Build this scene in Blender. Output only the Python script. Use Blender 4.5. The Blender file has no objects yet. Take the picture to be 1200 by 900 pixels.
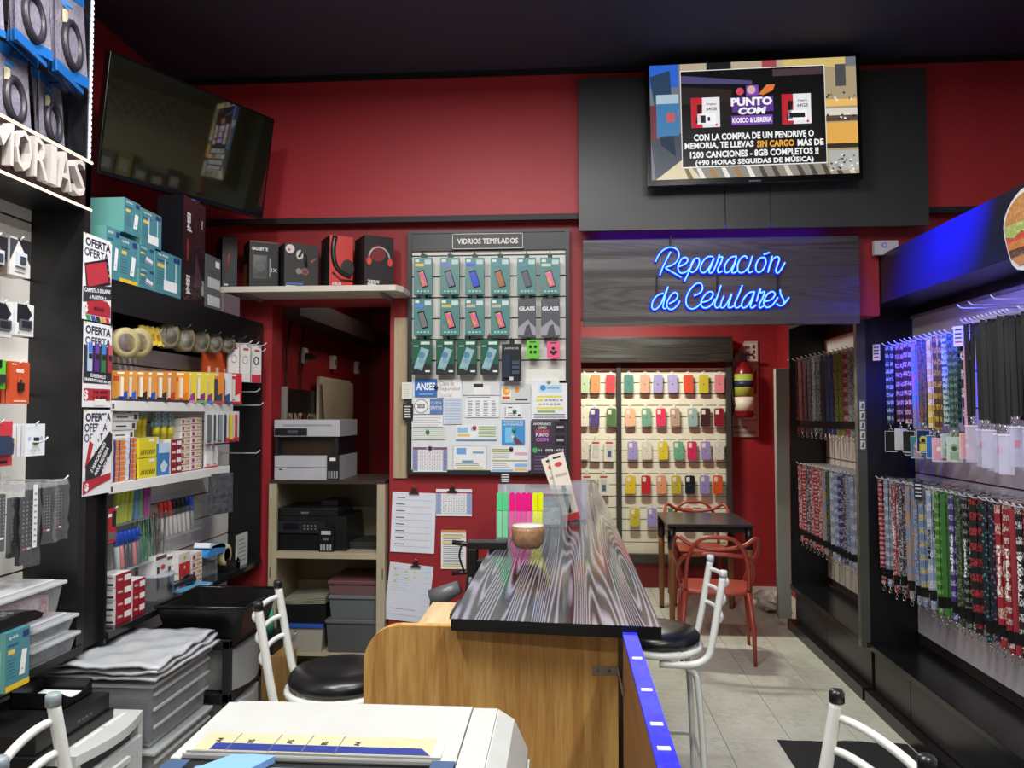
import bpy, math, random
from mathutils import Vector, Matrix
random.seed(7)
S=bpy.context.scene; COL=S.collection
R=math.radians; PI=math.pi
# ---------------- camera, world, lights, exposure ----------------
H=1.61; F=900.0
yaw=math.atan(62/F); pitch=math.atan(35/F*math.cos(yaw))
fw=Vector((-math.sin(yaw)*math.cos(pitch), math.cos(yaw)*math.cos(pitch), math.sin(pitch)))
rt=Vector((math.cos(yaw), math.sin(yaw), 0)); up=rt.cross(fw)
cam=bpy.data.cameras.new('camera'); co=bpy.data.objects.new('camera',cam); COL.objects.link(co)
cam.sensor_fit='HORIZONTAL'; cam.sensor_width=36; cam.lens=36*F/1200; cam.clip_start=.02
m=Matrix((rt,up,-fw)).transposed().to_4x4(); m.translation=(0,0,H); co.matrix_world=m
S.camera=co
S.view_settings.view_transform='Standard'; S.view_settings.look='None'
S.view_settings.gamma=1; S.view_settings.use_curve_mapping=False
S.view_settings.exposure=0.0
w=bpy.data.worlds.new('world'); S.world=w; w.use_nodes=True
w.node_tree.nodes['Background'].inputs[0].default_value=(.6,.65,.75,1)
w.node_tree.nodes['Background'].inputs[1].default_value=.6
def light(name,loc,size,power,col=(1,1,1),target=None,typ='AREA'):
    l=bpy.data.lights.new(name,typ); o=bpy.data.objects.new(name,l); COL.objects.link(o)
    l.energy=power; l.color=col; o.location=loc
    if typ=='AREA':
        l.shape='RECTANGLE'; l.size=size[0]; l.size_y=size[1]
    else: l.shadow_soft_size=size
    if target is not None: o.rotation_euler=(Vector(target)-Vector(loc)).to_track_quat('-Z','Y').to_euler()
    return o
light('ceiling_tube_centre',(-.2,2.2,3.42),(1.3,.12),58,(1,.99,.97))
light('ceiling_tube_left',(-1.1,1.3,3.42),(.12,1.3),62,(1,.99,.97))
light('ceiling_tube_right',(1.0,.7,3.42),(.12,1.3),62,(1,.97,.92))
light('ceiling_tube_rear',(0,-1.2,3.42),(1.6,.12),45,(1,.97,.92))
light('back_room_tube',(.5,6.2,2.78),(.5,.12),58,(1,1,.86))
light('store_room_lamp',(-1.2,5.2,2.55),(.2,.2),2.5,(1,.9,.75))
bl=light('blue_fascia_lamp',(1.0,2.7,3.12),(.06,.12),40,(.005,.005,1),(1.70,3.5,2.44)); bl.data.spread=R(30)
light('blue_soffit_strip',(1.80,3.0,2.185),(.03,1.6),2.8,(.22,.18,1))

def ray(px,py): return (fw*F+rt*(px-600)-up*(py-450))
def at(px,py,Y):
    d=ray(px,py); t=Y/d.y; return Vector((d.x*t,Y,H+d.z*t))
def atx(px,py,X):
    d=ray(px,py); t=X/d.x; return Vector((X,d.y*t,H+d.z*t))
def atz(px,py,Z):
    d=ray(px,py); t=(Z-H)/d.z; return Vector((d.x*t,d.y*t,Z))
# ---------------- materials ----------------
MC={}
def lin(h):
    h=h.lstrip('#'); c=[int(h[i:i+2],16)/255 for i in (0,2,4)]
    return tuple(((x+.055)/1.055)**2.4 if x>.04045 else x/12.92 for x in c)
def dk(h,f=.72):
    return '#%02x%02x%02x'%tuple(int(int(h[i:i+2],16)*f) for i in (1,3,5)) if h else None
def M(h,rough=.5,kind='plain',metal=0,b=None,sc=8,em=1.0,alpha=1):
    key=(h,rough,kind,metal,b,sc,em,alpha)
    if key in MC: return MC[key]
    m=bpy.data.materials.new(kind+'_'+h.strip('#')); m.use_nodes=True; nt=m.node_tree; N=nt.nodes; Lk=nt.links
    P=N['Principled BSDF']; c=lin(h)+(1,)
    P.inputs['Base Color'].default_value=c; P.inputs['Roughness'].default_value=rough; P.inputs['Metallic'].default_value=metal
    def tc(out='Object'):
        t=N.new('ShaderNodeTexCoord'); return t.outputs[out]
    def mapping(src,scale):
        mp=N.new('ShaderNodeMapping'); mp.inputs['Scale'].default_value=scale; Lk.new(src,mp.inputs[0]); return mp.outputs[0]
    def noise(vec,scale,det=3,rg=.5):
        n=N.new('ShaderNodeTexNoise'); n.inputs['Scale'].default_value=scale; n.inputs['Detail'].default_value=det; n.inputs['Roughness'].default_value=rg; Lk.new(vec,n.inputs['Vector']); return n.outputs['Fac']
    def ramp(fac,stops):
        r=N.new('ShaderNodeValToRGB'); e=r.color_ramp.elements
        while len(e)<len(stops): e.new(.5)
        for q,(p,cc) in zip(e,stops): q.position=p; q.color=cc
        Lk.new(fac,r.inputs[0]); return r.outputs[0]
    def bump(fac,st,dist=.01):
        bb=N.new('ShaderNodeBump'); bb.inputs['Strength'].default_value=st; bb.inputs['Distance'].default_value=dist
        Lk.new(fac,bb.inputs['Height']); Lk.new(bb.outputs[0],P.inputs['Normal'])
    c2=(lin(b) if b else tuple(x*.8 for x in lin(h)))+(1,)
    if kind=='plain':
        f=noise(tc(),sc,2); Lk.new(ramp(f,[(.3,tuple(x*.93 for x in c[:3])+(1,)),(.7,c)]),P.inputs['Base Color'])
    elif kind=='wall':
        f=noise(tc(),1.3,5,.6); Lk.new(ramp(f,[(.3,c2),(.7,c)]),P.inputs['Base Color']); bump(noise(tc(),90,3),.12,.003)
    elif kind=='chips':
        f=noise(mapping(tc(),(3,3,1.2)),2.2,5,.62); Lk.new(ramp(f,[(.69,c),(.71,c2)]),P.inputs['Base Color'])
    elif kind=='wood':   # grain along local axis given in sc: 'x','y','z'
        s={'x':(1.6,26,26),'y':(26,1.6,26),'z':(26,26,1.6)}[sc]
        v=mapping(tc(),s); f=noise(v,1.2,6,.62); n2=noise(mapping(tc(),tuple(x*5 for x in s)),1.5,3)
        mx=N.new('ShaderNodeMath'); mx.operation='ADD'; Lk.new(f,mx.inputs[0]); 
        m2=N.new('ShaderNodeMath'); m2.operation='MULTIPLY'; m2.inputs[1].default_value=.35; Lk.new(n2,m2.inputs[0]); Lk.new(m2.outputs[0],mx.inputs[1])
        Lk.new(ramp(mx.outputs[0],[(.5,c2),(.85,c)]),P.inputs['Base Color']); bump(mx.outputs[0],.15,.002)
    elif kind=='grain':  # contour-like open grain (brushed veneer)
        s={'x':(.35,5,9),'y':(8,.22,5),'z':(5,5,.55)}[sc]
        v=mapping(tc(),s); f=noise(v,1.1,1.5,.35)
        a=N.new('ShaderNodeMath'); a.operation='MULTIPLY'; a.inputs[1].default_value=34; Lk.new(f,a.inputs[0])
        fr=N.new('ShaderNodeMath'); fr.operation='FRACT'; Lk.new(a.outputs[0],fr.inputs[0])
        Lk.new(ramp(fr.outputs[0],[(.35,c),(.62,c2),(.72,c2),(.97,c)]),P.inputs['Base Color']); bump(fr.outputs[0],.25,.002)
    elif kind=='marble':
        f=noise(tc('Object'),3.0,6,.65); v2=noise(tc(),6,8,.7)
        Lk.new(ramp(f,[(.35,c2),(.5,c),(.52,c2),(.56,c)]),P.inputs['Base Color'])
    elif kind=='dots':
        v=N.new('ShaderNodeTexVoronoi'); v.inputs['Scale'].default_value=sc; Lk.new(tc(),v.inputs['Vector'])
        Lk.new(ramp(v.outputs['Distance'],[(.32,c2),(.36,c)]),P.inputs['Base Color'])
    elif kind=='blotch':
        f=noise(tc(),sc*(2.4 if sc<60 else 1),3,.6); Lk.new(ramp(f,[(.5,c),(.58,c2)]),P.inputs['Base Color'])
    elif kind=='bands':
        sp=N.new('ShaderNodeSeparateXYZ'); Lk.new(tc(),sp.inputs[0])
        a=N.new('ShaderNodeMath'); a.operation='MULTIPLY'; a.inputs[1].default_value=sc; Lk.new(sp.outputs['Z'],a.inputs[0])
        fr=N.new('ShaderNodeMath'); fr.operation='FRACT'; Lk.new(a.outputs[0],fr.inputs[0])
        a.inputs[1].default_value=sc*1.7
        n1=noise(mapping(tc(),(1,1,.45)),230,2); g=N.new('ShaderNodeMath'); g.operation='GREATER_THAN'; g.inputs[1].default_value=.49; Lk.new(n1,g.inputs[0])
        g2=N.new('ShaderNodeMath'); g2.operation='GREATER_THAN'; g2.inputs[1].default_value=.5; Lk.new(fr.outputs[0],g2.inputs[0])
        mu=N.new('ShaderNodeMath'); mu.operation='MULTIPLY'; Lk.new(g.outputs[0],mu.inputs[0]); Lk.new(g2.outputs[0],mu.inputs[1])
        Lk.new(ramp(mu.outputs[0],[(.4,c),(.6,c2)]),P.inputs['Base Color'])
    elif kind=='crinkle':
        f=noise(tc(),sc,5,.7); bump(f,1.0,.02); Lk.new(ramp(f,[(.4,c),(.65,c2)]),P.inputs['Base Color'])
    elif kind=='clear':
        P.inputs['Alpha'].default_value=alpha
    elif kind=='glass':
        P.inputs['Transmission Weight'].default_value=1; P.inputs['IOR'].default_value=1.45
    elif kind=='emit':
        P.inputs['Emission Color'].default_value=c; P.inputs['Emission Strength'].default_value=em
        P.inputs['Base Color'].default_value=(.02,.02,.02,1)
    elif kind=='foil':
        f=noise(tc(),25,2); hs=N.new('ShaderNodeHueSaturation'); hs.inputs['Color'].default_value=(.7,.25,.1,1)
        Lk.new(f,hs.inputs['Hue']); hs.inputs['Saturation'].default_value=.9; hs.inputs['Value'].default_value=1; Lk.new(hs.outputs[0],P.inputs['Base Color'])
    MC[key]=m; return m
# ---------------- mesh builder ----------------
def catmull(pts,n=6,closed=False):
    P=[Vector(p) for p in pts]; out=[]; L=len(P)
    for i in range(L if closed else L-1):
        if closed: a,b,c,d=P[(i-1)%L],P[i],P[(i+1)%L],P[(i+2)%L]
        else: a,b,c,d=P[max(i-1,0)],P[i],P[i+1],P[min(i+2,L-1)]
        for k in range(n):
            t=k/n; out.append(.5*((2*b)+(c-a)*t+(2*a-5*b+4*c-d)*t*t+(3*b-a-3*c+d)*t**3))
    if not closed: out.append(P[-1])
    return out
TXT={}
def textgeo(s,off):
    k=(s,off)
    if k not in TXT:
        cu=bpy.data.curves.new('t','FONT'); cu.body=s; cu.size=1; cu.offset=off; cu.resolution_u=2
        o=bpy.data.objects.new('t',cu); COL.objects.link(o)
        me=bpy.data.meshes.new_from_object(o.evaluated_get(bpy.context.evaluated_depsgraph_get()))
        V=[v.co.copy() for v in me.vertices]; Fc=[tuple(p.vertices) for p in me.polygons]
        bpy.data.objects.remove(o); bpy.data.meshes.remove(me); bpy.data.curves.remove(cu)
        if V:
            x0=min(v.x for v in V); x1=max(v.x for v in V); z0=min(v.y for v in V); z1=max(v.y for v in V)
        else: x0=z0=0; x1=z1=1
        TXT[k]=(V,Fc,x0,x1,z0,z1)
    return TXT[k]
class MB:
    def __init__(s): s.v=[]; s.f=[]; s.m=[]; s.s=[]; s.slots=[]; s.T=None
    def mi(s,mat):
        if mat not in s.slots: s.slots.append(mat)
        return s.slots.index(mat)
    def add(s,vs,fs,mat,smooth=False):
        b=len(s.v); T=s.T
        s.v+= [tuple(T@Vector(v)) for v in vs] if T else [tuple(v) for v in vs]
        k=s.mi(mat)
        for f in fs: s.f.append(tuple(b+i for i in f)); s.m.append(k); s.s.append(smooth)
        return s
    def box(s,x0,x1,y0,y1,z0,z1,mat):
        v=[(x,y,z) for z in (z0,z1) for y in (y0,y1) for x in (x0,x1)]
        return s.add(v,[(0,2,3,1),(4,5,7,6),(0,1,5,4),(2,6,7,3),(0,4,6,2),(1,3,7,5)],mat)
    def quad(s,x0,x1,z0,z1,y,mat,rot=0):   # print facing -Y
        cx,cz=(x0+x1)/2,(z0+z1)/2; c,q=math.cos(rot),math.sin(rot)
        v=[(cx+(x-cx)*c-(z-cz)*q,y,cz+(x-cx)*q+(z-cz)*c) for x,z in ((x0,z0),(x1,z0),(x1,z1),(x0,z1))]
        return s.add(v,[(0,1,2,3)],mat)
    def poly(s,pts,y,mat): # flat print from (x,z)
        return s.add([(p[0],y,p[1]) for p in pts],[tuple(range(len(pts)))],mat)
    def disc(s,x,z,r,y,mat,n=14,rz=None):
        rz=rz or r
        return s.poly([(x+r*math.cos(2*PI*i/n),z+rz*math.sin(2*PI*i/n)) for i in range(n)],y,mat)
    def prism(s,pts,a,b,mat,axis='y',smooth=False):
        n=len(pts)
        f={'y':lambda p,t:(p[0],t,p[1]),'x':lambda p,t:(t,p[0],p[1]),'z':lambda p,t:(p[0],p[1],t)}[axis]
        v=[f(p,a) for p in pts]+[f(p,b) for p in pts]
        k=s.mi(mat); s.add(v,[tuple(range(n)),tuple(range(2*n-1,n-1,-1))],mat)
        return s.add(v,[(i,i+n,(i+1)%n+n,(i+1)%n) for i in range(n)],mat,smooth)
    def tube(s,pts,r,mat,n=8,closed=False,flat=None):
        P=[Vector(p) for p in pts]; L=len(P); vs=[]; fs=[]
        rr=r if isinstance(r,(list,tuple)) else [r]*L
        prev=None
        for i,p in enumerate(P):
            if closed: t=P[(i+1)%L]-P[i-1]
            else: t=P[min(i+1,L-1)]-P[max(i-1,0)]
            if t.length<1e-9: t=Vector((0,0,1))
            t.normalize()
            if prev is None:
                a=Vector((0,0,1)) if abs(t.z)<.9 else Vector((0,1,0))
            else: a=prev
            u=(a-t*a.dot(t)).normalized(); w_=t.cross(u); prev=u
            for k in range(n):
                an=2*PI*k/n; c=math.cos(an)*(flat or 1)
                vs.append(p+(u*c+w_*math.sin(an))*rr[i])
        for i in range(L if closed else L-1):
            j=(i+1)%L
            for k in range(n): fs.append((i*n+k,i*n+(k+1)%n,j*n+(k+1)%n,j*n+k))
        if not closed: fs+= [tuple(range(n-1,-1,-1)),tuple((L-1)*n+k for k in range(n))]
        return s.add(vs,fs,mat,True)
    def lathe(s,prof,mat,c=(0,0,0),n=20,axis='z',sm=True):
        vs=[];fs=[]
        for r,h in prof:
            for k in range(n):
                a=2*PI*k/n
                if axis=='z': vs.append((c[0]+r*math.cos(a),c[1]+r*math.sin(a),c[2]+h))
                elif axis=='y': vs.append((c[0]+r*math.cos(a),c[1]+h,c[2]+r*math.sin(a)))
                else: vs.append((c[0]+h,c[1]+r*math.cos(a),c[2]+r*math.sin(a)))
        for i in range(len(prof)-1):
            for k in range(n): fs.append((i*n+k,i*n+(k+1)%n,(i+1)*n+(k+1)%n,(i+1)*n+k))
        if prof[0][0]>0: fs.append(tuple(range(n-1,-1,-1)))
        if prof[-1][0]>0: fs.append(tuple((len(prof)-1)*n+k for k in range(n)))
        return s.add(vs,fs,mat,sm)
    def text(s,st,x,z,h,y,mat,w=None,off=.02,rot=0,ex=0,anchor='c',shear=0):
        V,Fc,x0,x1,z0,z1=textgeo(st,off)
        if not V: return s
        sz=h/(z1-z0) if h else 1
        sx=(w/(x1-x0)) if w else sz
        if anchor=='c': ox=-(x0+x1)/2
        elif anchor=='l': ox=-x0
        else: ox=-x1
        c,q=math.cos(rot),math.sin(rot); vs=[]
        for v in V:
            a=(v.x+ox)*sx; b=(v.y-(z0+z1)/2)*sz; a+=b*shear
            vs.append((x+a*c-b*q,y,z+a*q+b*c))
        if ex:
            n=len(vs); s.add([(a,b-ex,c2) for a,b,c2 in vs],Fc,mat)
            from collections import Counter
            E=Counter(); 
            for f in Fc:
                for i in range(len(f)): E[(f[i],f[(i+1)%len(f)])]+=1
            bd=[e for e in E if (e[1],e[0]) not in E]
            s.add(vs+[(a,b-ex,c2) for a,b,c2 in vs],[(e[1],e[0],e[0]+n,e[1]+n) for e in bd],mat)
        else: s.add(vs,Fc,mat)
        return s
    def build(s,name,parent=None,loc=None,rotz=None,bevel=0):
        me=bpy.data.meshes.new(name); me.from_pydata(s.v,[],s.f)
        for m_ in s.slots: me.materials.append(m_)
        me.polygons.foreach_set('material_index',s.m); me.polygons.foreach_set('use_smooth',s.s); me.update()
        o=bpy.data.objects.new(name,me); COL.objects.link(o)
        if parent: o.parent=parent
        if loc is not None: o.location=loc
        if rotz is not None: o.rotation_euler=(0,0,rotz)
        if bevel:
            b=o.modifiers.new('bevel','BEVEL'); b.width=bevel; b.segments=2; b.limit_method='ANGLE'; b.angle_limit=R(50)
        return o
def tag(o,label=None,cat=None,group=None,kind=None):
    if label: o['label']=label
    if cat: o['category']=cat
    if group: o['group']=group
    if kind: o['kind']=kind
    return o
def thing(name,label,cat,loc=(0,0,0),rotz=0,group=None):
    o=bpy.data.objects.new(name,None); COL.objects.link(o); o.empty_display_size=.05
    o.location=loc; o.rotation_euler=(0,0,rotz); return tag(o,label,cat,group)
def struct(mb,name,**k): return tag(mb.build(name,**k),kind='structure')
def inst(o,parent,loc,rot=None,name=None):
    c=o.copy(); COL.objects.link(c); c.parent=parent; c.location=loc
    if rot is not None: c.rotation_euler=rot
    return c
ORD=['first','second','third','fourth','fifth','sixth','seventh','eighth','ninth','tenth','eleventh','twelfth','thirteenth','fourteenth','fifteenth','sixteenth','seventeenth','eighteenth','nineteenth','twentieth','twenty-first','twenty-second','twenty-third','twenty-fourth']
LR=PI/2; RR=-PI/2     # left-wall items face +X, right-wall items face -X
BLK=M('#101114',.35); BLKM=M('#141518',.55); WHT=M('#e8e8e4',.5); PAPER=M('#e9eaec',.7); RED=M('#9c2128',.55,'wall',b='#8c1a22'); REDS=M('#941a20',.55,'chips',b='#b8a89c')
CHROME=M('#c0c0c0',.25,metal=1); GREYT=M('#6a6c6e',.6); DARK=M('#08080a',.6); CLEAR=M('#c8d0d4',.12,'clear',alpha=.06); CLEAR2=M('#cfd6da',.2,'clear',alpha=.28)
INK=M('#1a1a1e',.6)
# ---------------- setting ----------------
YB=4.25; CEIL=3.52; XLW=at(205,83,YB).x; XRW=2.75
zr=at(470,262,YB).z; zo1=at(400,356,YB).z; xo1a=-1.66; xo1b=at(457,450,YB).x; xo2=at(681,450,YB).x; zo2=at(800,372,YB).z
REDB=M('#bc323b',.5,'wall',b='#b22c36')
m=MB(); m.box(XLW-.1,XRW+.1,-2.6,7.6,-.12,-.012,M('#5c5850',.8)); fl=struct(m,'floor')
TILE=M('#c9c9bc',.22,'marble',b='#b9b8aa')
tm=MB(); tm.box(.0015,.3285,.0015,.3285,-.012,0,TILE); t0=None
for i in range(-8,8):
    for j in range(-9,12):
        x=.779+.33*i; y=3.607+.33*j
        if x<XLW or x>1.8 or y<.6 or y>7.3 : continue
        if y<1.5 and x<.3: continue
        if t0 is None: t0=tm.build('tile',fl,(x,y,0))
        else:
            c=inst(t0,fl,(x,y,0),(0,0,0))
m=MB(); m.box(XLW-.1,XRW+.1,-2.6,YB+.15,CEIL,CEIL+.1,M('#3a3a48',.7)); struct(m,'ceiling')
m=MB(); m.box(-.2,2.9,YB+.15,7.6,2.9,3.0,M('#1b1316',.7)); m.box(-2.2,-.2,YB+.15,7.0,2.62,2.7,M('#150e10',.7)); struct(m,'ceiling')
m=MB(); m.box(XLW-.1,XLW,-2.6,YB+.15,0,CEIL,RED); struct(m,'wall_left')
m=MB(); m.box(XRW,XRW+.1,-2.6,YB+.15,0,CEIL,M('#c8c4a4',.7,'wall',b='#b4b090')); struct(m,'wall_right')
m=MB(); m.box(XLW-.1,XRW+.1,-2.7,-2.6,0,CEIL,M('#8d8a78',.8)); struct(m,'wall_front')
m=MB()
T=.15
m.box(XLW,xo1a,YB,YB+T,0,zr,RED); m.box(xo1a,xo1b,YB,YB+T,zo1,zr,RED); m.box(xo1b,xo2,YB,YB+T,0,zr,RED)
m.box(xo2,1.695,YB,YB+T,zo2,zr,RED); m.box(1.695,XRW,YB,YB+T,2.48,zr,RED); m.box(2.02,XRW,YB,YB+T,0,2.48,RED)
m.box(XLW,XRW,YB-.05,YB+T,zr,CEIL,REDB)
struct(m,'wall_back')
m=MB(); m.box(XLW,XRW,YB-.075,YB-.05,zr-.01,zr+.022,BLKM); struct(m,'trim_1')
m=MB(); m.box(XLW,XRW,YB-.07,YB-.05,CEIL-.03,CEIL,BLKM); struct(m,'trim_2')
# left store room
YS=6.7
m=MB(); m.box(-1.85,-1.72,YB+T,YS+.1,0,2.65,REDS); m.box(-1.72,-.2,YS,YS+.1,0,2.65,REDS); m.box(-.32,-.2,YB+T,YS,0,2.65,RED); struct(m,'wall_storeroom')
m=MB(); m.box(-.3,.0,7.0,7.6,0,2.9,RED); m.box(-.2,.0,YB+T,7.4,0,2.9,RED); m.box(0,2.9,7.38,7.5,0,2.9,RED); m.box(2.0,2.1,YB+T,7.4,0,2.9,RED)
struct(m,'wall_backroom')
# door jamb timber on wall + pipe + beam
a=at(463,373,YB); b=at(478,560,YB); m=MB(); m.box(a.x,b.x,YB-.018,YB,b.z,a.z,M('#b7a688',.6,'wood',b='#a08c6c',sc='z'))
struct(m,'trim_3')
m=MB(); a=atx(355,366,-1.70); m.box(-1.72,-1.55,YB+T,YS,a.z-.08,a.z+.04,M('#3a2a2a',.6)); m.tube([(-1.5,4.42,2.35),(-.6,5.4,2.35)],.04,M('#2c2224',.6)); struct(m,'trim_4')
a=at(431,500,YS-.03); tag(MB().tube([(a.x,a.y,0),(a.x,a.y,2.6)],.022,M('#6b5a54',.6)).build('pipe'),'dull grey vertical pipe in the corner of the red store room','pipe')
m=MB(); a=atx(322,450,-1.715); m.box(-1.72,-1.70,a.y-.03,a.y+.03,.2,2.5,M('#160c0e',.5)); tag(m.build('cable_duct'),'black vertical cable duct on the red store room wall','duct')
for i,(px,py) in enumerate([(357,417),(391,425),(419,431)]):
    a=atx(px,py,-1.70); m=MB(); m.box(-.035,.035,0,.03,-.05,.05,M('#cfc8c2',.5)); m.box(-.012,.012,-.004,0,-.02,.02,M('#2a2020',.5))
    if i==0: m.box(-.02,.05,-.05,0,-.02,.015,M('#151515',.5))
    tag(m.build('wall_socket',loc=(-1.69,a.y,a.z),rotz=LR),['white wall socket with a black plug, nearest in the store room','plain white wall socket between the plugged one and the far one','farthest white wall socket in the store room'][i],'socket','wall sockets in the store room')
a=atx(368,441,-1.7); b=atx(405,446,-1.7); m=MB()
n=10; vs=[];fs=[]
for i in range(n+1):
    for j in range(9):
        u=i/n; q=j/8; vs.append((u*(b.y-a.y)*(1 if j<7 else .9),-.02-.02*math.sin(u*9+q*3)*q-.02*q,a.z-.02-q*(a.z-1.25)))
for i in range(n):
    for j in range(8): k=i*9+j; fs.append((k,k+1,k+10,k+9))
m.add(vs,fs,M('#cdbfa8',.8),True); m.box(0,b.y-a.y,0,.02,1.2,a.z,M('#d8cbb4',.7))
tag(m.build('fabric_banner',loc=(-1.662,a.y,0),rotz=LR),'cream cloth hung over a pale board behind the white printer','banner')
a=atx(335,455,-1.69); b=atx(369,455,-1.69); m=MB(); wd=b.y-a.y+.25
m.box(0,wd,0,.02,1.2,a.z,M('#1c1a1a',.4)); m.box(-.02,.01,-.01,.02,1.2,a.z+.01,M('#9a9490',.4))
m.text('PUNT',.05,a.z-.2,.1,-.002,M('#c9b89a',.5),w=.24,anchor='l'); m.text('O',.31,a.z-.2,.1,-.002,M('#b03028',.5),w=.06,anchor='l'); m.text('COM',.39,a.z-.2,.1,-.002,M('#c9b89a',.5),w=.2,anchor='l')
m.box(.05,wd-.05,-.002,0,a.z-.28,a.z-.275,M('#c9b89a',.5))
m.text('UTILES ESCOLARES',.05,a.z-.58,.08,-.002,M('#a59058',.5),w=.5,anchor='l')
tag(m.build('shop_sign',loc=(-1.69,a.y,0),rotz=LR),'black sign with cream PUNTO COM lettering behind the white printer','sign')
# cables on red room wall
m=MB(); a=atx(352,395,-1.69)
for dx in (0,.25): m.tube([( -1.705,4.6+dx,1.3),(-1.705,4.6+dx,2.0),(-1.70,4.7+dx,2.3)],.006,M('#180a0c',.6))
tag(m.build('wall_cables'),'thin dark cables running down the red store room wall','cable')
# ---------------- slat helper ----------------
SLW=M('#e6e4dc',.45)
def slats(par,x0,x1,z0,z1,y,pitch,mat=SLW,th=.016,gap=.008,off=0,inner='#4a423c'):
    m=MB(); m.box(x0,x1,y+.006,y+th,z0,z1,M(inner,.7)); m.build('backing',par)
    sm=MB(); sm.box(x0,x1,0,.008,0,pitch-gap,mat); s0=None; z=z0+off
    while z<z1-.02:
        if z+pitch-gap>z1:
            q=MB(); q.box(x0,x1,0,.008,0,z1-z,mat); q.build('slat',par,(0,y,z)); break
        if s0 is None: s0=sm.build('slat',par,(0,y,z))
        else: inst(s0,par,(0,y,z),(0,0,0))
        z+=pitch
HK={}
def hook(par,x,y,z,L=.16,mat=None,tagp=False):
    k=(round(L,3),mat)
    if k not in HK:
        mm=MB(); mm.tube([(0,0,0),(0,-L,0),(0,-L-.01,.004),(0,-L-.022,.016)],.0028,mat or M('#c9ccd2',.35),6); mm.box(-.012,.012,-.003,0,-.012,.014,mat or M('#c9ccd2',.35))
        HK[k]=mm.build('hook',par,(x,y,z)); return HK[k]
    return inst(HK[k],par,(x,y,z),(0,0,0))
# ---------------- tempered glass display on the back wall ----------------
yf=YB-.05
a=at(478,271,yf); b=at(668,557,yf); xa,xb,zt,zb=a.x,b.x,a.z,b.z
disp=thing('wall_display','black framed slat board with hanging packets above a pinned white board','display',(0,yf,0))
m=MB(); W=.022; FR=M('#26262a',.4)
m.box(xa,xa+W,0,.05,zb,zt,FR); m.box(xb-W,xb,0,.05,zb,zt,FR); m.box(xa+W,xb-W,0,.05,zt-.015,zt,FR); m.box(xa+W,xb-W,0,.05,zb,zb+.025,FR)
zh=at(570,293,yf).z; m.box(xa+W,xb-W,.005,.05,zh,zt-.015,FR); m.build('frame',disp)
zw=at(570,446,yf).z; slats(disp,xa+W,xb-W,zw,zh,.02,.117,off=0)
m=MB(); m.box(xa+W+.004,xb-W-.035,.004,.02,zb+.025,zw+.0,M('#dfe3e6',.3)); m.build('whiteboard',disp)
m=MB(); a=at(530,274,yf-.01); b=at(613,291,yf-.01); m.box(a.x,b.x,-.01,0,b.z,a.z,M('#151213',.4))
fx=M('#d8d8d8',.5)
for q in ((a.x,b.x,a.z-.004,a.z),(a.x,b.x,b.z,b.z+.004),(a.x,a.x+.004,b.z,a.z),(b.x-.004,b.x,b.z,a.z)): m.quad(*q,-.0105,fx)
m.text('VIDRIOS TEMPLADOS',(a.x+b.x)/2,(a.z+b.z)/2,.032,-.0108,M('#f0eeee',.5),w=(b.x-a.x)*.86,off=.03); m.build('header_sign',disp)
for zz,xs in ((zh-.012,(485,516,545,575,606,635)),):
    pass
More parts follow.
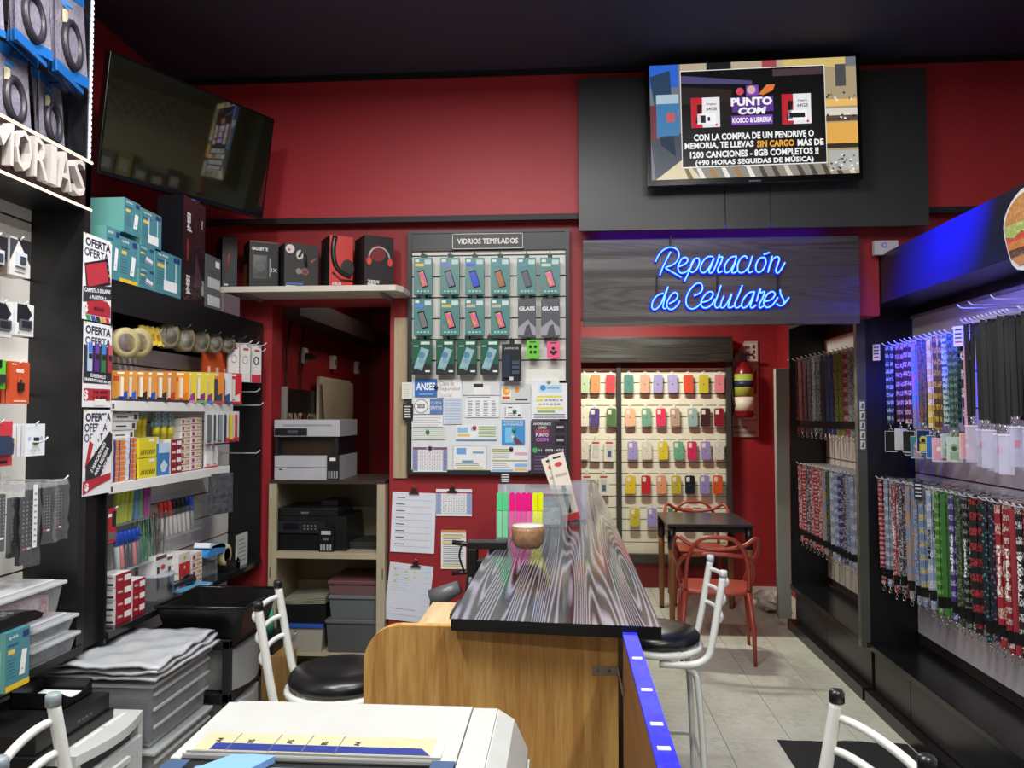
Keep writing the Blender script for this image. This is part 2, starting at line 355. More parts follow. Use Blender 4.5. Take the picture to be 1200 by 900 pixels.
def pack(px0,px1,py0,py1,label,style,cat='packet'):
    y=YB-.10; a=at(px0,py0,y); b=at(px1,py1,y); w_=b.x-a.x; h=a.z-b.z; cx=(a.x+b.x)/2
    t=MB(); GR={'teal':'#528886','green':'#23604c','grey':'#55565c','black':'#202228','lime':'#6cc83c','pink':'#e8608c'}[style[0]]
    n={'teal':3,'green':4,'grey':2,'black':1,'lime':1,'pink':1}[style[0]]
    t.box(-w_/2,w_/2,0,.012*n,-h,0,M(GR,.3)); t.box(-.012,.012,.004,.008,0,.022,M('#18181a',.4))
    hw=w_/2
    if style[0]=='teal':
        sc=M(style[1],.25,'foil' if style[1]=='#foil' else 'plain') if style[1]!='#foil' else M('#e08030',.2,'foil')
        t.quad(hw*.2,hw*.9,-.18*h,-.06*h,-.0008,M('#c4dcd8',.5)); t.quad(-hw*.85,hw*.1,-.24*h,-.16*h,-.0008,M(style[2],.3)); 
        t.quad(-hw*.85,-hw*.4,-.12*h,-.05*h,-.0008,M('#d8e8e8',.4))
        t.quad(-hw*.35,hw*.4,-.82*h,-.34*h,-.001,M('#1c2430',.2),rot=R(17)); t.quad(-hw*.3,hw*.3,-.78*h,-.38*h,-.0015,sc,rot=R(17))
        for k in range(4): t.quad(-hw*.6+k*hw*.36,-hw*.6+k*hw*.36+hw*.2,-.93*h,-.89*h,-.0008,M('#b8d4d0',.5))
        t.disc(-hw*.62,-.78*h,hw*.12,-.0008,M('#c86438',.4),8)
    elif style[0]=='green':
        t.quad(-hw*.1,hw*.85,-.14*h,-.06*h,-.0008,M('#cfe0d8',.5)); t.quad(-hw,hw,-h,-.7*h,-.0008,M('#2a3236',.3)); t.quad(-hw*.45,hw*.45,-.86*h,-.24*h,-.001,M('#9db8c4',.2),rot=R(-20))
        t.disc(-hw*.02,-.44*h,hw*.36,-.0015,M('#5c90ac',.2),14); t.disc(-hw*.02,-.6*h,hw*.3,-.0016,M('#85aabb',.2),14)
        for k in range(3): t.quad(-hw*.8+k*.3*hw,-hw*.6+k*.3*hw,-.84*h,-.8*h,-.0012,M('#30b890',.4))
        t.quad(hw*.4,hw*.9,-.93*h,-.88*h,-.0012,WHT); t.quad(-hw*.85,-hw*.3,-.2*h,-.17*h,-.001,M('#c8d8d4',.5))
    elif style[0]=='grey':
        t.text('GLASS',0,-.26*h,.022,-.001,M('#e4e4ea',.5),w=hw*1.8,off=.04); t.poly([(-hw,-h*.95),(-hw,-h*.75),(-hw*.3,-h*.62),(hw*.1,-h*.54),(hw*.5,-h*.66),(hw,-h*.75),(hw,-h*.95)],-.0008,M('#9a9aa4',.4))
        t.poly([(-hw*.4,-h*.97),(-hw*.1,-h*.72),(hw*.3,-h*.66),(hw*.6,-h*.97)],-.001,M('#44444c',.4))
    elif style[0]=='black':
        t.text('ARMOR',0,-.12*h,.012,-.001,M('#a8acb8',.5),w=hw*1.5); t.box(-hw*.8,-hw*.1,-.012,0,-h*.9,-h*.3,M('#303a4c',.2)); 
        for k in range(3): t.box(hw*.05,hw*.8,-.004-.003*k,-.003*k,-h*(.5+.13*k)-.01,-h*(.45+.13*k),M('#4c5668',.2))
        t.quad(-hw*.2,hw*.2,-h*.97,-h*.88,-.013,M('#c8ccd0',.4))
    else:
        for dx,dz in ((-.4,-.35),(.4,-.35),(-.3,-.65),(.35,-.65)) if style[0]=='lime' else ((0,-.42),(-.35,-.62),(.35,-.62),(0,-.72)):
            t.disc(dx*hw,dz*h,hw*.26,-.001,M('#16181c',.3),10)
        t.quad(-hw*.5,hw*.5,-.12*h,-.06*h,-.001,M('#182018',.4))
    o=t.build('screen_protector_pack' if style[0] in('teal','green','grey') else 'accessory_pack',loc=(cx,y,a.z)); tag(o,label,cat,'hanging packets on the slat board')
    hook(disp,cx,.02,a.z+.016,.05 ,M('#202024',.4))
rowx=[(485,506),(516,538),(545,567),(575,597),(606,628),(633,656)]
tc_=[('#foil','#e8c040'),('#7a7890','#7868c8'),('#3050d8','#3048e0'),('#b07048','#5c8ca0'),('#67606e','#4a90a8'),('#foil','#c8d8c0')]  # glare on the packets is painted as print colours
des=['rainbow glare painted at its top','painted violet glare','painted deep blue glare','copper tinted phone print','plain grey phone print','painted red and green glare']
for i,(x0,x1) in enumerate(rowx):
    pack(x0,x1,302,345,f'teal screen protector packet, {ORD[i]} in the top row, {des[i]}',('teal',)+tc_[i])
t2=[('#807c80','#4888e8'),('#foil','#c8c070'),('#foil','#d0b0a0'),('#foil','#c8b8a0')]
for i in range(4):
    x0,x1=rowx[i]; pack(x0,x1,350,393,f'teal screen protector packet, {ORD[i]} from the left in the middle row',('teal',)+t2[i])
for i in (4,5):
    x0,x1=rowx[i]; pack(x0+1,x1,350,395,['grey glass packet with mountain print, left of the two','grey glass packet with mountain print, right of the two beside the frame'][i-4],('grey',))
for i,(x0,x1) in enumerate([(483,505),(511,532),(536,558),(563,584)]):
    pack(x0,x1,398,439,f'dark green packet with pale blue phone print, {ORD[i]} from the left in the bottom row',('green',))
pack(588,611,403,447,'black blister packet with dark phone case, hanging lowest on the slat board',('black',))
pack(617,632,399,420,'small lime green packet of camera lens covers',('lime',))
pack(641,656,400,420,'small pink packet of camera lens covers',('pink',))
# papers on the white board
def paper(name,label,cat,px0,px1,py0,py1,y,draw,base=PAPER,grp='papers pinned to the white board',rot=0,th=.0015):
    a=at(px0,py0,y); b=at(px1,py1,y); w_=b.x-a.x; h=a.z-b.z
    t=MB(); t.box(-w_/2,w_/2,0,th,-h,0,base); draw(t,w_,h)
    o=t.build(name,loc=((a.x+b.x)/2,y,a.z)); o.rotation_euler=(0,rot,0); return tag(o,label,cat,grp)
def lines(t,x0,x1,z0,z1,n,col='#9aa0a8',fr=.35,rag=True):
    st=(z1-z0)/n; mt=M(col,.7)
    for i in range(n):
        z=z1-st*(i+.5); xe=x1-(random.random()*.25*(x1-x0) if rag else 0); t.quad(x0,xe,z-st*fr/2,z+st*fr/2,-.0006,mt)
def grid(t,x0,x1,z0,z1,nx,nz,mk=None):
    g=M('#9a96b4',.7)
    for i in range(nx+1): x=x0+(x1-x0)*i/nx; t.quad(x-.0008,x+.0008,z0,z1,-.0006,g)
    for i in range(nz+1): z=z0+(z1-z0)*i/nz; t.quad(x0,x1,z-.0008,z+.0008,-.0006,g)
    for i in range(nx):
        for j in range(nz):
            cx=x0+(x1-x0)*(i+.5)/nx; cz=z0+(z1-z0)*(j+.5)/nz
            if mk and 0<i<nx-1 and j>=nz-4: t.quad(cx-.007,cx+.007,cz-.0012,cz+.0012,-.0008,M('#c8385c',.6),rot=R(40))
            else: t.quad(cx-.002,cx+.002,cz-.003,cz+.003,-.0008,M('#5a5668',.6))
yw=yf-.003
def d_anses(t,w_,h):
    t.quad(-w_/2,w_/2,-h,0,-.0004,M('#2f6cb4',.5)); t.text('ANSES',0,-h*.42,h*.42,-.0008,M('#f0f4f8',.6),w=w_*.86,off=.03); lines(t,-w_*.3,w_*.4,-h*.92,-h*.78,1,'#9cc0e4')
paper('notice','blue ANSES notice at the top left of the white board','notice',486,512,444,465,yw,d_anses)
def d_clave(t,w_,h):
    for k,s in enumerate(('Clave de','Seguridad','Social')): t.text(s,-w_*.42,-h*(.2+.32*k),h*.24,-.0008,M('#a07860' if k<2 else '#c8b080',.6),w=w_*(.6,.84,.5)[k],anchor='l',off=0)
paper('handwritten_note','white handwritten note reading Clave de Seguridad','note',513,541,445,466,yw,d_clave)
def d_round(t,w_,h):
    t.disc(-w_*.25,-h*.5,h*.46,-.0005,M('#202024',.6),24); t.disc(-w_*.25,-h*.5,h*.42,-.0007,PAPER,24); t.text('2025',-w_*.25,-h*.5,h*.26,-.001,INK,w=h*.5,off=.04)
    t.quad(w_*.05,w_*.5,-h,0,-.0005,M('#5b7cb4',.5)); t.text('CUIDA',w_*.27,-h*.3,h*.2,-.001,M('#b8c8e0',.5),w=w_*.38); t.text('DATOS',w_*.27,-h*.6,h*.2,-.001,M('#e8eef4',.5),w=w_*.38)
paper('notice','notice with a round black stamp and a slate blue square','notice',485,519,467,485,yw,d_round)
paper('document','pale blue ruled list below the handwritten note','paper',520,541,466,497,yw,lambda t,w_,h:(lines(t,-w_*.44,w_*.44,-h*.97,-h*.05,9,'#a8bcd4',.4,False)),base=M('#d0d8e4',.7))
paper('document','small white paper of grey text lines left of the pale blue list','paper',484,519,487,500,yw,lambda t,w_,h:lines(t,-w_*.47,w_*.47,-h*.95,-h*.1,4,'#9a9ca0',.2))
paper('document','white form with a green magnet, lower left of the board','paper',483,522,501,515,yw,lambda t,w_,h:(lines(t,-w_*.47,w_*.47,-h*.95,-h*.05,5,'#aab4a8',.25,False)),base=M('#dde2dc',.7))
paper('document','plain pale sheet with one dark heading at the board top','paper',542,586,446,463,yw,lambda t,w_,h:(t.box(-w_*.2,w_*.25,-.0006,0,-h*.95,-h*.35,WHT),t.quad(-w_*.2,w_*.05,-h*.45,-h*.22,-.0009,INK)),base=M('#d6dadb',.7))
def d_tab(t,w_,h):
    lines(t,-w_*.47,w_*.3,-h*.1,-h*.02,1,'#6a6a6e')
    for k in range(4): lines(t,-w_*.42+k*w_*.23,-w_*.28+k*w_*.23,-h*.95,-h*.2,8,'#8a8c94',.4)
paper('document','white sheet with a four column table of figures','paper',545,585,464,489,yw,d_tab)
def d_sun(t,w_,h):
    t.quad(-w_*.48,-w_*.15,-h*.85,-h*.1,-.0005,WHT); t.disc(-w_*.31,-h*.4,h*.2,-.0008,M('#f0a020',.5)); t.disc(-w_*.28,-h*.35,h*.09,-.001,M('#f8d080',.5)); t.quad(-w_*.45,-w_*.18,-h*.8,-h*.66,-.0008,M('#c85820',.5)); t.disc(w_*.06,-h*.32,h*.13,-.001,M('#f08828',.5)); lines(t,0,w_*.45,-h*.9,-h*.75,1,'#4a4c50',.7)
paper('flyer','small flyer with an orange sun mark right of the table sheet','flyer',587,621,450,472,yw,d_sun,base=M('#cfd2cf',.7))
def d_card(t,w_,h):
    t.quad(-w_*.46,-w_*.43,-h*.9,-h*.1,-.0006,INK); lines(t,-w_*.3,0,-h*.3,-h*.05,1,'#50545a'); lines(t,-w_*.3,w_*.1,-h*.92,-h*.6,2,'#50545a',.3); t.quad(w_*.25,w_*.42,-h*.92,-h*.75,-.0006,INK)
paper('card','white business card under a green magnet','card',591,612,475,489,yw,d_card)
def d_term(t,w_,h):
    t.quad(-w_/2,w_/2,-h,0,-.0004,M('#3f92d0',.5)); t.text('TERMINALES',0,-h*.08,h*.08,-.0008,WHT,w=w_*.85); t.text('AUTOMATICAS',0,-h*.19,h*.08,-.0008,WHT,w=w_*.85); t.quad(-w_*.35,w_*.0,-h*.92,-h*.3,-.0006,M('#7cc0ec',.5)); t.poly([(-w_*.05,-h*.62),(w_*.1,-h*.7),(w_*.45,-h*.98),(w_*.1,-h*.98)],-.0008,M('#6a4038',.5)); t.disc(-w_*.02,-h*.68,w_*.07,-.001,M('#e8c8b0',.5))
paper('flyer','bright blue TERMINALES AUTOMATICAS flyer on the white board','flyer',588,615,492,521,yw,d_term)
def d_green(t,w_,h):
    t.quad(-w_*.45,-w_*.2,-h*.5,-h*.15,-.0006,M('#8cc0e0',.5)); t.disc(-w_*.08,-h*.25,h*.14,-.0006,M('#a8c8e0',.5)); t.quad(-w_*.45,-w_*.15,-h*.75,-h*.6,-.0006,M('#e0c060',.5))
    for k in range(5): t.quad(w_*.06,w_*.48,-h*(.14+.15*k),-h*(.08+.15*k),-.0006,M('#b4cc78',.5)); t.quad(w_*.06,w_*.48,-h*(.17+.15*k),-h*(.145+.15*k),-.0006,M('#70746c',.5))
    t.quad(-w_/2,w_/2,-h,-h*.93,-.0006,M('#6aa8d4',.5))
paper('document','wide sheet with green highlighted rows and a red magnet','paper',534,582,498,516,yw,d_green)
def d_cal(t,w_,h):
    t.quad(-w_/2,w_/2,-h*.1,0,-.0004,M('#7a4c68',.6)); t.quad(-w_/2,-w_*.36,-h*.96,-h*.1,-.0004,M('#8c8cb4',.6)); t.quad(w_*.38,w_/2,-h*.96,-h*.1,-.0004,M('#8c8cb4',.6)); grid(t,-w_/2,w_/2,-h*.9,-h*.1,7,6,True); t.text('Febrero',0,-h*.05,h*.07,-.001,WHT)
paper('calendar','month calendar crossed off in red at the board foot','calendar',484,524,524,553,yw,d_cal)
def d_gov(t,w_,h):
    for q in ((-w_*.48,w_*.48,-h*.03,-h*.02),(-w_*.48,w_*.48,-h*.98,-h*.97),(-w_*.48,-w_*.47,-h*.98,-h*.02),(w_*.47,w_*.48,-h*.98,-h*.02)): t.quad(*q,-.0006,INK)
    t.quad(-w_*.38,-w_*.1,-h*.36,-h*.1,-.0006,M('#6aa4dc',.5)); t.quad(w_*.08,w_*.4,-h*.33,-h*.24,-.0006,M('#7aa8c8',.5)); t.quad(-w_*.22,w_*.1,-h*.7,-h*.6,-.0006,M('#62a0b8',.5)); lines(t,-w_*.42,w_*.42,-h*.84,-h*.72,2,'#70747c'); t.quad(-w_*.36,w_*.36,-h*.94,-h*.87,-.0006,M('#d8d05c',.5))
paper('notice','white framed notice with blue letterhead at the board foot centre','notice',530,571,522,551,yw,d_gov)
def d_mix(t,w_,h):
    for z in (.03,.12,.5): t.quad(-w_*.48,w_*(.1 if z<.4 else .48),-h*(z+.06),-h*z,-.0006,M('#a4a860',.5))
    t.quad(w_*.14,w_*.48,-h*.3,-h*.18,-.0006,M('#e0a8b8',.5)); t.quad(w_*.14,w_*.48,-h*.8,-h*.65,-.0006,M('#8cbce4',.5)); t.quad(w_*.14,w_*.48,-h*.95,-h*.85,-.0006,M('#e8c468',.5)); lines(t,-w_*.45,w_*.05,-h*.45,-h*.2,3,'#b0a898'); lines(t,-w_*.45,w_*.05,-h*.85,-h*.62,3,'#b0a898'); t.quad(-w_*.48,w_*.1,-h*.98,-h*.9,-.0006,M('#8cbce4',.5))
paper('document','price table with olive, pink and blue cells, board foot right','paper',575,619,525,553,yw,d_mix)
def d_phone(t,w_,h):
    t.quad(-w_*.3,w_*.35,-h*.26,-h*.04,-.0005,M('#bcdcf0',.5)); t.disc(-w_*.18,-h*.13,h*.08,-.0008,M('#3a88c0',.5)); t.text('celulares',w_*.1,-h*.13,h*.06,-.0008,M('#3a68a0',.5),w=w_*.35)
    y_=M('#e4dc40',.5); g_=M('#7cae50',.5)
    t.quad(-w_*.35,w_*.35,-h*.4,-h*.35,-.0005,y_); t.quad(-w_*.38,-w_*.18,-h*.51,-h*.45,-.0005,y_); t.text('05 98 98 31 88',w_*.12,-h*.48,h*.05,-.0008,INK,w=w_*.5); t.text('04 98 01 63 22 89',0,-h*.59,h*.05,-.0008,INK,w=w_*.6)
    t.quad(-w_*.38,w_*.38,-h*.72,-h*.67,-.0005,y_); t.quad(-w_*.34,w_*.15,-h*.82,-h*.77,-.0005,g_); lines(t,-w_*.44,w_*.44,-h*.99,-h*.84,2,'#70747c',.4,False)
paper('notice','white notice with yellow highlighted phone numbers at the right','notice',623,665,449,491,yf-.012,d_phone)
def d_dark(t,w_,h):
    t.text('AHORRANOS',-w_*.18,-h*.06,h*.05,-.0008,WHT,w=w_*.5); t.text('COMO',-w_*.18,-h*.13,h*.05,-.0008,WHT,w=w_*.25); t.text('PUNTO',-w_*.18,-h*.27,h*.07,-.0008,M('#e8d8f0',.5),w=w_*.35,off=.04); t.text('COM',-w_*.18,-h*.36,h*.07,-.0008,M('#c070c8',.5),w=w_*.35,off=.05); t.quad(-w_*.38,w_*.02,-h*.23,-h*.17,-.0006,M('#b03848',.5))
    for k in (0,1): t.quad(w_*.18,w_*.46,-h*(.22+.25*k),-h*(.03+.25*k),-.0005,M('#17131c',.5)); t.quad(w_*.22,w_*.42,-h*(.14+.25*k),-h*(.1+.25*k),-.0008,M('#b0a8b8',.5))
    t.disc(-w_*.38,-h*.56,h*.05,-.0006,M('#40b060',.5)); t.text('11 - 0878 - 4737',w_*.08,-h*.56,h*.05,-.0008,WHT,w=w_*.7); lines(t,-w_*.4,w_*.4,-h*.95,-h*.65,5,'#6a5878',.4)
paper('poster','dark purple poster reading PUNTO COM with a phone number','poster',622,664,493,555,yf-.010,d_dark,base=M('#38303f',.5))
for i,(px,py,c,l) in enumerate([(511,454,'#1c2440','navy magnet on the ANSES notice'),(501,506,'#2c8048','green magnet on the lower left form'),(504,525,'#26305c','navy magnet on the crossed-off calendar'),(556,501,'#a82038','red magnet on the green striped sheet'),(603,482,'#207048','green magnet on the business card'),(602,504,'#2c9060','green magnet on the blue flyer'),(599,526,'#24304c','navy magnet above the olive and pink table'),(643,448,'#9a9490','grey clip holding the phone number notice')]):
    a=at(px,py,yf-.012); tag(MB().lathe([(.0,0),(.009,.001),(.011,.004),(.011,.009),(.0,.011)],M(c,.3),n=12,axis='y').build('magnet',loc=(a.x,yf-.016,a.z)),l,'magnet','magnets on the white board')
paper('price_tag','tall cream label clipped to the left of the display frame','label',471,483,448,467,yf-.006,lambda t,w_,h:lines(t,-w_*.35,w_*.35,-h*.9,-h*.1,6,'#b0aca0',.2),base=M('#e4e2d8',.7),grp='tags beside the board')
paper('price_tag','small black label with white words left of the display frame','label',472,484,473,492,yf-.006,lambda t,w_,h:lines(t,-w_*.35,w_*.35,-h*.9,-h*.1,5,'#d8d8d8',.4),base=M('#18181a',.5),grp='tags beside the board')
# papers on the red wall
def clipp(px,py,y,lab):
    a=at(px,py,y); t=MB(); t.box(-.028,.028,-.006,.006,-.012,-.006,M('#2a2420',.4)); t.prism([(-.018,-.006),(.018,-.006),(.012,.014),(-.012,.014)],-.008,.006,M('#2a2420',.35)); t.tube([(-.008,0,.012),(-.01,-.006,.03),(0,-.008,.036),(.01,-.006,.03),(.008,0,.012)],.002,CHROME,6)
    tag(t.build('binder_clip',loc=(a.x,y,a.z)),lab,'clip','binder clips on the red wall')
yc=YB-.008
def d_form(t,w_,h):
    for k in range(8): t.quad(-w_*.42,w_*.42,-h*(.13+.11*k)-.001,-h*(.13+.11*k),-.0006,M('#505860',.6)); t.quad(-w_*.4,-w_*.2,-h*(.10+.11*k),-h*(.085+.11*k),-.0006,M('#404850',.6))
    t.quad(w_*.3,w_*.302,-h,0,-.0006,M('#c0c4d0',.6))
paper('clipped_form','white ruled form under a large black clip, upper one','paper',460,511,577,648,yc,d_form,grp='papers on the red wall',rot=R(2),base=M('#dfe3ee',.7),th=.004)
def d_list(t,w_,h):
    lines(t,-w_*.42,w_*.05,-h*.5,-h*.08,9,'#c0c4d4',.2); 
    for k in range(9): t.quad(w_*.32,w_*.46,-h*(.1+.1*k)-.001,-h*(.1+.1*k),-.0006,M('#8088a0',.6))
    for a_,b_ in ((-.4,.1),(-.15,.12),(.05,.12),(-.35,.2),(-.12,.24),(-.38,.3),(.06,.2)): t.quad(w_*a_,w_*(a_+.07),-h*(b_+.03),-h*b_,-.0006,M('#c8dc60',.6))
    t.quad(-w_*.4,w_*.2,-h*.8,-h*.795,-.0006,INK); t.quad(-w_*.45,w_*.3,-h*.9,-h*.897,-.0006,INK)
paper('clipped_form','white list marked in yellow under a clip, lower one','paper',457,508,661,729,yc,d_list,grp='papers on the red wall',rot=R(6),base=M('#d4d8e6',.7),th=.004)
def d_cal2(t,w_,h):
    t.quad(-w_/2,w_/2,-h*.16,-h*.1,-.0004,M('#b0506c',.6)); t.quad(-w_/2,-w_*.36,-h*.92,-h*.14,-.0004,M('#9cacd4',.6)); t.quad(w_*.36,w_/2,-h*.92,-h*.14,-.0004,M('#9cacd4',.6)); grid(t,-w_/2,w_/2,-h*.9,-h*.16,7,5)
paper('calendar','unmarked month calendar clipped to the red wall','calendar',511,553,573,605,yc,d_cal2,grp='papers on the red wall')
def d_yel(t,w_,h):
    t.quad(-w_/2,w_/2,-h*.07,0,-.0006,M('#c89058',.6)); lines(t,-w_*.42,w_*.42,-h*.9,-h*.1,16,'#787c8c',.35)
    for z in (.14,.3,.9): t.quad(-w_*.46,w_*.46,-h*(z+.05),-h*z,-.0007,M('#e0d078',.6))
paper('price_list','narrow printed list with yellow bands on the red wall','paper',517,546,621,667,yc,d_yel,grp='papers on the red wall')
clipp(485,576,yc-.008,'large black clip over the upper ruled form'); clipp(530,574,yc-.008,'small clip over the unmarked calendar'); clipp(487,662,yc-.008,'clip over the yellow marked list')
# ---------------- white shelf with headset boxes ----------------
ysf=3.98; a=at(262,336,ysf); b=at(470,343,ysf); zs=a.z
sh=thing('wall_shelf','white shelf board over the store room opening carrying gaming boxes','shelf',(0,0,zs))
m=MB(); m.prism([(XLW+.12,YB),(XLW+.12,ysf),(b.x-.03,ysf),(b.x,ysf+.06),(b.x,YB)],-.03,0,M('#d8d2c4',.5),'z'); m.build('board',sh)
for px in (292,450):
    c=at(px,350,ysf+.1); m=MB(); m.box(c.x-.012,c.x+.012,ysf+.05,YB,-.045,-.03,M('#888078',.5)); m.build('bracket',sh)
def gbox(px0,pxc,px1,ptop,label,draw,rot,base='#141216',name='headset_box'):
    # corner edge nearest at pxc; front face pxc..px1, side px0..pxc
    y=ysf+.03; c=at(pxc,336,y); h=at(pxc,ptop,y).z-zs; rot=R(33)
    def hit(px,dx,dy):
        r=ray(px,336); k=(c.x*r.y-c.y*r.x)/(dy*r.x-dx*r.y); return k
    w_=hit(px1,math.cos(rot),math.sin(rot))*.97; d_=hit(px0,-math.sin(rot),math.cos(rot))
    y_lim=(YB-y-w_*math.sin(rot))/math.cos(rot)-.01; d_=max(.04,min(d_,y_lim))
    t=MB(); t.box(0,w_,0,d_,0,h,M(base,.55)); draw(t,w_,h,d_)
    o=t.build(name,loc=(c.x,y,zs),rotz=rot); tag(o,label,'box','boxes on the white shelf')
W2=M('#d8d4d2',.4)
def hset(t,cx,cz,r,c1='#b8b0b0',c2='#b83028',side=1,y=-.001):
    P=[(cx+r*math.cos(a),y,cz+r*1.1*math.sin(a)) for a in [R(x) for x in range(-10,191,20)]]
    t.tube(P,r*.09,M(c1,.3),6); 
    for sx in (-1,1): t.disc(cx+sx*r,cz-r*.25,r*.38,y-.004,M('#38343a',.3),12,r*.5); t.disc(cx+sx*r,cz-r*.25,r*.24,y-.006,M(c2,.3),12,r*.36)
def d1(t,w_,h,d_): 
    P=[(w_*.5,-.001,h*.75),(w_*.42,-.001,h*.6),(w_*.36,-.001,h*.35)]; t.tube(P,.004,M('#c04838',.4),6); t.quad(w_*.15,w_*.4,h*.05,h*.08,-.001,W2)
gbox(250,260,278,276,'tall black headset box at the left end, half behind grey cartons',d1,R(18))
def d2(t,w_,h,d_):
    t.text('GIGABYTE',w_*.35,h*.83,h*.07,-.001,WHT,w=w_*.55,off=.04); t.quad(w_*.12,w_*.6,h*.2,h*.7,-.0008,M('#26282c',.3)); t.quad(w_*.15,w_*.57,h*.24,h*.66,-.001,M('#1a1b1f',.2)); t.disc(w_*.36,h*.45,h*.1,-.0014,M('#303238',.3),16); t.text('1X',w_*.85,h*.4,h*.08,-.001,W2); t.box(0,w_,-.001,0,h*.97,h*.985,M('#8a5424',.5))
    t.quad(w_*.68,w_*.72,h*.25,h*.65,-.001,M('#8c8a88',.4)); t.add([(-.001,d_*.35,h*.05),(-.001,d_*.95,h*.05),(-.001,d_*.95,h*.55),(-.001,d_*.35,h*.55)],[(3,2,1,0)],M('#8a5424',.5))
gbox(276,292,327,281,'black power supply box with white maker lettering and orange side',d2,R(20),name='power_supply_box')
def d3(t,w_,h,d_):
    t.quad(0,w_,0,h,-.0005,M('#262422',.55)); t.disc(w_*.16,h*.87,h*.1,-.001,M('#d8d0cc',.4),16); t.disc(w_*.13,h*.85,h*.03,-.002,M('#b83830',.4)); t.tube([(w_*.42,-.002,h*.7),(w_*.5,-.002,h*.82),(w_*.6,-.002,h*.75),(w_*.64,-.002,h*.5)],.008,M('#1a1a1c',.4),8); t.disc(w_*.44,h*.75,h*.08,-.004,M('#c8c4c0',.4),12,h*.11); t.disc(w_*.6,h*.38,h*.08,-.003,M('#a03838',.4),14); t.disc(w_*.6,h*.38,h*.05,-.004,M('#343230',.4),14); t.disc(w_*.42,h*.38,h*.07,-.003,M('#807c78',.4),12)
    t.poly([(w_*.75,h*.62),(w_*.98,h*.74),(w_*.8,h*.58)],-.001,M('#a83038',.4)); t.quad(w_*.05,w_*.55,h*.07,h*.12,-.001,M('#3c5ca8',.4)); t.quad(w_*.05,w_*.5,h*.02,h*.05,-.001,W2)
gbox(324,333,374,284,'charcoal headset box with a white helmeted head print',d3,R(12))
def d4(t,w_,h,d_):
    t.quad(0,w_,0,h,-.0005,M('#c8322c',.35)); P=[(w_*.22,-.001,h*.98),(w_*.14,-.001,h*.7),(w_*.25,-.001,h*.42),(w_*.55,-.001,h*.28),(w_*.9,-.001,h*.22)]
    t.tube(catmull(P,4),.014,M('#202022',.3),8); t.tube([(w_*.12,-.001,h*.28),(w_*.5,-.001,h*.14),(w_*.98,-.001,h*.14)],.006,M('#2c2c2e',.3),6); t.disc(w_*.75,h*.38,h*.13,-.01,M('#28282a',.3),14,h*.17); t.text('ZEUS',w_*.3,h*.07,h*.055,-.001,W2,w=w_*.42,off=.05)
gbox(376,386,414,275,'red headset box with a large black headset print',d4,R(14))
def d5(t,w_,h,d_):
    t.quad(0,w_,0,h,-.0005,M('#1c1014',.55)); t.disc(w_*.45,h*.66,h*.16,-.0008,M('#7a2028',.4),16); hset(t,w_*.5,h*.55,w_*.36,'#b8b0b0','#d84838'); t.text('ZEUS',w_*.3,h*.1,h*.06,-.001,W2,w=w_*.42,off=.05); t.quad(w_*.1,w_*.4,h*.03,h*.06,-.001,W2)
gbox(415,427,462,275,'black headset box with a red and grey headset print, at the right end',d5,R(12))
# hanging tiny tag
# ---------------- black panel, TV, header, neon ----------------
yp=YB-.14
a=at(678,92,yp); b=at(1089,264,yp); jx=[at(850,240,yp).x,at(903,240,yp).x]
pn=thing('tv_panel','large black backing panel behind the lit television','panel',(0,yp,0)); PB=M('#38393c',.38); zm=at(860,222,yp).z
m=MB(); m.box(a.x,b.x,.02,.085,b.z+.035,a.z,M('#2a2b2e',.5)); m.build('backing',pn)
for x0,x1 in ((a.x,jx[0]-.002),(jx[0]+.002,jx[1]-.002),(jx[1]+.002,b.x)):
    m=MB(); m.box(x0,x1,0,.02,b.z,a.z,PB); m.build('board',pn)
m=MB(); m.box(a.x+.1,b.x-.5,.03,.05,b.z+.018,b.z+.03,M('#2020ff',.3,'emit',em=14)); m.build('blue_led_strip',pn)
yt=yp-.11; a=at(757,71,yt); b=at(1011,212,yt); w_=b.x-a.x; h=a.z-b.z
tv=thing('television','lit flat television showing a shop advert on the black panel','television',((a.x+b.x)/2,yt,(a.z+b.z)/2)); tv.rotation_euler=(R(0),R(-.9),0)
m=MB(); m.box(-w_/2,w_/2,0,.045,-h/2,h/2,M('#0c0c0e',.2)); m.box(-w_*.35,w_*.35,.045,.07,-h*.35,h*.3,BLKM); m.build('casing',tv,bevel=.004)
m=MB(); m.box(-.2,.2,.07,.11,-.12,.12,BLKM); m.build('wall_mount',tv)
bz=.021; sw=w_/2-bz; st=h/2-bz; sb=-h/2+bz+.012
m=MB(); E=lambda c,e=1.0:M(c,.3,'emit',em=e)
X=lambda u:-sw+2*sw*u
Z=lambda v:st+(sb-st)*v
def q(u0,u1,v0,v1,c,y,e=1.): m.quad(X(u0),X(u1),Z(v1),Z(v0),y,E(c,e))
q(0,1,0,1,'#6f747c',-.001)
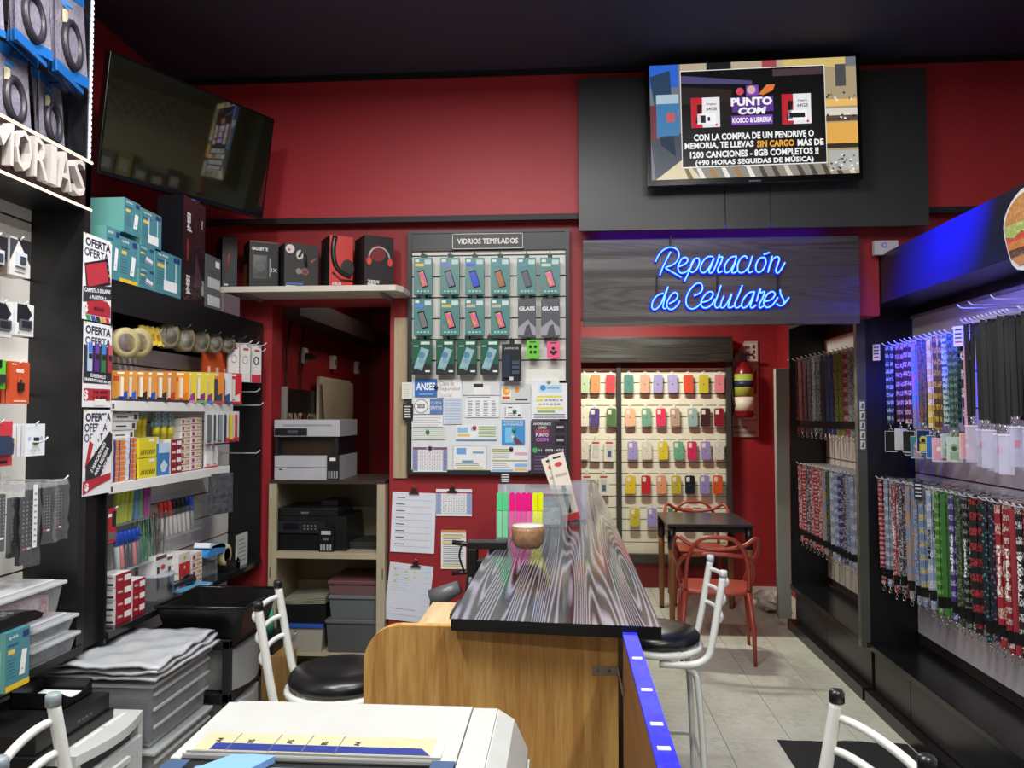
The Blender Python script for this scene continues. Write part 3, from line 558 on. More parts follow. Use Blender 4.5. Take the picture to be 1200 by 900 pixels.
# left part of photo behind
q(0,.14,0,.2,'#2f62c8',-.0012); m.poly([(X(0),Z(.1)),(X(.1),Z(.05)),(X(.12),Z(.8)),(X(.05),Z(.7))],-.0014,E('#28405c')); q(.03,.14,.3,.62,'#3c78a8',-.0016); q(.03,.14,.26,.34,'#a8c0cc',-.0018); q(.08,.12,.42,.5,'#c05858',-.002); q(0,.03,.35,.65,'#6c3038',-.0018)
m.poly([(X(0),Z(.65)),(X(.15),Z(.6)),(X(.15),Z(.85)),(X(.02),Z(1))],-.0014,E('#3c4450')); m.poly([(X(.02),Z(1)),(X(.16),Z(.82)),(X(.24),Z(1))],-.0016,E('#d8cca8')); q(.15,.85,.9,1,'#8c867c',-.0012)
for k in range(14): 
    u=.16+k*.06; m.poly([(X(u),Z(.91)),(X(u+.02),Z(.91)),(X(u+.045),Z(1)),(X(u+.02),Z(1))],-.0016,E(random.choice(['#d8cfc0','#4c443c','#a07840','#e8e4dc'])))
q(.15,.85,0,.09,'#b8a890',-.0012); q(.28,.4,0,.06,'#1c1c20',-.0014); q(.55,.62,0,.06,'#a04850',-.0014); q(.65,.95,0,.08,'#d0b870',-.0014)
q(.85,1,.08,1,'#a89878',-.0013); q(.85,1,.36,.42,'#e8b868',-.0016); q(.85,1,.56,.74,'#e0a850',-.0016); q(.85,1,.5,.55,'#584838',-.0017); q(.9,.95,.06,.25,'#4c4c50',-.0018); q(.85,1,.44,.5,'#d8d0c4',-.0017); q(.85,1,.74,.78,'#302820',-.0017); q(.86,1,.8,.97,'#b0b0ac',-.0016)
for k in range(40): u=.85+random.random()*.14; v=random.choice([.3,.47,.86,.9,.82])+random.random()*.06; q(u,u+.01,v,v+.015,random.choice(['#2c2824','#f0ece4','#786c5c']),-.0019)
q(.15,.85,.06,.905,'#f2f2f0',-.002); q(.153,.847,.066,.897,'#0b0b0e',-.0022)
m.poly([(X(.153),Z(.1)),(X(.5),Z(.17)),(X(.5),Z(.2)),(X(.153),Z(.17))],-.0024,E('#4c4874')); m.poly([(X(.153),Z(.2)),(X(.4),Z(.24)),(X(.4),Z(.35)),(X(.153),Z(.35))],-.0024,E('#2a2020')); q(.6,.84,.08,.14,'#4a3a3e',-.0024); q(.2,.4,.3,.5,'#1c1416',-.0023)
def card(u0,flip):
    q(u0,u0+.14,.3,.56,'#e8e6e8',-.0026); q(u0,u0+.055,.3,.56,'#c02030',-.0028); m.poly([(X(u0+.03),Z(.36)),(X(u0+.055),Z(.36)),(X(u0+.045),Z(.45)),(X(u0+.05),Z(.52)),(X(u0+.02),Z(.52)),(X(u0+.03),Z(.44))],-.003,E('#181012'))
    m.text('Kingston',X(u0+.1),Z(.36),.012,-.003,E('#302c34'),w=.05); m.text('64GB',X(u0+.1),Z(.4),.018,-.003,E('#50505c'),w=.055)
    q(u0+.03,u0+.12,.44,.53,'#f4f4f4',-.003)
    if flip: q(u0+.035,u0+.11,.465,.505,'#1c1c20',-.0032)
    else: q(u0+.045,u0+.07,.455,.52,'#1c2430',-.0032); q(u0+.08,u0+.092,.47,.505,'#1c2430',-.0032)
    m.disc(X(u0+.123),Z(.54),.006,-.0032,E('#c02030'))
card(.2,False); card(.64,True)
PU=E('#8a4cc0'); q(.4,.6,.31,.44,'#5c3490',-.0026); q(.395,.595,.47,.55,'#7c44b4',-.0026); q(.47,.53,.21,.3,'#7c44b4',-.0026)
m.text('PUNTO',X(.495),Z(.35),.045,-.003,E('#f4f4f4'),w=.21,off=.05); m.text('COM',X(.495),Z(.43),.038,-.003,E('#f4f4f4'),w=.14,off=.06,shear=.2); m.text('KIOSCO & LIBRERIA',X(.495),Z(.51),.028,-.003,E('#f4f4f4'),w=.2,off=.04)
m.disc(X(.44),Z(.26),.02,-.003,E('#d04860')); m.disc(X(.495),Z(.25),.022,-.003,E('#d8b0a8')); 
m.poly([(X(.53),Z(.29)),(X(.57),Z(.21)),(X(.61),Z(.21)),(X(.6),Z(.26)),(X(.55),Z(.3))],-.003,E('#d87838'))
WE=E('#f4f4f4')
m.text('CON LA COMPRA DE UN PENDRIVE O',X(.5),Z(.645),.036,-.003,WE,w=2*sw*.58,off=.035)
m.text('MEMORIA, TE LLEVAS',X(.165),Z(.72),.04,-.003,WE,w=2*sw*.335,off=.035,anchor='l'); m.text('SIN CARGO',X(.515),Z(.72),.036,-.003,E('#f0a83c'),w=2*sw*.18,off=.035,anchor='l'); m.text('MÁS DE',X(.71),Z(.715),.043,-.003,WE,w=2*sw*.125,off=.035,anchor='l')
m.text('1200 CANCIONES - 8GB COMPLETOS !!',X(.5),Z(.795),.036,-.003,WE,w=2*sw*.62,off=.035); m.text('(+90 HORAS SEGUIDAS DE MÚSICA)',X(.5),Z(.865),.042,-.003,WE,w=2*sw*.57,off=.035)
m.build('screen',tv)
m=MB(); m.text('SAMSUNG',0,-h/2+.012,.008,-.001,M('#a0a0a8',.4),w=.06); m.build('lettering',tv)
# header board
yh=YB-.06; a=at(683,281,yh); b=at(1008,379,yh)
m=MB(); m.box(a.x,b.x,0,.05,b.z,a.z,M('#4a4240',.35,'grain',b='#342e2e',sc='x')); tag(m.build('header_board',loc=(0,yh,0)),'dark wood grained header board over the opening behind the neon lettering','board')
# neon
yn=yh-.025
neon=thing('neon_sign','glowing blue neon script reading Reparación de Celulares on the header board','neon sign',(0,yn,0))
L1=[[(170,220),(185,185),(215,145),(255,122),(290,120),(325,140),(335,175),(320,215),(285,245),(240,262),(275,285),(350,330)],[(275,150),(250,200),(220,260),(200,315)],
[(330,255),(370,240),(395,215),(385,190),(355,200),(330,245),(330,280),(350,300),(385,290),(410,265)],
[(450,195),(430,230),(400,300),(372,358)],[(415,250),(440,205),(470,195),(478,225),(460,270),(430,295),(410,285)],
[(575,185),(540,185),(505,215),(485,260),(490,290),(515,295),(550,255),(580,195),(560,250),(545,285),(555,300),(575,285),(600,230),(618,170),(618,190),(640,185),(632,220),(608,270),(612,297),(640,285)],
[(740,182),(700,190),(665,230),(655,270),(665,297),(690,285),(720,240),(740,182),(725,240),(705,290),(725,297),(745,280)],
[(815,200),(800,180),(770,195),(748,240),(750,285),(775,298),(805,280),(825,255)],[(850,180),(835,230),(820,275),(830,297),(855,285)],
[(935,190),(905,195),(880,230),(875,275),(895,295),(925,275),(945,230),(940,195),(925,190)],[(930,170),(970,155)],
[(990,180),(975,240),(960,295)],[(965,270),(990,210),(1020,185),(1040,200),(1025,250),(1015,285),(1030,300),(1055,270),(1080,225)]]
L2=[[(225,440),(180,460),(150,500),(145,545),(170,555),(205,520),(235,450),(258,395)],[(258,395),(235,470),(222,540),(240,550)],
[(265,515),(310,490),(325,455),(305,435),(275,460),(250,510),(255,545),(285,555),(320,530),(340,495)],
[(440,460),(480,440),(500,410),(490,375),(455,375),(415,415),(385,475),(390,530),(425,552),(465,535),(500,500)],
[(500,505),(545,490),(575,450),(555,430),(520,450),(490,500),(495,535),(525,545),(560,525),(590,480)],
[(630,385),(605,460),(585,520),(600,545),(625,530)],[(650,460),(630,510),(628,540),(650,540),(680,500),(705,445),(690,500),(680,535),(695,545),(720,530)],
[(780,385),(755,450),(725,520),(740,545),(770,530)],[(865,430),(825,440),(790,480),(775,520),(785,545),(815,530),(845,485),(865,430),(850,490),(835,530),(850,545),(875,525)],
[(880,500),(905,410),(908,440),(935,430),(925,470),(900,520),(905,545),(930,530)],[(940,500),(985,485),(1010,450),(990,430),(955,450),(930,500),(940,535),(965,540),(1000,515),(1030,470)],
[(1045,415),(1050,450),(1070,490),(1070,520),(1045,530),(1020,515)],[(1070,520),(1095,490),(1108,470)]]
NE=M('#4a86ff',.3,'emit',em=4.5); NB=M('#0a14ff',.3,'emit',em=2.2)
for LL in (L1,L2):
    for s_ in LL:
        P=catmull([(at(740+x/6,270+y/6,yn).x,0,at(740+x/6,270+y/6,yn).z) for x,y in s_],4)
        o=MB().tube(P,.0035,NE,6).build('neon_tube',neon)
        P2=[(p.x,.012,p.z) for p in P]; MB().tube(P2,.0085,NB,6).build('glow_tube',neon)  # wider emissive tube behind each stroke imitates the neon glow
m=MB()
for px,y0,y1 in ((770,322,345),(841,322,345),(912,322,345),(786,268,290)):
    p0=at(px,y0,yn); p1=at(px,y1,yn); m.box(p0.x-.003,p0.x+.003,.002,.02,p1.z,p0.z,M('#101018',.5))
m.build('support_wire',neon)
# ---------------- back room: phone case wall ----------------
yk=7.30
a=at(640,432,yk); b=at(852,652,yk); cw=thing('case_display','tall slat board in the back room hung with colourful phone cases','display',(0,yk,0))
CR=M('#e6e3cf',.5); xm=at(725,500,yk).x; pit=.1065
for x0,x1 in ((a.x,xm-.025),(xm+.025,b.x)):
    s_=MB(); 
    slats(cw,x0,x1,b.z+.02,a.z,.0,pit,mat=CR,off=.0)
m=MB(); t_=at(800,396,yk).z; 
for xx in (xm,b.x+.02): m.box(xx-.022,xx+.022,-.06,.02,b.z-.06,a.z+.06,M('#3c3b38',.4))
m.box(a.x,b.x+.042,-.06,.02,b.z-.06,b.z+.02,M('#3c3b38',.4)); m.build('frame',cw)
m=MB(); m.box(a.x,b.x+.045,-.13,.02,a.z+.05,t_,M('#22211f',.35,'grain',b='#37342f',sc='x')); m.build('top_board',cw)
m=MB(); m.box(a.x-.3,b.x+.05,-.04,.02,0,b.z-.06,M('#6c1018',.4)); m.build('plinth',cw)
ROWS=[(450,[(684.5,'#b8d0a8','pale green'),(697.8,'#e89868','orange'),(715.5,'#d85058','coral red'),(736.7,'#5c8c80','dark teal'),(755.5,'#f0a890','salmon'),(771,'#a49ccc','lavender'),(788,'#b0a8d8','glossy lavender'),(806.7,'#dc5838','burnt orange'),(824.5,'#c8bc40','mustard yellow'),(843,'#dc8890','dusty pink')]),
(489,[(684,'#e4e0d0','cream'),(697,'#5c4c88','deep purple'),(716.5,'#5c7c50','moss green'),(738.5,'#e8b890','peach'),(757.5,'#78a890','sage green'),(774.5,'#e04068','hot pink'),(791,'#b89c88','beige'),(811.5,'#98b4b4','grey blue'),(826.5,'#482830','dark plum'),(842.5,'#882430','maroon')]),
(528,[(684,'#dedac8','cream'),(698,'#dcd8c4','cream boxed'),(714,'#e8e4d8','white boxed'),(741.5,'#a098d0','lavender'),(758,'#d8d4c8','white'),(777,'#dcc838','yellow'),(795,'#6cb090','mint'),(811,'#d03460','raspberry'),(827,'#9c90c8','violet'),(842.5,'#d4d4cc','pale grey')]),
(568,[(688,'#dcd8c4','cream boxed'),(707.5,'#dce0dc','white boxed'),(739,'#e0c430','yellow'),(757,'#c42c34','red'),(775,'#e09c74','apricot'),(792.5,'#bcb43c','olive yellow'),(808.5,'#1c2430','black'),(825.5,'#9890cc','violet'),(841,'#d85c30','orange')]),
(606,[(744,'#c8bc44','mustard yellow'),(764,'#9c94d0','lavender'),(783,'#50906c','green'),(806,'#c8504c','red'),(828,'#d8d4c8','white')])]
for ri,(py,row) in enumerate(ROWS):
    cnt=sum(1 for r in row if r[0]>730); li=0; ki=0
    for px,c,nm in row:
        left=px<730; c0=at(px,py,yk-.05); boxed='boxed' in nm
        if left: li+=1
        else: ki+=1
        wv,hv=(.088,.168) if not boxed else (.095,.20)
        t=MB(); n=5; r=.016; pts=[]
        for qx,qz,a0 in ((wv/2-r,hv/2-r,0),(-wv/2+r,hv/2-r,90),(-wv/2+r,-hv/2+r,180),(wv/2-r,-hv/2+r,270)):
            for k in range(4): an=R(a0+30*k); pts.append((qx+r*math.cos(an),qz+r*math.sin(an)))
        if boxed:
            t.box(-wv/2,wv/2,0,.015,-hv/2,hv/2,M('#e4e2d4',.4)); t.quad(-wv*.3,wv*.3,-hv*.35,hv*.25,-.0008,M('#c8ccc8',.3)); t.quad(-wv*.15,wv*.2,-hv*.3,hv*.0,-.0012,M('#4c6484' if px>700 else '#dcd8cc',.3)); t.quad(-wv*.35,wv*.35,hv*.32,hv*.4,-.001,M('#c0403c',.4))
        else:
            t.box(-wv/2-.003,wv/2+.003,.006,.012,-hv/2-.004,hv/2+.004,M('#dcdcd4',.3)); t.prism(pts[::-1],-.008,.006,M(c,.22),'y')
            t.box(-wv*.38,-wv*.02,-.0095,-.008,hv*.17,hv*.42,M('#e8e0d4' if ri else c,.3)); 
            t.disc(0,-hv*.02,.006,-.0088,M('#3c3438' if ri!=3 else '#584040',.3),8); t.quad(-wv*.2,wv*.2,-hv*.36,-hv*.33,-.0088,M(c,.2))
        t.box(-.012,.012,.004,.01,hv/2,hv/2+.03,M('#e8e8e0',.3))
        o=t.build('phone_case',loc=(c0.x,yk-.05,c0.z)); o.rotation_euler=(0,R(random.uniform(-2,2)),0)
        rn=['top row','second row','third row','fourth row','lowest row'][ri]
        tag(o,f"{nm.replace(' boxed','')} {'boxed accessory' if boxed else 'phone case'}, {ORD[(li if left else ki)-1]} in the {rn} {'left' if left else 'right'} of the upright",'phone case','phone cases on the back room wall')
        hook(cw,c0.x,0,c0.z+hv/2+.022,.06,M('#d8d8d0',.3))
# extinguisher and its sign
ye=7.37
a=at(857,400,ye); b=at(889,512,ye); m=MB(); w_=b.x-a.x; h=a.z-b.z
m.box(0,w_,-.012,0,-h,0,M('#b8aca0',.5)); m.poly([(0,0),(w_*.5,0),(0,-h*.22)],-.0128,M('#b02030',.5)); m.poly([(w_*.95,-h*.55),(w_*.95,-h*.3),(0,-h*.78),(0,-h*.6)],-.0128,M('#a82030',.5)); m.box(w_*.45,w_*.93,-.0128,-.012,-h*.2,-h*.03,M('#d8ccc0',.5))
for k in range(3): m.quad(w_*.8,w_*.9,-h*(.08+.055*k),-h*(.04+.055*k),-.0135,M('#7a2430',.5)); m.quad(w_*.52,w_*.7,-h*(.08+.055*k),-h*(.05+.055*k),-.0135,M('#8a6058',.5))
m.text('PESSE',w_*.3,-h*.9,h*.03,-.0135,INK,w=w_*.5); m.box(w_*.4,w_*.93,-.0132,-.012,-h*.83,-h*.76,M('#8a3038',.5)); m.box(w_*.42,w_*.91,-.0136,-.012,-h*.822,-h*.768,M('#c8bcb0',.5)); m.quad(w_*.05,w_*.9,-h*.97,-h*.94,-.0135,M('#8a8078',.5))
tag(m.build('extinguisher_sign',loc=(a.x,ye,a.z)),'red and cream striped fire extinguisher sign on the dark red wall','sign')
c=at(872,455,ye-.13); fe=thing('fire_extinguisher','red fire extinguisher hung on the back room wall beside the phone cases','extinguisher',(c.x,ye-.13,c.z-.27))
MB().lathe([(.075,0),(.085,.02),(.085,.40),(.07,.46),(.03,.5),(.02,.53)],M('#7a1018',.3),n=20).build('cylinder',fe)
m=MB(); m.lathe([(.0865,.2),(.0865,.4)],M('#a8b84c',.5),n=20); m.lathe([(.0868,.28),(.0868,.34)],M('#1c2c4c',.5),n=20); m.build('green_label',fe)
m=MB(); m.lathe([(.0866,.06),(.0866,.19)],M('#d8d4c0',.5),n=20); m.build('white_label',fe)
m=MB(); m.box(-.02,.02,-.03,.03,.52,.57,M('#18181a',.4)); m.box(-.02,.09,-.012,.012,.57,.59,M('#18181a',.4)); m.build('valve_handle',fe)
MB().tube(catmull([(-.02,0,.55),(-.07,0,.62),(-.11,0,.5),(-.108,0,.25),(-.09,-.02,.1)],5),.009,M('#141416',.5)).build('hose',fe)
MB().box(-.03,.03,.07,.13,.3,.36,M('#2a2a2c',.5)).build('bracket',fe)
# grey upright board at the far end
a=at(908,432,5.96); b=at(926,690,5.96); tag(MB().box(a.x,XF-.006 if False else 1.69,5.94,6.0,.075,a.z,M('#8a8c84',.4)).build('upright_board',bevel=.003),'plain grey upright board at the far end of the right hand display','board')
# plastic bag on floor
c=Vector((1.66,6.5,0)); t=MB(); vs=[];fs=[];n=12
for i in range(7):
    for k in range(n):
        an=2*PI*k/n; r=.12*math.sin(PI*(i+.6)/7.2)*(1+.35*random.uniform(-1,1)); vs.append((c.x+r*math.cos(an),c.y+r*math.sin(an)*1.6,i*.028))
for i in range(6):
    for k in range(n): fs.append((i*n+k,i*n+(k+1)%n,(i+1)*n+(k+1)%n,(i+1)*n+k))
fs.append(tuple(range(72,84))); t.add(vs,fs,M('#c4c0b4',.3,'crinkle',b='#dcd8cc',sc=14)); tag(t.build('plastic_bag'),'crumpled pale plastic bag on the floor at the end of the aisle','bag')
# ---------------- right hand display ----------------
XF=1.70; XS=1.96; Y1=4.47; YE=5.94; YN=.7
zft=H+.503*XF; zfb=H+.349*XF; zl=.335
GL=M('#121315',.22); GL2=M('#1d1e22',.3); BKW=M('#0e0f14',.4)
def rloc(x,y): return (XF,Y1-x,y)
D1=thing('slatwall_display','near black lanyard display unit along the right side of the aisle','display unit',(XF,Y1,0),RR)   # local x toward camera
Ln=Y1-YN; dS=XS-XF
slats(D1,.0,Ln,zl,H+.275*XS,dS,.178,mat=M('#d2cfd6',.35),off=.06,inner='#1c1a18')
m=MB(); m.box(-.03,0,.0,dS+.03,zl,zft,BKW); m.build('end_panel',D1)
m=MB(); m.box(-.04,.0,-.05,.0,zl-.03,zft-.02,M('#4c4d48',.18)); m.build('corner_post',D1)
m=MB(); m.box(0,Ln,-.0,.025,zfb,zft,M('#1d1d2c',.4)); m.box(0,Ln,.025,dS+.03,zft-.22,zft-.2,BKW); m.box(0,Ln,.025,dS+.03,zfb,zfb+.02,BKW); m.build('fascia',D1)
m=MB(); m.box(0,Ln,dS,dS+.02,H+.275*XS,zfb,M('#0f1016',.5)); m.build('back_panel',D1)
m=MB(); m.box(0,Ln,dS-.012,dS+.0,H+.275*XS-.004,H+.275*XS+.012,M('#8a8c94',.3)); m.build('edge_trim',D1)
m=MB(); m.box(-.0,Ln,-.02,dS,zl-.03,zl,GL); m.build('ledge',D1,bevel=.002)
m=MB(); m.box(-1.47,-0.0,-.02,dS,zl-.03,zl,GL)
D2=thing('slatwall_display','far black lanyard display unit seen beyond the grey corner post','display unit',(XF,Y1+.04,0),RR)
for o_ in ():pass
m=MB(); m.box(-1.43,-.0,-.02,dS,zl-.03,zl,GL); m.build('ledge',D2,bevel=.002)
slats(D2,-1.43,-.0,zl,H+.285*XS,dS,.178,mat=M('#b4b0a8',.4),off=.06,inner='#1c1a18')
m=MB(); m.box(-1.46,-1.43,0,dS+.03,zl,2.75,BKW); m.build('end_panel',D2)
m=MB(); m.box(-1.43,0,0,.025,2.25,2.5,BKW); m.box(-1.43,0,dS,dS+.02,H+.285*XS,2.5,M('#0c0c0f',.5)); m.build('fascia',D2)
# base
pj=[0]+[Y1-atx(px,py,XF).y for px,py in ((1062,800),)]+[2.0,2.9,Ln]
for i in range(len(pj)-1):
    if pj[i+1]-pj[i]<.05: continue
    MB().box(pj[i]+.003,pj[i+1]-.003,.02,.04,.075,zl-.03,GL2).build('base_panel',D1,bevel=.001)
for x0,x1 in ((-1.43,-.75),(-.744,-.003)): MB().box(x0,x1,.02,.04,.075,zl-.03,GL2).build('base_panel',D2,bevel=.001)
for dd,x0,x1 in ((D1,0,Ln),(D2,-1.46,0)):
    MB().box(x0,x1,-.035,dS,.0,.07,M('#121214',.3)).build('plinth',dd)
# wooden piece of wall top & router
c=at(1036,291,YB-.03); m=MB(); m.box(-.062,.062,-.03,.0,-.04,.035,M('#c8c4d0',.4)); m.disc(-.01,.01,.014,-.032,M('#6878c8',.4)); m.disc(-.01,.01,.008,-.033,M('#c8c4d0',.4))
tag(m.build('wifi_router',loc=(c.x,YB-.0305,c.z)),'small white router on the wall behind the end of the blue lit fascia','router')
# burger sign
c=atx(1206,266,XF-.03); bs=thing('burger_sign','cut out burger picture sign with white rim on the blue lit fascia','sign',(XF-.005,c.y,c.z),RR)
def blob(s,n=28): 
    o=[]
    for k in range(n):
        an=2*PI*k/n; r=.15*s*(1+.04*math.sin(3*an+.5)+.03*math.sin(5*an)); o.append((r*math.cos(an),r*1.0*math.sin(an)))
    return o
MB().prism(blob(1.0)[::-1],-.03,0,M('#b8b8c8',.3)).build('rim',bs)
m=MB(); m.poly(blob(1),-.031,M('#f0f0f2',.4)); r=.14
m.poly([(r*math.cos(R(x)),.02+r*.8*math.sin(R(x))) for x in range(0,181,15)],-.033,M('#c88a4c',.5,'blotch',b='#d8a468',sc=30))
m.poly([(-.138,.03),(-.13,-.01),(-.08,-.022),(-.03,-.005),(.03,-.022),(.08,-.005),(.13,-.015),(.138,.03)],-.035,M('#a8bc60',.5,'blotch',b='#c8d890',sc=60))
m.poly([(-.132,-.008),(-.125,-.04),(.125,-.04),(.132,-.008)],-.034,M('#cc4a38',.5,'blotch',b='#d87058',sc=40)); m.poly([(-.12,-.035),(-.115,-.065),(.115,-.065),(.12,-.035)],-.036,M('#d89048',.5,'blotch',b='#b87038',sc=50)); m.poly([(-.118,-.055),(-.1,-.1),(.1,-.1),(.118,-.055)],-.034,M('#5c4438',.6,'blotch',b='#8a6a54',sc=70)); m.poly([(-.1,-.095),(-.05,-.13),(.05,-.13),(.1,-.095)],-.035,M('#c88c58',.5)); m.build('picture',bs)
# vertical sticker on the post
c=at(1003,498,Y1+.0); m=MB(); m.box(-.018,.018,-.003,0,-.145,.145,M('#5a5a54',.4)); 
for k in range(5): m.quad(-.014,.014,-.135+.055*k,-.088+.055*k,-.0036,M('#d8d8d4',.5)); m.poly([(-.009,-.125+.055*k),(.006,-.128+.055*k),(.009,-.1+.055*k),(-.002,-.096+.055*k),(-.004,-.112+.055*k)],-.004,M('#5a5a54',.5))
tag(m.build('post_sticker',loc=(XF-.025,Y1+.04-.002-.0,c.z)) ,'tall narrow sticker of white squares on the grey corner post','sticker'); bpy.data.objects['post_sticker'].location=(XF-.025,Y1-.001,c.z)
# lanyards
def pal():
    return [('#b8b8b8','dots','#18181c',90,'black and white speckled'),('#b82030','bands','#e8d8d8',22,'red with white marks'),('#98b4d8','bands','#e8ecf0',12,'pale blue and white'),('#c02434','blotch','#e8e0e0',50,'red flecked with white'),('#3a3440','blotch','#c8c4cc',45,'charcoal with pale marks'),('#9cb4dc','blotch','#e0a048',22,'pale blue with orange'),('#c8d4e4','blotch','#5878b0',40,'white and blue'),('#84a4d8','bands','#e8d070',9,'sky blue with yellow patches'),('#b4c8e8','bands','#f0f0f4',8,'blue and white striped'),('#4c9c34','bands','#a8d080',14,'bright green'),('#489438','plain',None,8,'plain green'),('#4c3c94','bands','#c8c4e8',12,'purple with white lettering'),('#2c3c34','blotch','#788c60',50,'dark olive'),('#1c2420','bands','#909c90',16,'black with grey marks'),('#141418','bands','#c83038',9,'wide black with red emblems'),('#16242c','dots','#4c98a0',70,'dark teal starry'),('#18222c','dots','#8c6ca0',70,'navy starry'),('#c82838','bands','#f0d8c8',7,'bright red with pale stripes'),('#b42434','bands','#e8e0dc',13,'crimson with white lettering'),('#c03040','plain',None,8,'plain scarlet'),('#16161a','bands','#e4e4e4',10,'black with white lettering'),('#2c1218','blotch','#c85870',30,'black and rose'),('#5c1824','blotch','#1a1214',40,'maroon marbled'),('#1c3020','blotch','#70a050',40,'black and leaf green')]
def lanyard(loc,rz,L,c,lab,grp,wd=.021,clipn=True,word=None,sub='lanyard'):
    t=thing('lanyard',lab,'lanyard',loc,rz,grp)
    mt=M(dk(c[0]),.55,c[1],b=dk(c[2],.8),sc=c[3]); s_=MB(); 
    for sx in (-1,1):
        x=sx*(wd*.62); s_.prism([(x-wd/2,-.01),(x+wd/2,-.01),(x*.55+wd/2,-L),(x*.55-wd/2,-L)],-.0012+sx*.0025,.0012+sx*.0025,mt)
    P=[(-wd*.62,0,-.012),(-wd*.4,0,.002),(0,0,.006),(wd*.4,0,.002),(wd*.62,0,-.012)]; s_.tube(P,.004,mt,6)
    if word: s_.text(word,-wd*.58,-L*.55,wd*.62,-.0045,M(word_col(c),.5),rot=PI/2,w=min(L*.5,len(word)*.028),off=.03); s_.text(word,wd*.5,-L*.35,wd*.62,-.0005,M(word_col(c),.5),rot=PI/2,w=min(L*.4,len(word)*.026),off=.03)
    s_.build('strap',t)
    if clipn:
        MB().box(-wd*.62,wd*.62,-.005,.006,-L-.045,-L+.003,M('#0c0c0e',.4)).build('buckle',t)
        k=MB(); k.box(-wd*.5,wd*.5,-.002,.002,-L-.088,-L-.045,mt); k.build('tab',t)
        k=MB(); k.tube([(0,0,-L-.086),(0,0,-L-.1)],.003,CHROME,6); k.tube([(.008*math.cos(a),0,-L-.112+.012*math.sin(a)) for a in [PI/4*i for i in range(8)]],.0018,CHROME,5,True); k.build('clip',t)
    return t
def word_col(c): return '#101014' if c[0] in('#b4c8e8','#98b4d8') else '#e8e8e8'
words={1:None,8:'MESSI',11:'adidas',13:'hyperx',17:'Ferrari',18:'Ferrari',20:'TOYOTA',3:'CARP'}
PL=pal(); LX=XF+.055
# lower rack near: order by px
gi=0
lowpx=[1026,1034,1041,1049,1057,1066,1075,1082,1091,1100,1108,1117,1125,1133,1144,1156,1165,1172,1182,1190,1197,1206,1220,1240]
rowz=H-.345
used={}
for i,px in enumerate(lowpx):
    ci=min(i,len(PL)-1)
    p=atx(px,560,LX); zz=1.25
    z0=zz+ (0 if i%2 else .004)
    wide=.03 if ci==14 else .022
    lanyard((LX,p.y,z0),R(-52+random.uniform(-8,8)),.49 if i%3 else .50,PL[ci],f'{PL[ci][4]} lanyard, {ORD[i]} from grey post, front of near lower rack','lanyards on the near lower rack',wide,True,words.get(ci))
    for k,dx in enumerate((.055,.105)):
        c2=PL[(ci+ (0 if k==0 and i%4 else 7*k+3))%24]
        lanyard((LX+dx,p.y+.012,z0-.001),R(-58+random.uniform(-8,8)),.49,c2,f'{c2[4]} lanyard, {["middle","rear"][k]} layer behind {ORD[i]} front one, near lower rack','lanyards on the near lower rack',.021)
for i,px in enumerate(lowpx):
    p=atx(px,560,LX); hook(D1,Y1-p.y,dS,1.25,dS-.04,M('#c4c6ce',.3,metal=0))
# bar along lower rack
m=MB(); m.tube([(0.02,.045,1.268),(Ln-.6,.045,1.268)],.004,CHROME,6); m.build('rail',D1)
# upper rack near
def holder(loc,rz,c,lab,grp,L=.42,strapc='#121418',art=None,clear=False):
    t=thing('card_holder_lanyard',lab,'lanyard',loc,rz,grp); wd=.02
    sm_=M(strapc[0],.55,strapc[1],b=strapc[2],sc=strapc[3]) if isinstance(strapc,tuple) else M(strapc,.6)
    s_=MB()
    for sx in (-1,1):
        x=sx*wd*.62; s_.prism([(x-wd/2,0),(x+wd/2,0),(x*.5+wd/2,-L),(x*.5-wd/2,-L)],-.0012+sx*.0025,.0012+sx*.0025,sm_)
    s_.tube([(-wd*.62,0,-.004),(0,0,.006),(wd*.62,0,-.004)],.004,sm_,6); s_.build('strap',t)
    k=MB(); k.tube([(0,0,-L),(0,0,-L-.03)],.003,CHROME,6); k.tube([(.008*math.cos(a),0,-L-.032+.01*math.sin(a)) for a in [PI/4*i for i in range(8)]],.002,CHROME,5,True); k.build('clip',t)
    k=MB(); z1=-L-.04
    if clear:
        k.box(-.027,.027,-.002,.002,z1-.16,z1,M('#d4d4f0',.15,'clear',alpha=.33)); k.box(-.028,.028,-.003,.003,z1-.006,z1,M('#d8d8ec',.2)); k.box(-.012,.004,-.004,-.0025,z1-.08,z1-.055,M('#c07890',.4)) if clear==2 else None
    else:
        r=.008; k.box(-.03,.03,-.003,.003,z1-.105,z1,M(c,.3)); k.box(-.033,.033,-.001,.001,z1-.11,z1+.002,M('#d8dce0',.3))
        if art:
            k.disc(0,z1-.045,.018,-.0036,M(art[0],.5),12); k.disc(0,z1-.05,.011,-.0042,M(art[1],.5),10); k.quad(-.018,.018,z1-.1,z1-.065,-.0038,M(art[0],.5))
    k.build('card_holder',t)
UP=[('#1c2c3c','bands','#a8b8c8',14,'navy with pale marks'),('#3c1c24','bands','#c8a8a0',12,'dark red with cream marks'),('#1c2430','bands','#6c7c8c',16,'slate'),('#481c28','bands','#d0b8a8',12,'maroon with cream marks'),('#5c8cb0','blotch','#b87078',20,'light blue'),('#3c7c6c','blotch','#88a850',25,'teal and green'),('#28483c','blotch','#984c38',40,'dark green patterned'),('#d8b848','bands','#f0e8c0',10,'yellow'),('#d0ac40','bands','#f0e8d0',9,'golden yellow'),('#4c3818','bands','#b89040',11,'brown and gold'),('#a8c8c4','bands','#243038',22,'pale teal checked'),('#7c9c94','bands','#1c2c2c',20,'grey green checked'),('#243c38','bands','#5c8074',18,'dark green'),('#16181c','bands','#e0e0e4',7,'black with ONE PIECE lettering')]
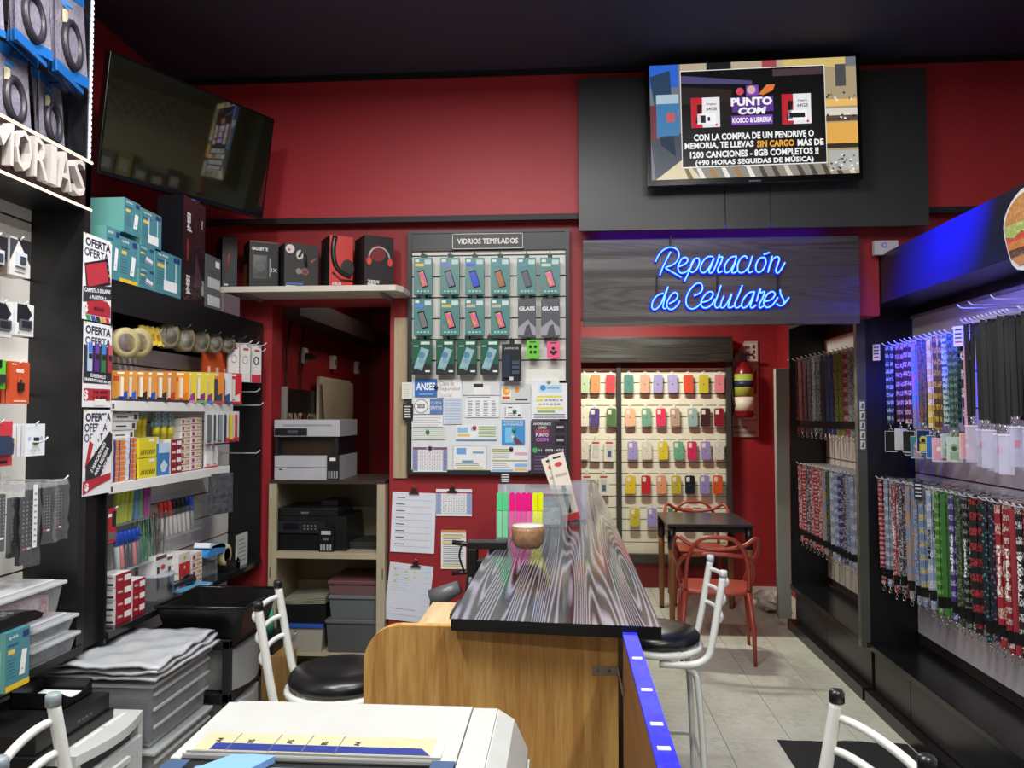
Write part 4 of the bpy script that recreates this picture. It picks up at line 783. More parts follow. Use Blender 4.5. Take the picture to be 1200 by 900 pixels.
ux=[1042,1049,1056,1063,1068,1074,1080,1086,1092,1098,1104,1110,1116,1126]
HC=[('#18181a','black'),('#c8ccc8','silver'),('#2a2a2c','charcoal'),('#202224','black'),('#30848c','teal'),('#5c2030','wine'),('#16305c','blue'),('#2c70c0','bright blue'),('#201c20','black'),('#d8a0b0','pink'),('#a8b8b8','grey'),('#88986c','olive'),('#b0c4bc','pale green'),('#d89ca0','rose')]
for i,px in enumerate(ux):
    p=atx(px,405,LX); holder((LX+(i%3)*.02,p.y,1.975),R(-50+random.uniform(-6,6)),HC[i][0],f'{UP[i][4]} strap, {HC[i][1]} card holder, {ORD[i]} from end panel','card holder lanyards on the upper rack',.42+(0,-.014,.012,-.006,.02)[i%5],UP[i][:4],art=('#c890a8','#e8d4c8') if i in(4,9,13) else (('#c8b848','#18181c') if i==6 else ('#88a080','#304838') if i>9 else None))
    hook(D1,Y1-p.y,dS,1.977,dS-.04)
for i in range(16):
    px=1136+i*5.0 if i<12 else 1196+(i-11)*9
    p=atx(px,385,LX); holder((LX+(i%4)*.03,p.y,2.0+.004*(i%3)),R(-46+random.uniform(-10,10)),'#d0d0e0',f'plain black strap with clear card holder, {ORD[i]} from the pink strap','black straps with clear holders',.40+.02*(i%3),'#0d0e10',clear=2 if i%4==1 else 1)
    hook(D1,Y1-p.y,dS,2.004,dS-.04)
p=atx(1131,430,LX); t_=thing('lanyard','thin pale pink strap beside the plain black straps','lanyard',(LX,p.y,1.96),R(-50)); MB().box(-.006,.006,-.001,.001,-.44,0,M('#d8a0b8',.5)).build('strap',t_); MB().tube([(0,0,-.44),(0,0,-.48)],.003,CHROME).build('clip',t_)
# empty hooks above
for px in (1148,1162,1190,1240): 
    p=atx(px,392,XF+.1); hook(D1,Y1-p.y,dS,2.07,dS-.03)
for i,(px,py,l) in enumerate([(1027,413,'white price label hanging by the dark end panel'),(1123,394,'large white price label between the ONE PIECE strap and the black straps'),(1075,575,'dark price sign on the near lower rack')]):
    if i==2: p=atx(1076,575,LX-.03)
    else: p=atx(px,py,LX-.02)
    c=M('#d8d8e8' if i<2 else '#1c1c24',.5); t=MB(); t.box(-.02,.02,0,.002,-.045,.045,c)
    for k in range(4): t.quad(-.014,.014,.025-.018*k,.032-.018*k,-.0008,M('#303040' if i<2 and k!=3 else('#c04060' if i<2 else '#c8c8d0'),.5))
    tag(t.build('price_label',loc=p,rotz=R(-45)),l,'label','price labels on the lanyard racks')
# far unit lanyards
FP=[('#c89058','bands','#98a0c0',8,'orange and grey'),('#c88c50','bands','#50587c',9,'tan and blue'),('#8c2c30','blotch','#1c1418',22,'dark red and black'),('#701c24','blotch','#18161c',25,'wine and black'),('#5c5450','bands','#2c2c30',14,'brown grey'),('#b4bcc4','blotch','#5c6c7c',30,'silver grey'),('#98a4ac','blotch','#283038',30,'grey'),('#16181c','plain',None,8,'plain black'),('#2c4c8c','plain',None,8,'dark blue'),('#34549c','bands','#1c2c5c',9,'royal blue'),('#a0a838','dots','#1c1c14',80,'olive leopard'),('#a8b040','dots','#20200f',80,'mustard spotted'),('#c83848','bands','#e8d0d0',10,'red topped'),('#c8c8c8','dots','#18181c',80,'white spotted')]
for i in range(14):
    px=929+i*5.3; p=atx(px,430,LX); lanyard((LX,p.y,2.01+.05*0),R(-42),.45,FP[i],f'{FP[i][4]} lanyard, {ORD[i]} from the left on the far upper rack','lanyards on the far upper rack',.026)
    hook(D2,Y1+.04-p.y,dS,2.012,dS-.04)
    c2=FP[(i+5)%14]; lanyard((LX+.07,p.y+.02,2.0),R(-42),.45,c2,f'{c2[4]} lanyard behind the {ORD[i]} front one, far upper rack','lanyards on the far upper rack',.022)
FQ=[0,9,3,1,4,3,1,3,5,12,8,2,11,4,6,8]
for i in range(16):
    px=930+i*4.7; p=atx(px,545,LX); c=PL[FQ[i]]; lanyard((LX,p.y,1.235),R(-42),.48,c,f'{c[4]} lanyard, {ORD[i]} from the left on the far lower rack','lanyards on the far lower rack',.026)
    hook(D2,Y1+.04-p.y,dS,1.237,dS-.04)
    if i%2==0:
        c2=PL[(FQ[i]+6)%24]; lanyard((LX+.07,p.y+.02,1.23),R(-42),.48,c2,f'{c2[4]} lanyard behind the {ORD[i]} front one, far lower rack','lanyards on the far lower rack',.022)
# mat
m=MB(); pts=[(1.04,3.93)]+[(1.04+.08*k,3.93+random.uniform(-.012,.012)) for k in range(1,8)]+[(1.655,3.92),(1.655,2.2),(1.04,2.2)]
m.prism(pts[::-1],0.0,.006,M('#0f1013',.8,'wall',b='#0b0c0e'),'z'); tag(m.build('floor_mat'),'thin black floor mat beside the right hand display base','mat')
# ---------------- counter ----------------
zc=1.07; xl,xr=-.302,.243
m=MB(); m.prism([(xl,2.035),(xr,1.99),(xr,6.35),(.10,6.35),(.10,YB-.005),(xl,YB-.005)],zc-.032,zc-.0015,M('#0c0c0f',.3),'z'); m.prism([(xl,2.035),(xr,1.99),(xr,6.35),(.10,6.35),(.10,YB-.005),(xl,YB-.005)],zc-.0015,zc,M('#0a0a0d',.13,'grain',b='#7a7684',sc='y'),'z')
cn=thing('service_counter','long bar counter with a glossy black grained top and oak end panel','counter',(0,2,0))
o=m.build('countertop',cn,(0,-2,0))
OAK=M('#c9a05c',.5,'wood',b='#9c6c34',sc='z'); pts=[]; Xa,Xb,zt_=-.548,.139,1.035
pts=[(Xb,0),(Xb,zt_)]+[(Xa+.1-.1*math.sin(R(a)),zt_-.1+.1*math.cos(R(a))) for a in range(0,91,10)]+[(Xa,0)]
m=MB(); m.prism(pts,.085,.115,OAK); m.build('end_panel',cn,bevel=.002)
m=MB(); m.box(.155,.175,.115,4.3,0,1.037,M('#2c1c16',.5)); m.build('side_panel',cn)
m=MB(); m.box(-.25,.155,.115,2.2,.55,.57,M('#b08850',.5)); m.build('shelf',cn)
sp=thing('swing_gate','narrow hinged board with a scuffed bluish top edge, blue light painted on, beside the counter','gate',(.145,2.02,0))
rot=R(-1.5); sp.rotation_euler=(0,0,0)
MB().box(0,.034,-.95,-.035,.12,1.048,M('#7c5530',.45,'wood',b='#6a4626',sc='y')).build('board',sp,bevel=.001)
MB().box(-.001,.035,-.951,-.034,1.048,1.056,M('#1212d8',.55,'blotch',b='#2020ff',sc=14)).build('edge_band',sp)  # blue light on the bluish edge is put into its colour
m=MB(); a=at(694,781,2.08); b=at(722,792,2.08); m.box(a.x-.145,-.004,.062,.065,b.z,a.z,CHROME); m.box(-.006,-.001,-.09,.065,b.z,a.z,CHROME)
for x in (a.x-.13,a.x-.1): m.lathe([(.004,0),(.004,.003)],M('#5a5a5a',.3,metal=1),c=(x,.059,(a.z+b.z)/2),n=8,axis='y')
m.build('strap_hinge',sp)
for k,yy in enumerate((-.25,-.45,-.62,-.72)): MB().box(.006,.028,yy,yy+.015,1.056,1.0575,M('#b8c0e8',.4)).build('tape_scrap',sp)
# things on the counter
def on(px,py): return atz(px,py,zc)
c=on(610,632); cs=thing('highlighter_case','clear case of green, pink and yellow highlighters standing on the counter','pen case',(c.x-.015,c.y+.02,zc))
m=MB(); m.box(-.09,.11,-.02,.03,0,.003,CLEAR2); m.box(-.09,.11,-.022,-.02,0,.115,CLEAR); m.box(-.09,-.088,-.02,.03,0,.13,CLEAR2); m.box(.108,.11,-.02,.03,0,.13,CLEAR2); m.build('case',cs)
for i,(x,cc,l) in enumerate([(-.077,'#7cd8a0','mint green'),(-.052,'#74d098','mint green'),(-.022,'#e83c98','hot pink'),(.004,'#e8309c','hot pink'),(.028,'#e03c98','hot pink'),(.052,'#e84ca4','hot pink'),(.078,'#e4e838','yellow'),(.1,'#e0e42c','yellow')]):
    hl=thing('highlighter',f'{l} highlighter, {ORD[i]} from the left in the clear case on the counter','highlighter',(cs.location.x+x,cs.location.y+.004,zc+.004),0,'highlighters in the clear case')
    MB().box(-.011,.011,-.011,.011,0,.115,M(cc,.3)).build('barrel',hl,bevel=.003); cp=MB(); cp.prism([(-.012,0),(.012,0),(.012,.07),(.006,.078),(-.006,.078),(-.012,.07)],-.012,.012,M({'#7':'#58c888','#e8':'#e01888'}.get(cc[:2],'#d8dc10') if cc[0:2]=='#7' else ('#e01880' if 'pink' in l else '#e0e410'),.25)); cp.build('cap',hl,(0,0,.117),bevel=.002)
c=on(618,656); gc=thing('glass_cup','glass cup of milky coffee coloured wax with a white top on the counter','candle',(c.x,c.y+.05,zc))
MB().lathe([(.0,.002),(.045,.002),(.048,.006),(.03,.012),(.05,.03),(.066,.06),(.068,.1),(.064,.128),(.062,.128),(.065,.1),(.063,.06),(.048,.034),(.0,.03)],M('#a8acb8',.03,'clear',alpha=.07),n=28).build('glass',gc)
MB().lathe([(.0,.036),(.045,.038),(.06,.062),(.0625,.1),(.061,.116),(.0,.116)],M('#94601f',.5,'blotch',b='#a87838',sc=18),n=28).build('wax',gc)
MB().lathe([(.0,.1165),(.06,.1165),(.058,.121),(.0,.122)],M('#cfc4bc',.5),n=28).build('white_top',gc)
c=on(620,617); m=MB(); m.prism([(-.15,.0),(.15,.0),(.17,.16),(-.17,.16)],-.09,.11,M('#c4ccd0',.15,'clear',alpha=.36)); m.prism([(-.18,.158),(.18,.158),(.175,.185),(-.175,.185)],-.1,.12,M('#c4ccd4',.2,'clear',alpha=.4)); m.box(-.12,.12,-.06,.08,.005,.09,M('#7c8488',.6,'crinkle',b='#a8b4b8',sc=20)); m.box(-.1,.1,-.05,.07,.09,.12,M('#6c98b8',.6,'crinkle',b='#8cb4d0',sc=30))
tag(m.build('plastic_box',loc=(c.x+.03,3.78,zc),bevel=.006),'clear lidded plastic box on the counter behind the highlighters','box')
c=on(655,613); m=MB(); m.prism([(-.06,0),(.06,0),(.068,.2),(-.068,.2)],-.05,.05,M('#c8d0e4',.15,'clear',alpha=.35)); tag(m.build('acrylic_holder',loc=(.045,3.92,zc),rotz=.1),'clear acrylic holder on the counter against the wall','holder')
for i,(dx,an,h) in enumerate([(0,-14,.34),(.012,-19,.33)]):
    t=MB(); t.box(-.04,.04,0,.006,0,h,M('#e0d8c8',.4)); t.quad(-.04,.04,0,.035,-.001,M('#c03038',.4)); t.poly([(.02*math.cos(R(x)),h*.84+.012*math.sin(R(x))) for x in range(0,360,30)],-.0012,M('#c84048',.4)); t.quad(-.02,.02,h*.93,h*.96,-.0012,INK); t.box(-.012,.008,-.006,0,h*.12,h*.52,M('#2c2c30',.4)); t.quad(-.03,.03,h*.66,h*.7,-.001,M('#b8a898',.4))
    o=t.build('cutter_pack',loc=(.035-dx,3.84+.02*i,zc+.012)); o.rotation_euler=(R(-6),R(an),0); tag(o,['white and red cutter blister leaning in the acrylic holder, front one','white and red cutter blister leaning behind the front one'][i],'packet','cutter packs on the counter')
c=on(592,615); t=MB(); t.box(-.022,.022,0,.003,0,.05,M('#2a2a2e',.4)); lines(t,-.016,.016,.006,.044,4,'#d8d8d8',.4,False); t.box(-.003,.003,.003,.006,zc+.001-at(592,567,3.38).z,.0,CLEAR2)
a=at(592,567,3.38); tag(t.build('counter_sign',loc=(a.x,3.38,a.z)),'tiny dark sign with white words above the clear box on the counter','sign')
t=MB(); t.box(0,.12,0,.003,0,.225,M('#bcc2c8',.3,'clear',alpha=.5)); tag(t.build('acrylic_sheet',loc=(-.30,3.45,zc)),'pale clear acrylic sheet standing on the left edge of the counter','sheet')
# phone clamp / desk lamp bracket at left edge
c=at(560,640,3.15); cl=thing('clamp_mount','black jointed phone mount clamped to the left counter edge','mount',(xl-.02,3.1,zc))
K=M('#151517',.35); G=M('#5c5e62',.35)
MB().box(-.07,.09,-.03,.03,.0,.03,K).build('upper_jaw',cl,bevel=.004); MB().box(-.07,-.03,-.03,.03,-.13,.0,K).build('clamp_body',cl,bevel=.004)
MB().box(-.06,.04,-.025,.025,-.075,-.045,K).build('lower_jaw',cl,bevel=.003)
MB().tube([(-.13,-.02,.025),(-.03,-.02,.012)],.01,K).build('lever',cl); MB().tube([(-.13,-.02,-.1),(-.05,-.02,-.09)],.009,K).build('lever',cl)
MB().tube(catmull([(-.09,-.03,.02),(-.1,-.03,-.03),(-.08,-.03,-.09)],4),.004,K).build('cable',cl)
MB().tube([(-.055,-.02,-.11),(-.065,-.02,-.22)],.018,K).build('arm',cl)
m=MB(); m.lathe([(.026,0),(.034,.06),(.04,.12),(.034,.12),(.028,.06),(.0,.03)],G,n=16,axis='x'); m.T=None; o=m.build('lamp_head',cl,(-.10,-.03,-.15)); o.rotation_euler=(0,R(-25)+PI,0)
MB().tube([(-.19,-.03,-.2),(-.15,-.03,-.25),(-.12,-.03,-.3)],.008,G).build('lower_arm',cl)
# pale board with folders left of the counter under the wall papers
t=MB(); t.box(-.15,.12,0,.02,-.3,0,M('#c0a070',.5,'wood',b='#a88858',sc='x')); a=at(520,712,3.3); tag(MB().box(-.43,-.305,2.21,2.5,.975,.998,M('#c8b088',.5,'wood',b='#b09468',sc='y')).build('side_shelf'),'pale wooden shelf board left of the counter top behind the oak panel','shelf')
tag(MB().box(-.345,-.31,2.3,2.48,.9985,1.012,K).build('folder'),'thin black folder lying on the pale shelf board beside the counter','folder')
# ---------------- stools ----------------
WM=M('#d9dcd8',.3,'plain'); SEAT=M('#121316',.3)
def stool(loc,rz,lab,grp='white tubular bar stools',capc='#1a1b1e'):
    t=thing('bar_stool',lab,'stool',loc,rz,grp); zs_=.70   # backrest at +x local
    MB().lathe([(0,-.035),(.16,-.035),(.178,-.022),(.18,-.002),(.165,.018),(.1,.03),(0,.034)],SEAT,c=(0,0,zs_),n=32).build('seat',t)
    m=MB(); m.tube([(.18*math.cos(a),.18*math.sin(a),zs_-.045) for a in [2*PI*i/28 for i in range(28)]],.014,WM,8,True); m.build('seat_ring',t)
    for s_ in (-1,1):
        P=catmull([(.0,s_*.17,zs_-.075),(.12,s_*.172,zs_-.075),(.185,s_*.17,zs_-.045),(.205,s_*.17,zs_+.02),(.225,s_*.168,zs_+.13),(.25,s_*.165,zs_+.275)],5)
        MB().tube(P,.0145,WM,10).build('backrest_post',t)
        MB().lathe([(.0165,0),(.0165,.022),(.013,.027),(0,.028)],M(capc,.3),c=(.25,s_*.165,zs_+.268),n=14).build('post_cap',t)
    for k,(zz,xx) in enumerate(((.235,.243),(.165,.232),(.095,.22))):
        P=[(xx+.04*math.cos(R(a)),.165*math.sin(R(a))/1.0,zs_+zz) for a in range(-90,91,12)]
        MB().tube(P,.0095,WM,8,flat=1.0).build('backrest_rung',t)
    for sx in (-1,1):
        for s_ in (-1,1):
            P=catmull([(sx*.06,s_*.16,zs_-.075),(sx*.13,s_*.165,zs_-.1),(sx*.15,s_*.165,zs_-.17),(sx*.165,s_*.175,.3),(sx*.175,s_*.185,.01)],4)
            MB().tube(P,.0125,WM,8).build('leg',t); MB().lathe([(.015,0),(.015,.02)],M('#1a1b1e',.4),c=(sx*.175,s_*.185,0),n=12).build('foot_cap',t)
    m=MB(); m.tube([(sx*.17,sy*.18,.22) for sx,sy in ((-1,-1),(1,-1),(1,1),(-1,1))],.009,WM,8,True); m.build('foot_rail',t)
    return t
stool((.375,3.27,0),R(-2),'white tubular bar stool with round black seat right of the counter',capc='#c8ccd0')
stool((-.785,2.68,0),R(190),'white tubular bar stool left of the oak counter end, behind the white machine')
stool((.378,1.585,0),R(8),'white bar stool back with two dark caps at the lower right corner')
s4=stool((-.835,1.575,0),R(200),'white bar stool back at the lower left corner',capc='#8c98a0')
# ---------------- table & chairs in the back ----------------
tb=thing('bistro_table','square black topped table with wooden legs in the back room','table',(1.085,6.21,0))
tx0,tx1,ty0,ty1=-.315,.315,-.35,.35
MB().box(tx0,tx1,ty0,ty1,.765,.785,M('#38373a',.25)).build('tabletop',tb,bevel=.003)
MB().box(tx0+.03,tx1-.03,ty0+.03,ty1-.03,.72,.765,BLK).build('apron',tb)
for sx in (-1,1):
    for sy in (-1,1):
        lg=MB().lathe([(.02,0.02),(.026,.5),(.026,.6)],M('#9c6a38',.5,'wood',b='#7c5028',sc='z'),c=(0,0,0),n=14).build('leg',tb,(sx*.285,sy*.315,0))
        MB().lathe([(.03,.6),(.03,.765)],BLK,n=14).build('leg_sleeve',lg); MB().lathe([(.014,0),(.02,.02)],BLK,n=12).build('foot_cap',lg)
def mchair(loc,rz,lab):
    t=thing('armchair',lab,'chair',loc,rz,'terracotta plastic chairs'); C=M('#a04232',.38)  # faces +y, back at -y
    vs=[];fs=[];n=12
    def sz(u,v): return .455-.02*math.cos(u*PI)*math.cos(v*PI*.8)+ .0
    for i in range(n+1):
        for j in range(n+1):
            u=(i/n-.5)*2; v=(j/n-.5)*2
            hw=.235-.03*(v<0)*abs(v); x=u*hw; y=v*.22; r_=max(0,abs(u)+abs(v)-1.55)*.2
            z=.46-.018*(1-u*u)*(1-v*v)-.012*max(0,v)**3; vs.append((x*(1-r_),y*(1-r_),z))
    for i in range(n):
        for j in range(n): k=i*(n+1)+j; fs.append((k,k+n+1,k+n+2,k+1))
    m=MB(); m.add(vs,fs,C,True); o=m.build('seat',t); sd=o.modifiers.new('solid','SOLIDIFY'); sd.thickness=.03; sd.offset=-1
    for sx in (-1,1):
        MB().tube([(sx*.21,.2,.45),(sx*.235,.22,.2),(sx*.24,.225,0)],[.018,.014,.011],C,10).build('leg',t)
        MB().tube([(sx*.2,-.19,.45),(sx*.225,-.24,.2),(sx*.23,-.25,0)],[.02,.015,.011],C,10).build('leg',t)
    # three interwoven back loops
    A=catmull([(-.21,.2,.44),(-.25,.12,.58),(-.275,-.03,.68),(-.27,-.16,.77),(-.24,-.2,.80),(-.16,-.23,.755),(0,-.25,.73),(.16,-.23,.755),(.24,-.2,.80),(.27,-.16,.77),(.275,-.03,.68),(.25,.12,.58),(.21,.2,.44)],5)
    MB().tube(A,.0125,C,8,flat=1.2).build('back_loop',t)
    B=catmull([(-.2,-.19,.46),(-.195,-.235,.6),(-.17,-.26,.72),(-.1,-.275,.80),(0,-.28,.815),(.1,-.275,.80),(.17,-.26,.72),(.195,-.235,.6),(.2,-.19,.46)],5)
    MB().tube(B,.0135,C,8,flat=1.2).build('back_loop',t)
    D=catmull([(-.225,.02,.46),(-.25,-.05,.55),(-.21,-.2,.67),(-.1,-.26,.70),(0,-.27,.705),(.1,-.26,.70),(.21,-.2,.67),(.25,-.05,.55),(.225,.02,.46)],5)
    MB().tube(D,.0125,C,8,flat=1.2).build('back_loop',t)
    return t
mchair((1.01,5.33,0),R(-7),'terracotta open-back plastic chair in front of the black table')
mchair((1.16,6.80,0),R(180),'terracotta open-back plastic chair behind the black table against the phone cases')
# ---------------- left wall displays ----------------
XL=-1.70; XS2=-1.90
def squad(t,y0,y1,z0,z1,x,mat): t.add([(x,y0,z0),(x,y1,z0),(x,y1,z1),(x,y0,z1)],[(0,3,2,1)] if x<=0 else [(0,1,2,3)],mat)
MB.squad=lambda s,y0,y1,z0,z1,x,mat: squad(s,y0,y1,z0,z1,x,mat)
def lb(px0,px1,pt,pb,X,zb=None):
    a=atx(px0,pt,X); c=atx(px0,pb,X); b=atx(px1,pt,X); z0=c.z if zb is None else zb
    return a.y,b.y-a.y,z0,a.z-z0
dL=-XS2+XL  # 0.20
YA=.50; YD=2.625; Y2=atx(131,400,XL).y; YC=atx(307,500,XL).y
zf1t=H+.534*1.70; zf1b=H+.427*1.70; ZB=.80
DA=thing('slatwall_display','near left slat wall display with lit letter fascia','display unit',(XL,YA,0),LR); la=YD-YA
SLL=M('#e9e6df',.4)
slats(DA,0,la,.35,zf1b,dL,.205,mat=SLL,off=.1,inner='#3a2c22')
slats(DA,0,la,zf1t,3.4,dL,.205,mat=M('#26262c',.4),off=.02,inner='#141418')
m=MB(); m.box(la-.03,la,-.0,dL+.03,ZB-.03,3.42,M('#17181b',.3)); m.build('end_panel',DA)
m=MB(); m.box(0,la,.0,.025,zf1b,zf1t,M('#2a1a1c',.4)); m.box(0,la,.025,dL,zf1b-.0,zf1b+.02,BKW); m.box(0,la,.025,dL,zf1t-.02,zf1t,BKW); m.build('fascia',DA)
LED=M('#fff0d8',.3,'emit',em=2.2); LEDD=M('#ffe070',.3,'emit',em=1.2); LEDW=M('#eef2ff',.3,'emit',em=4)
m=MB(); m.box(0,la,-.006,0,zf1t-.010,zf1t-.002,LED); [m.box(la-.02-.03*k,la-.008-.03*k,-.008,-.006,zf1t-.008,zf1t-.004,LEDD) for k in range(60)]; m.build('led_strip',DA)
m=MB(); m.box(0,la,-.006,0,zf1b+.002,zf1b+.009,LED); [m.box(la-.02-.03*k,la-.008-.03*k,-.008,-.006,zf1b+.004,zf1b+.007,LEDD) for k in range(60)]; m.build('led_strip',DA)
m=MB(); 
for k in range(44): m.box(la-.022,la-.014,-.006,-.003,zf1t+.01+k*.02,zf1t+.020+k*.02,LEDW)
m.box(la-.024,la-.012,-.003,0,zf1t,3.4,M('#c8ccd8',.4)); m.build('led_strip',DA)
zc_=(zf1t+zf1b)/2
LT=M('#c4bcb8',.45); xs_=la-.075
for ch,w_ in reversed(list(zip('MEMORIAS',(.084,.058,.084,.07,.066,.03,.068,.062)))):
    t=MB(); t.text(ch,0,0,.128,0,LT,w=w_,off=0,ex=.028)
    o=t.build('fascia_letter',DA,(xs_-w_/2,0,zc_)); xs_-=w_+.011
m=MB(); m.box(0,la-.0,-.0,dL,ZB-.03,ZB,M('#1a1c1e',.15)); m.box(0,la,-.004,0,ZB-.03,ZB,M('#0d0d0f',.4)); m.build('base_shelf',DA)
# second unit
DB=thing('slatwall_display','stationery display unit with two white shelves beside the corner','display unit',(XL,YD,0),LR); lt=YC-YD; l2=Y2-YD
slats(DB,l2,lt-.02,.40,2.02,dL-.02,.125,mat=SLL,off=.05,inner='#6a4c38')
z2t=H+.299*1.70; z2b=H+.228*1.70
m=MB(); m.box(0,.01,-.0,dL,ZB-.03,z2t+.05,M('#1b1c1f',.3)); m.box(l2-.012,l2,-.0,dL,ZB-.04,z2t-.021,M('#141517',.3)); m.box(.01,l2-.012,.02,.03,ZB-.03,z2t-.021,M('#050506',.5)); m.build('corner_post',DB)
m=MB(); m.box(l2,lt,dL-.02,dL,1.9,z2t-.02,BKW); m.box(l2,lt,.0,dL+.1,z2t-.02,z2t,BKW); m.box(l2,lt,0,.02,z2b,z2t-.02,M('#131417',.35)); m.build('top_shelf',DB)
m=MB(); m.box(lt-.02,lt,-.0,dL+.1,ZB-.03,z2b,M('#0d0e12',.4)); m.build('end_panel',DB)
m=MB(); m.box(l2,lt,-.01,dL,ZB-.025,ZB,M('#1c1e20',.14)); m.build('base_shelf',DB)
XW=XL-.012; zs1=H+.028*1.71; zs2=H-.155*1.71
for zz,xe in ((zs1,272),(zs2,269)):
    ye_=atx(xe,500,XW).y-YD; m=MB(); m.box(l2+.002,ye_,.012,dL-.02,zz-.018,zz,M('#dcdcd8',.35)); m.box(l2+.002,ye_,.008,.02,zz-.038,zz+.002,M('#e4e4e0',.35)); m.build('white_shelf',DB,bevel=.002)
    m=MB(); m.box(l2+.01,l2+.045,.006,.008,zz-.034,zz-.002,WHT); m.box(l2+.02,l2+.036,.0055,.006,zz-.028,zz-.01,M('#505050',.5)); m.build('price_tag',DB)
# OFERTA posters
def poster(i,py0,py1,lab,draw):
    a=atx(98,py0,XL+.004); b=atx(131,py0,XL+.004); c=atx(98,py1,XL+.004); w_=b.y-a.y; h=a.z-c.z
    t=MB(); t.box(0,w_,0,.002,-h,0,M('#e6e6ea',.35)); t.text('OFERTA',w_*.5,-h*.09,h*.1,-.0006,M('#26243c',.5),w=w_*.9,off=.035); draw(t,w_,h)
    for cx,cc in ((.03,'#e0b840'),(.94,'#58a858')): t.quad(w_*cx,w_*(cx+.05),-h*.02,0,-.0008,M(cc,.5))
    tag(t.build('offer_poster',loc=(XL+.006,a.y,a.z),rotz=LR),lab,'poster','offer posters on the corner post')
NV=M('#2c2a48',.5); RD=M('#b02c38',.4)
def p1(t,w,h):
    t.text('OFERTA',w*.45,-h*.21,h*.1,-.0006,NV,w=w*.85,off=.02); t.poly([(w*.03,-h*.35),(w*.85,-h*.22),(w*.98,-h*.52),(w*.12,-h*.66)],-.001,M('#221c24',.4)); t.poly([(w*.06,-h*.37),(w*.78,-h*.26),(w*.88,-h*.5),(w*.16,-h*.62)],-.0014,M('#b83444',.4))
    for k,cc in enumerate(('#3878c0','#50a060','#e0a030','#c04040')): t.disc(w*(.84+.03*k),-h*(.28+.07*k),w*.035,-.0018,M(cc,.4),8)
    t.poly([(0,-h*.62),(w,-h*.54),(w,-h*.7),(0,-h*.8)],-.0016,M('#34343c',.4)); t.text('CARPETA 3 SOLAPAS',w*.5,-h*.635,h*.05,-.002,PAPER,w=w*.92,rot=R(5),off=.03); t.text('A PLÁSTICA +',w*.5,-h*.71,h*.05,-.002,PAPER,w=w*.6,rot=R(5),off=.03)
    t.poly([(w*.08,-h*.86),(w*.2,-h*.74),(w*.85,-h*.74),(w*.98,-h*.8),(w*.98,-h*.93),(w*.08,-h*.93)],-.0012,RD); t.text('$',w*.1,-h*.87,h*.11,-.002,WHT,w=w*.14,off=.04); t.text('4000',w*.55,-h*.85,h*.05,-.002,M('#3a1c24',.5),w=w*.4)
    for k,cc in enumerate(('#3a9a50','#4050a0','#303038','#d8a040','#c83040')): t.poly([(w*(.1+.17*k),-h*.94),(w*(.24+.17*k),-h*.94),(w*(.3+.17*k),-h),(w*(.16+.17*k),-h)],-.001,M(cc,.4))
def p2(t,w,h):
    t.text('OFERTA',w*.5,-h*.22,h*.1,-.0006,NV,w=w*.9,off=.02); t.quad(0,w,-h*.72,-h*.27,-.0008,M('#2c2c34',.4))
    for k,cc in enumerate(('#b8c8e4','#5c2c88','#38784c','#a83848')): t.box(w*(.2+.24*k)-.012,min(w*(.2+.24*k)+.012,w),-.004,-.001,-h*.58,-h*.24,M(cc,.4)); t.quad(w*(.2+.24*k)-.012,min(w*(.2+.24*k)+.012,w),-h*.36,-h*.24,-.0045,M(('#4c80d8','#6a4cb0','#4c80d0','#c0606c')[k],.4)); t.quad(w*(.2+.24*k)-.01,min(w*(.2+.24*k)+.01,w),-h*.43,-h*.37,-.0048,M('#302428',.4))
    t.text('CUADERNILLO',w*.5,-h*.63,h*.045,-.002,PAPER,w=w*.55,rot=R(-3),off=.03); t.text('UNIVERSITARIO 84 HJS',w*.5,-h*.69,h*.045,-.002,PAPER,w=w*.95,rot=R(-3),off=.03)
    t.quad(w*.03,w*.97,-h*.92,-h*.78,-.001,RD); t.text('$',w*.1,-h*.86,h*.12,-.002,WHT,w=w*.14,off=.04); t.text('2 X 4000',w*.6,-h*.82,h*.04,-.002,M('#2a141c',.5),w=w*.5); t.text('1 X 3000',w*.6,-h*.88,h*.04,-.002,M('#2a141c',.5),w=w*.5); t.quad(w*.4,w*.8,-h*.98,-h*.9,-.0015,WHT)
def p3(t,w,h):
    for k in (1,2): t.text('OFERTA',w*.42,-h*(.09+.12*k),h*.1,-.0006,M(('#26243c','#56547c')[k-1],.5),w=w*.8,off=.02)
    for k,(ox,oz) in enumerate(((0,0),(.2,-.12))):
        t.poly([(w*(.05+ox),-h*(.68-.0)+oz*h),(w*(.2+ox),-h*.36+oz*h),(w*(.38+ox),-h*.32+oz*h),(w*(.2+ox),-h*.62+oz*h)],-.001,RD); t.poly([(w*(.2+ox),-h*.36+oz*h),(w*min(.72+ox,.92),-h*.05+oz*h),(w*min(.82+ox,.98),-h*.1+oz*h),(w*(.38+ox),-h*.42+oz*h)],-.0012,M('#e8e8ec',.4))
    t.poly([(w*.08,-h*.82),(w*.08,-h*.66),(w*.9,-h*.26),(w,-h*.3),(w,-h*.5),(w*.5,-h*.85)],-.0016,M('#28282e',.4))
    for k,s_ in enumerate(('2 MARCADORES','PARA PIZARRA','A SOLO')): t.text(s_,w*(.5+.13*k),-h*(.56+.05*k),h*.055,-.002,PAPER,w=h*(.42,.4,.2)[k],rot=R(52),off=.03)
    t.poly([(0,-h*.98),(0,-h*.83),(w*.97,-h*.76),(w*.97,-h*.84),(w*.5,-h*.9)],-.0018,RD); t.text('$',w*.12,-h*.9,h*.1,-.0022,WHT,w=w*.14,off=.04)
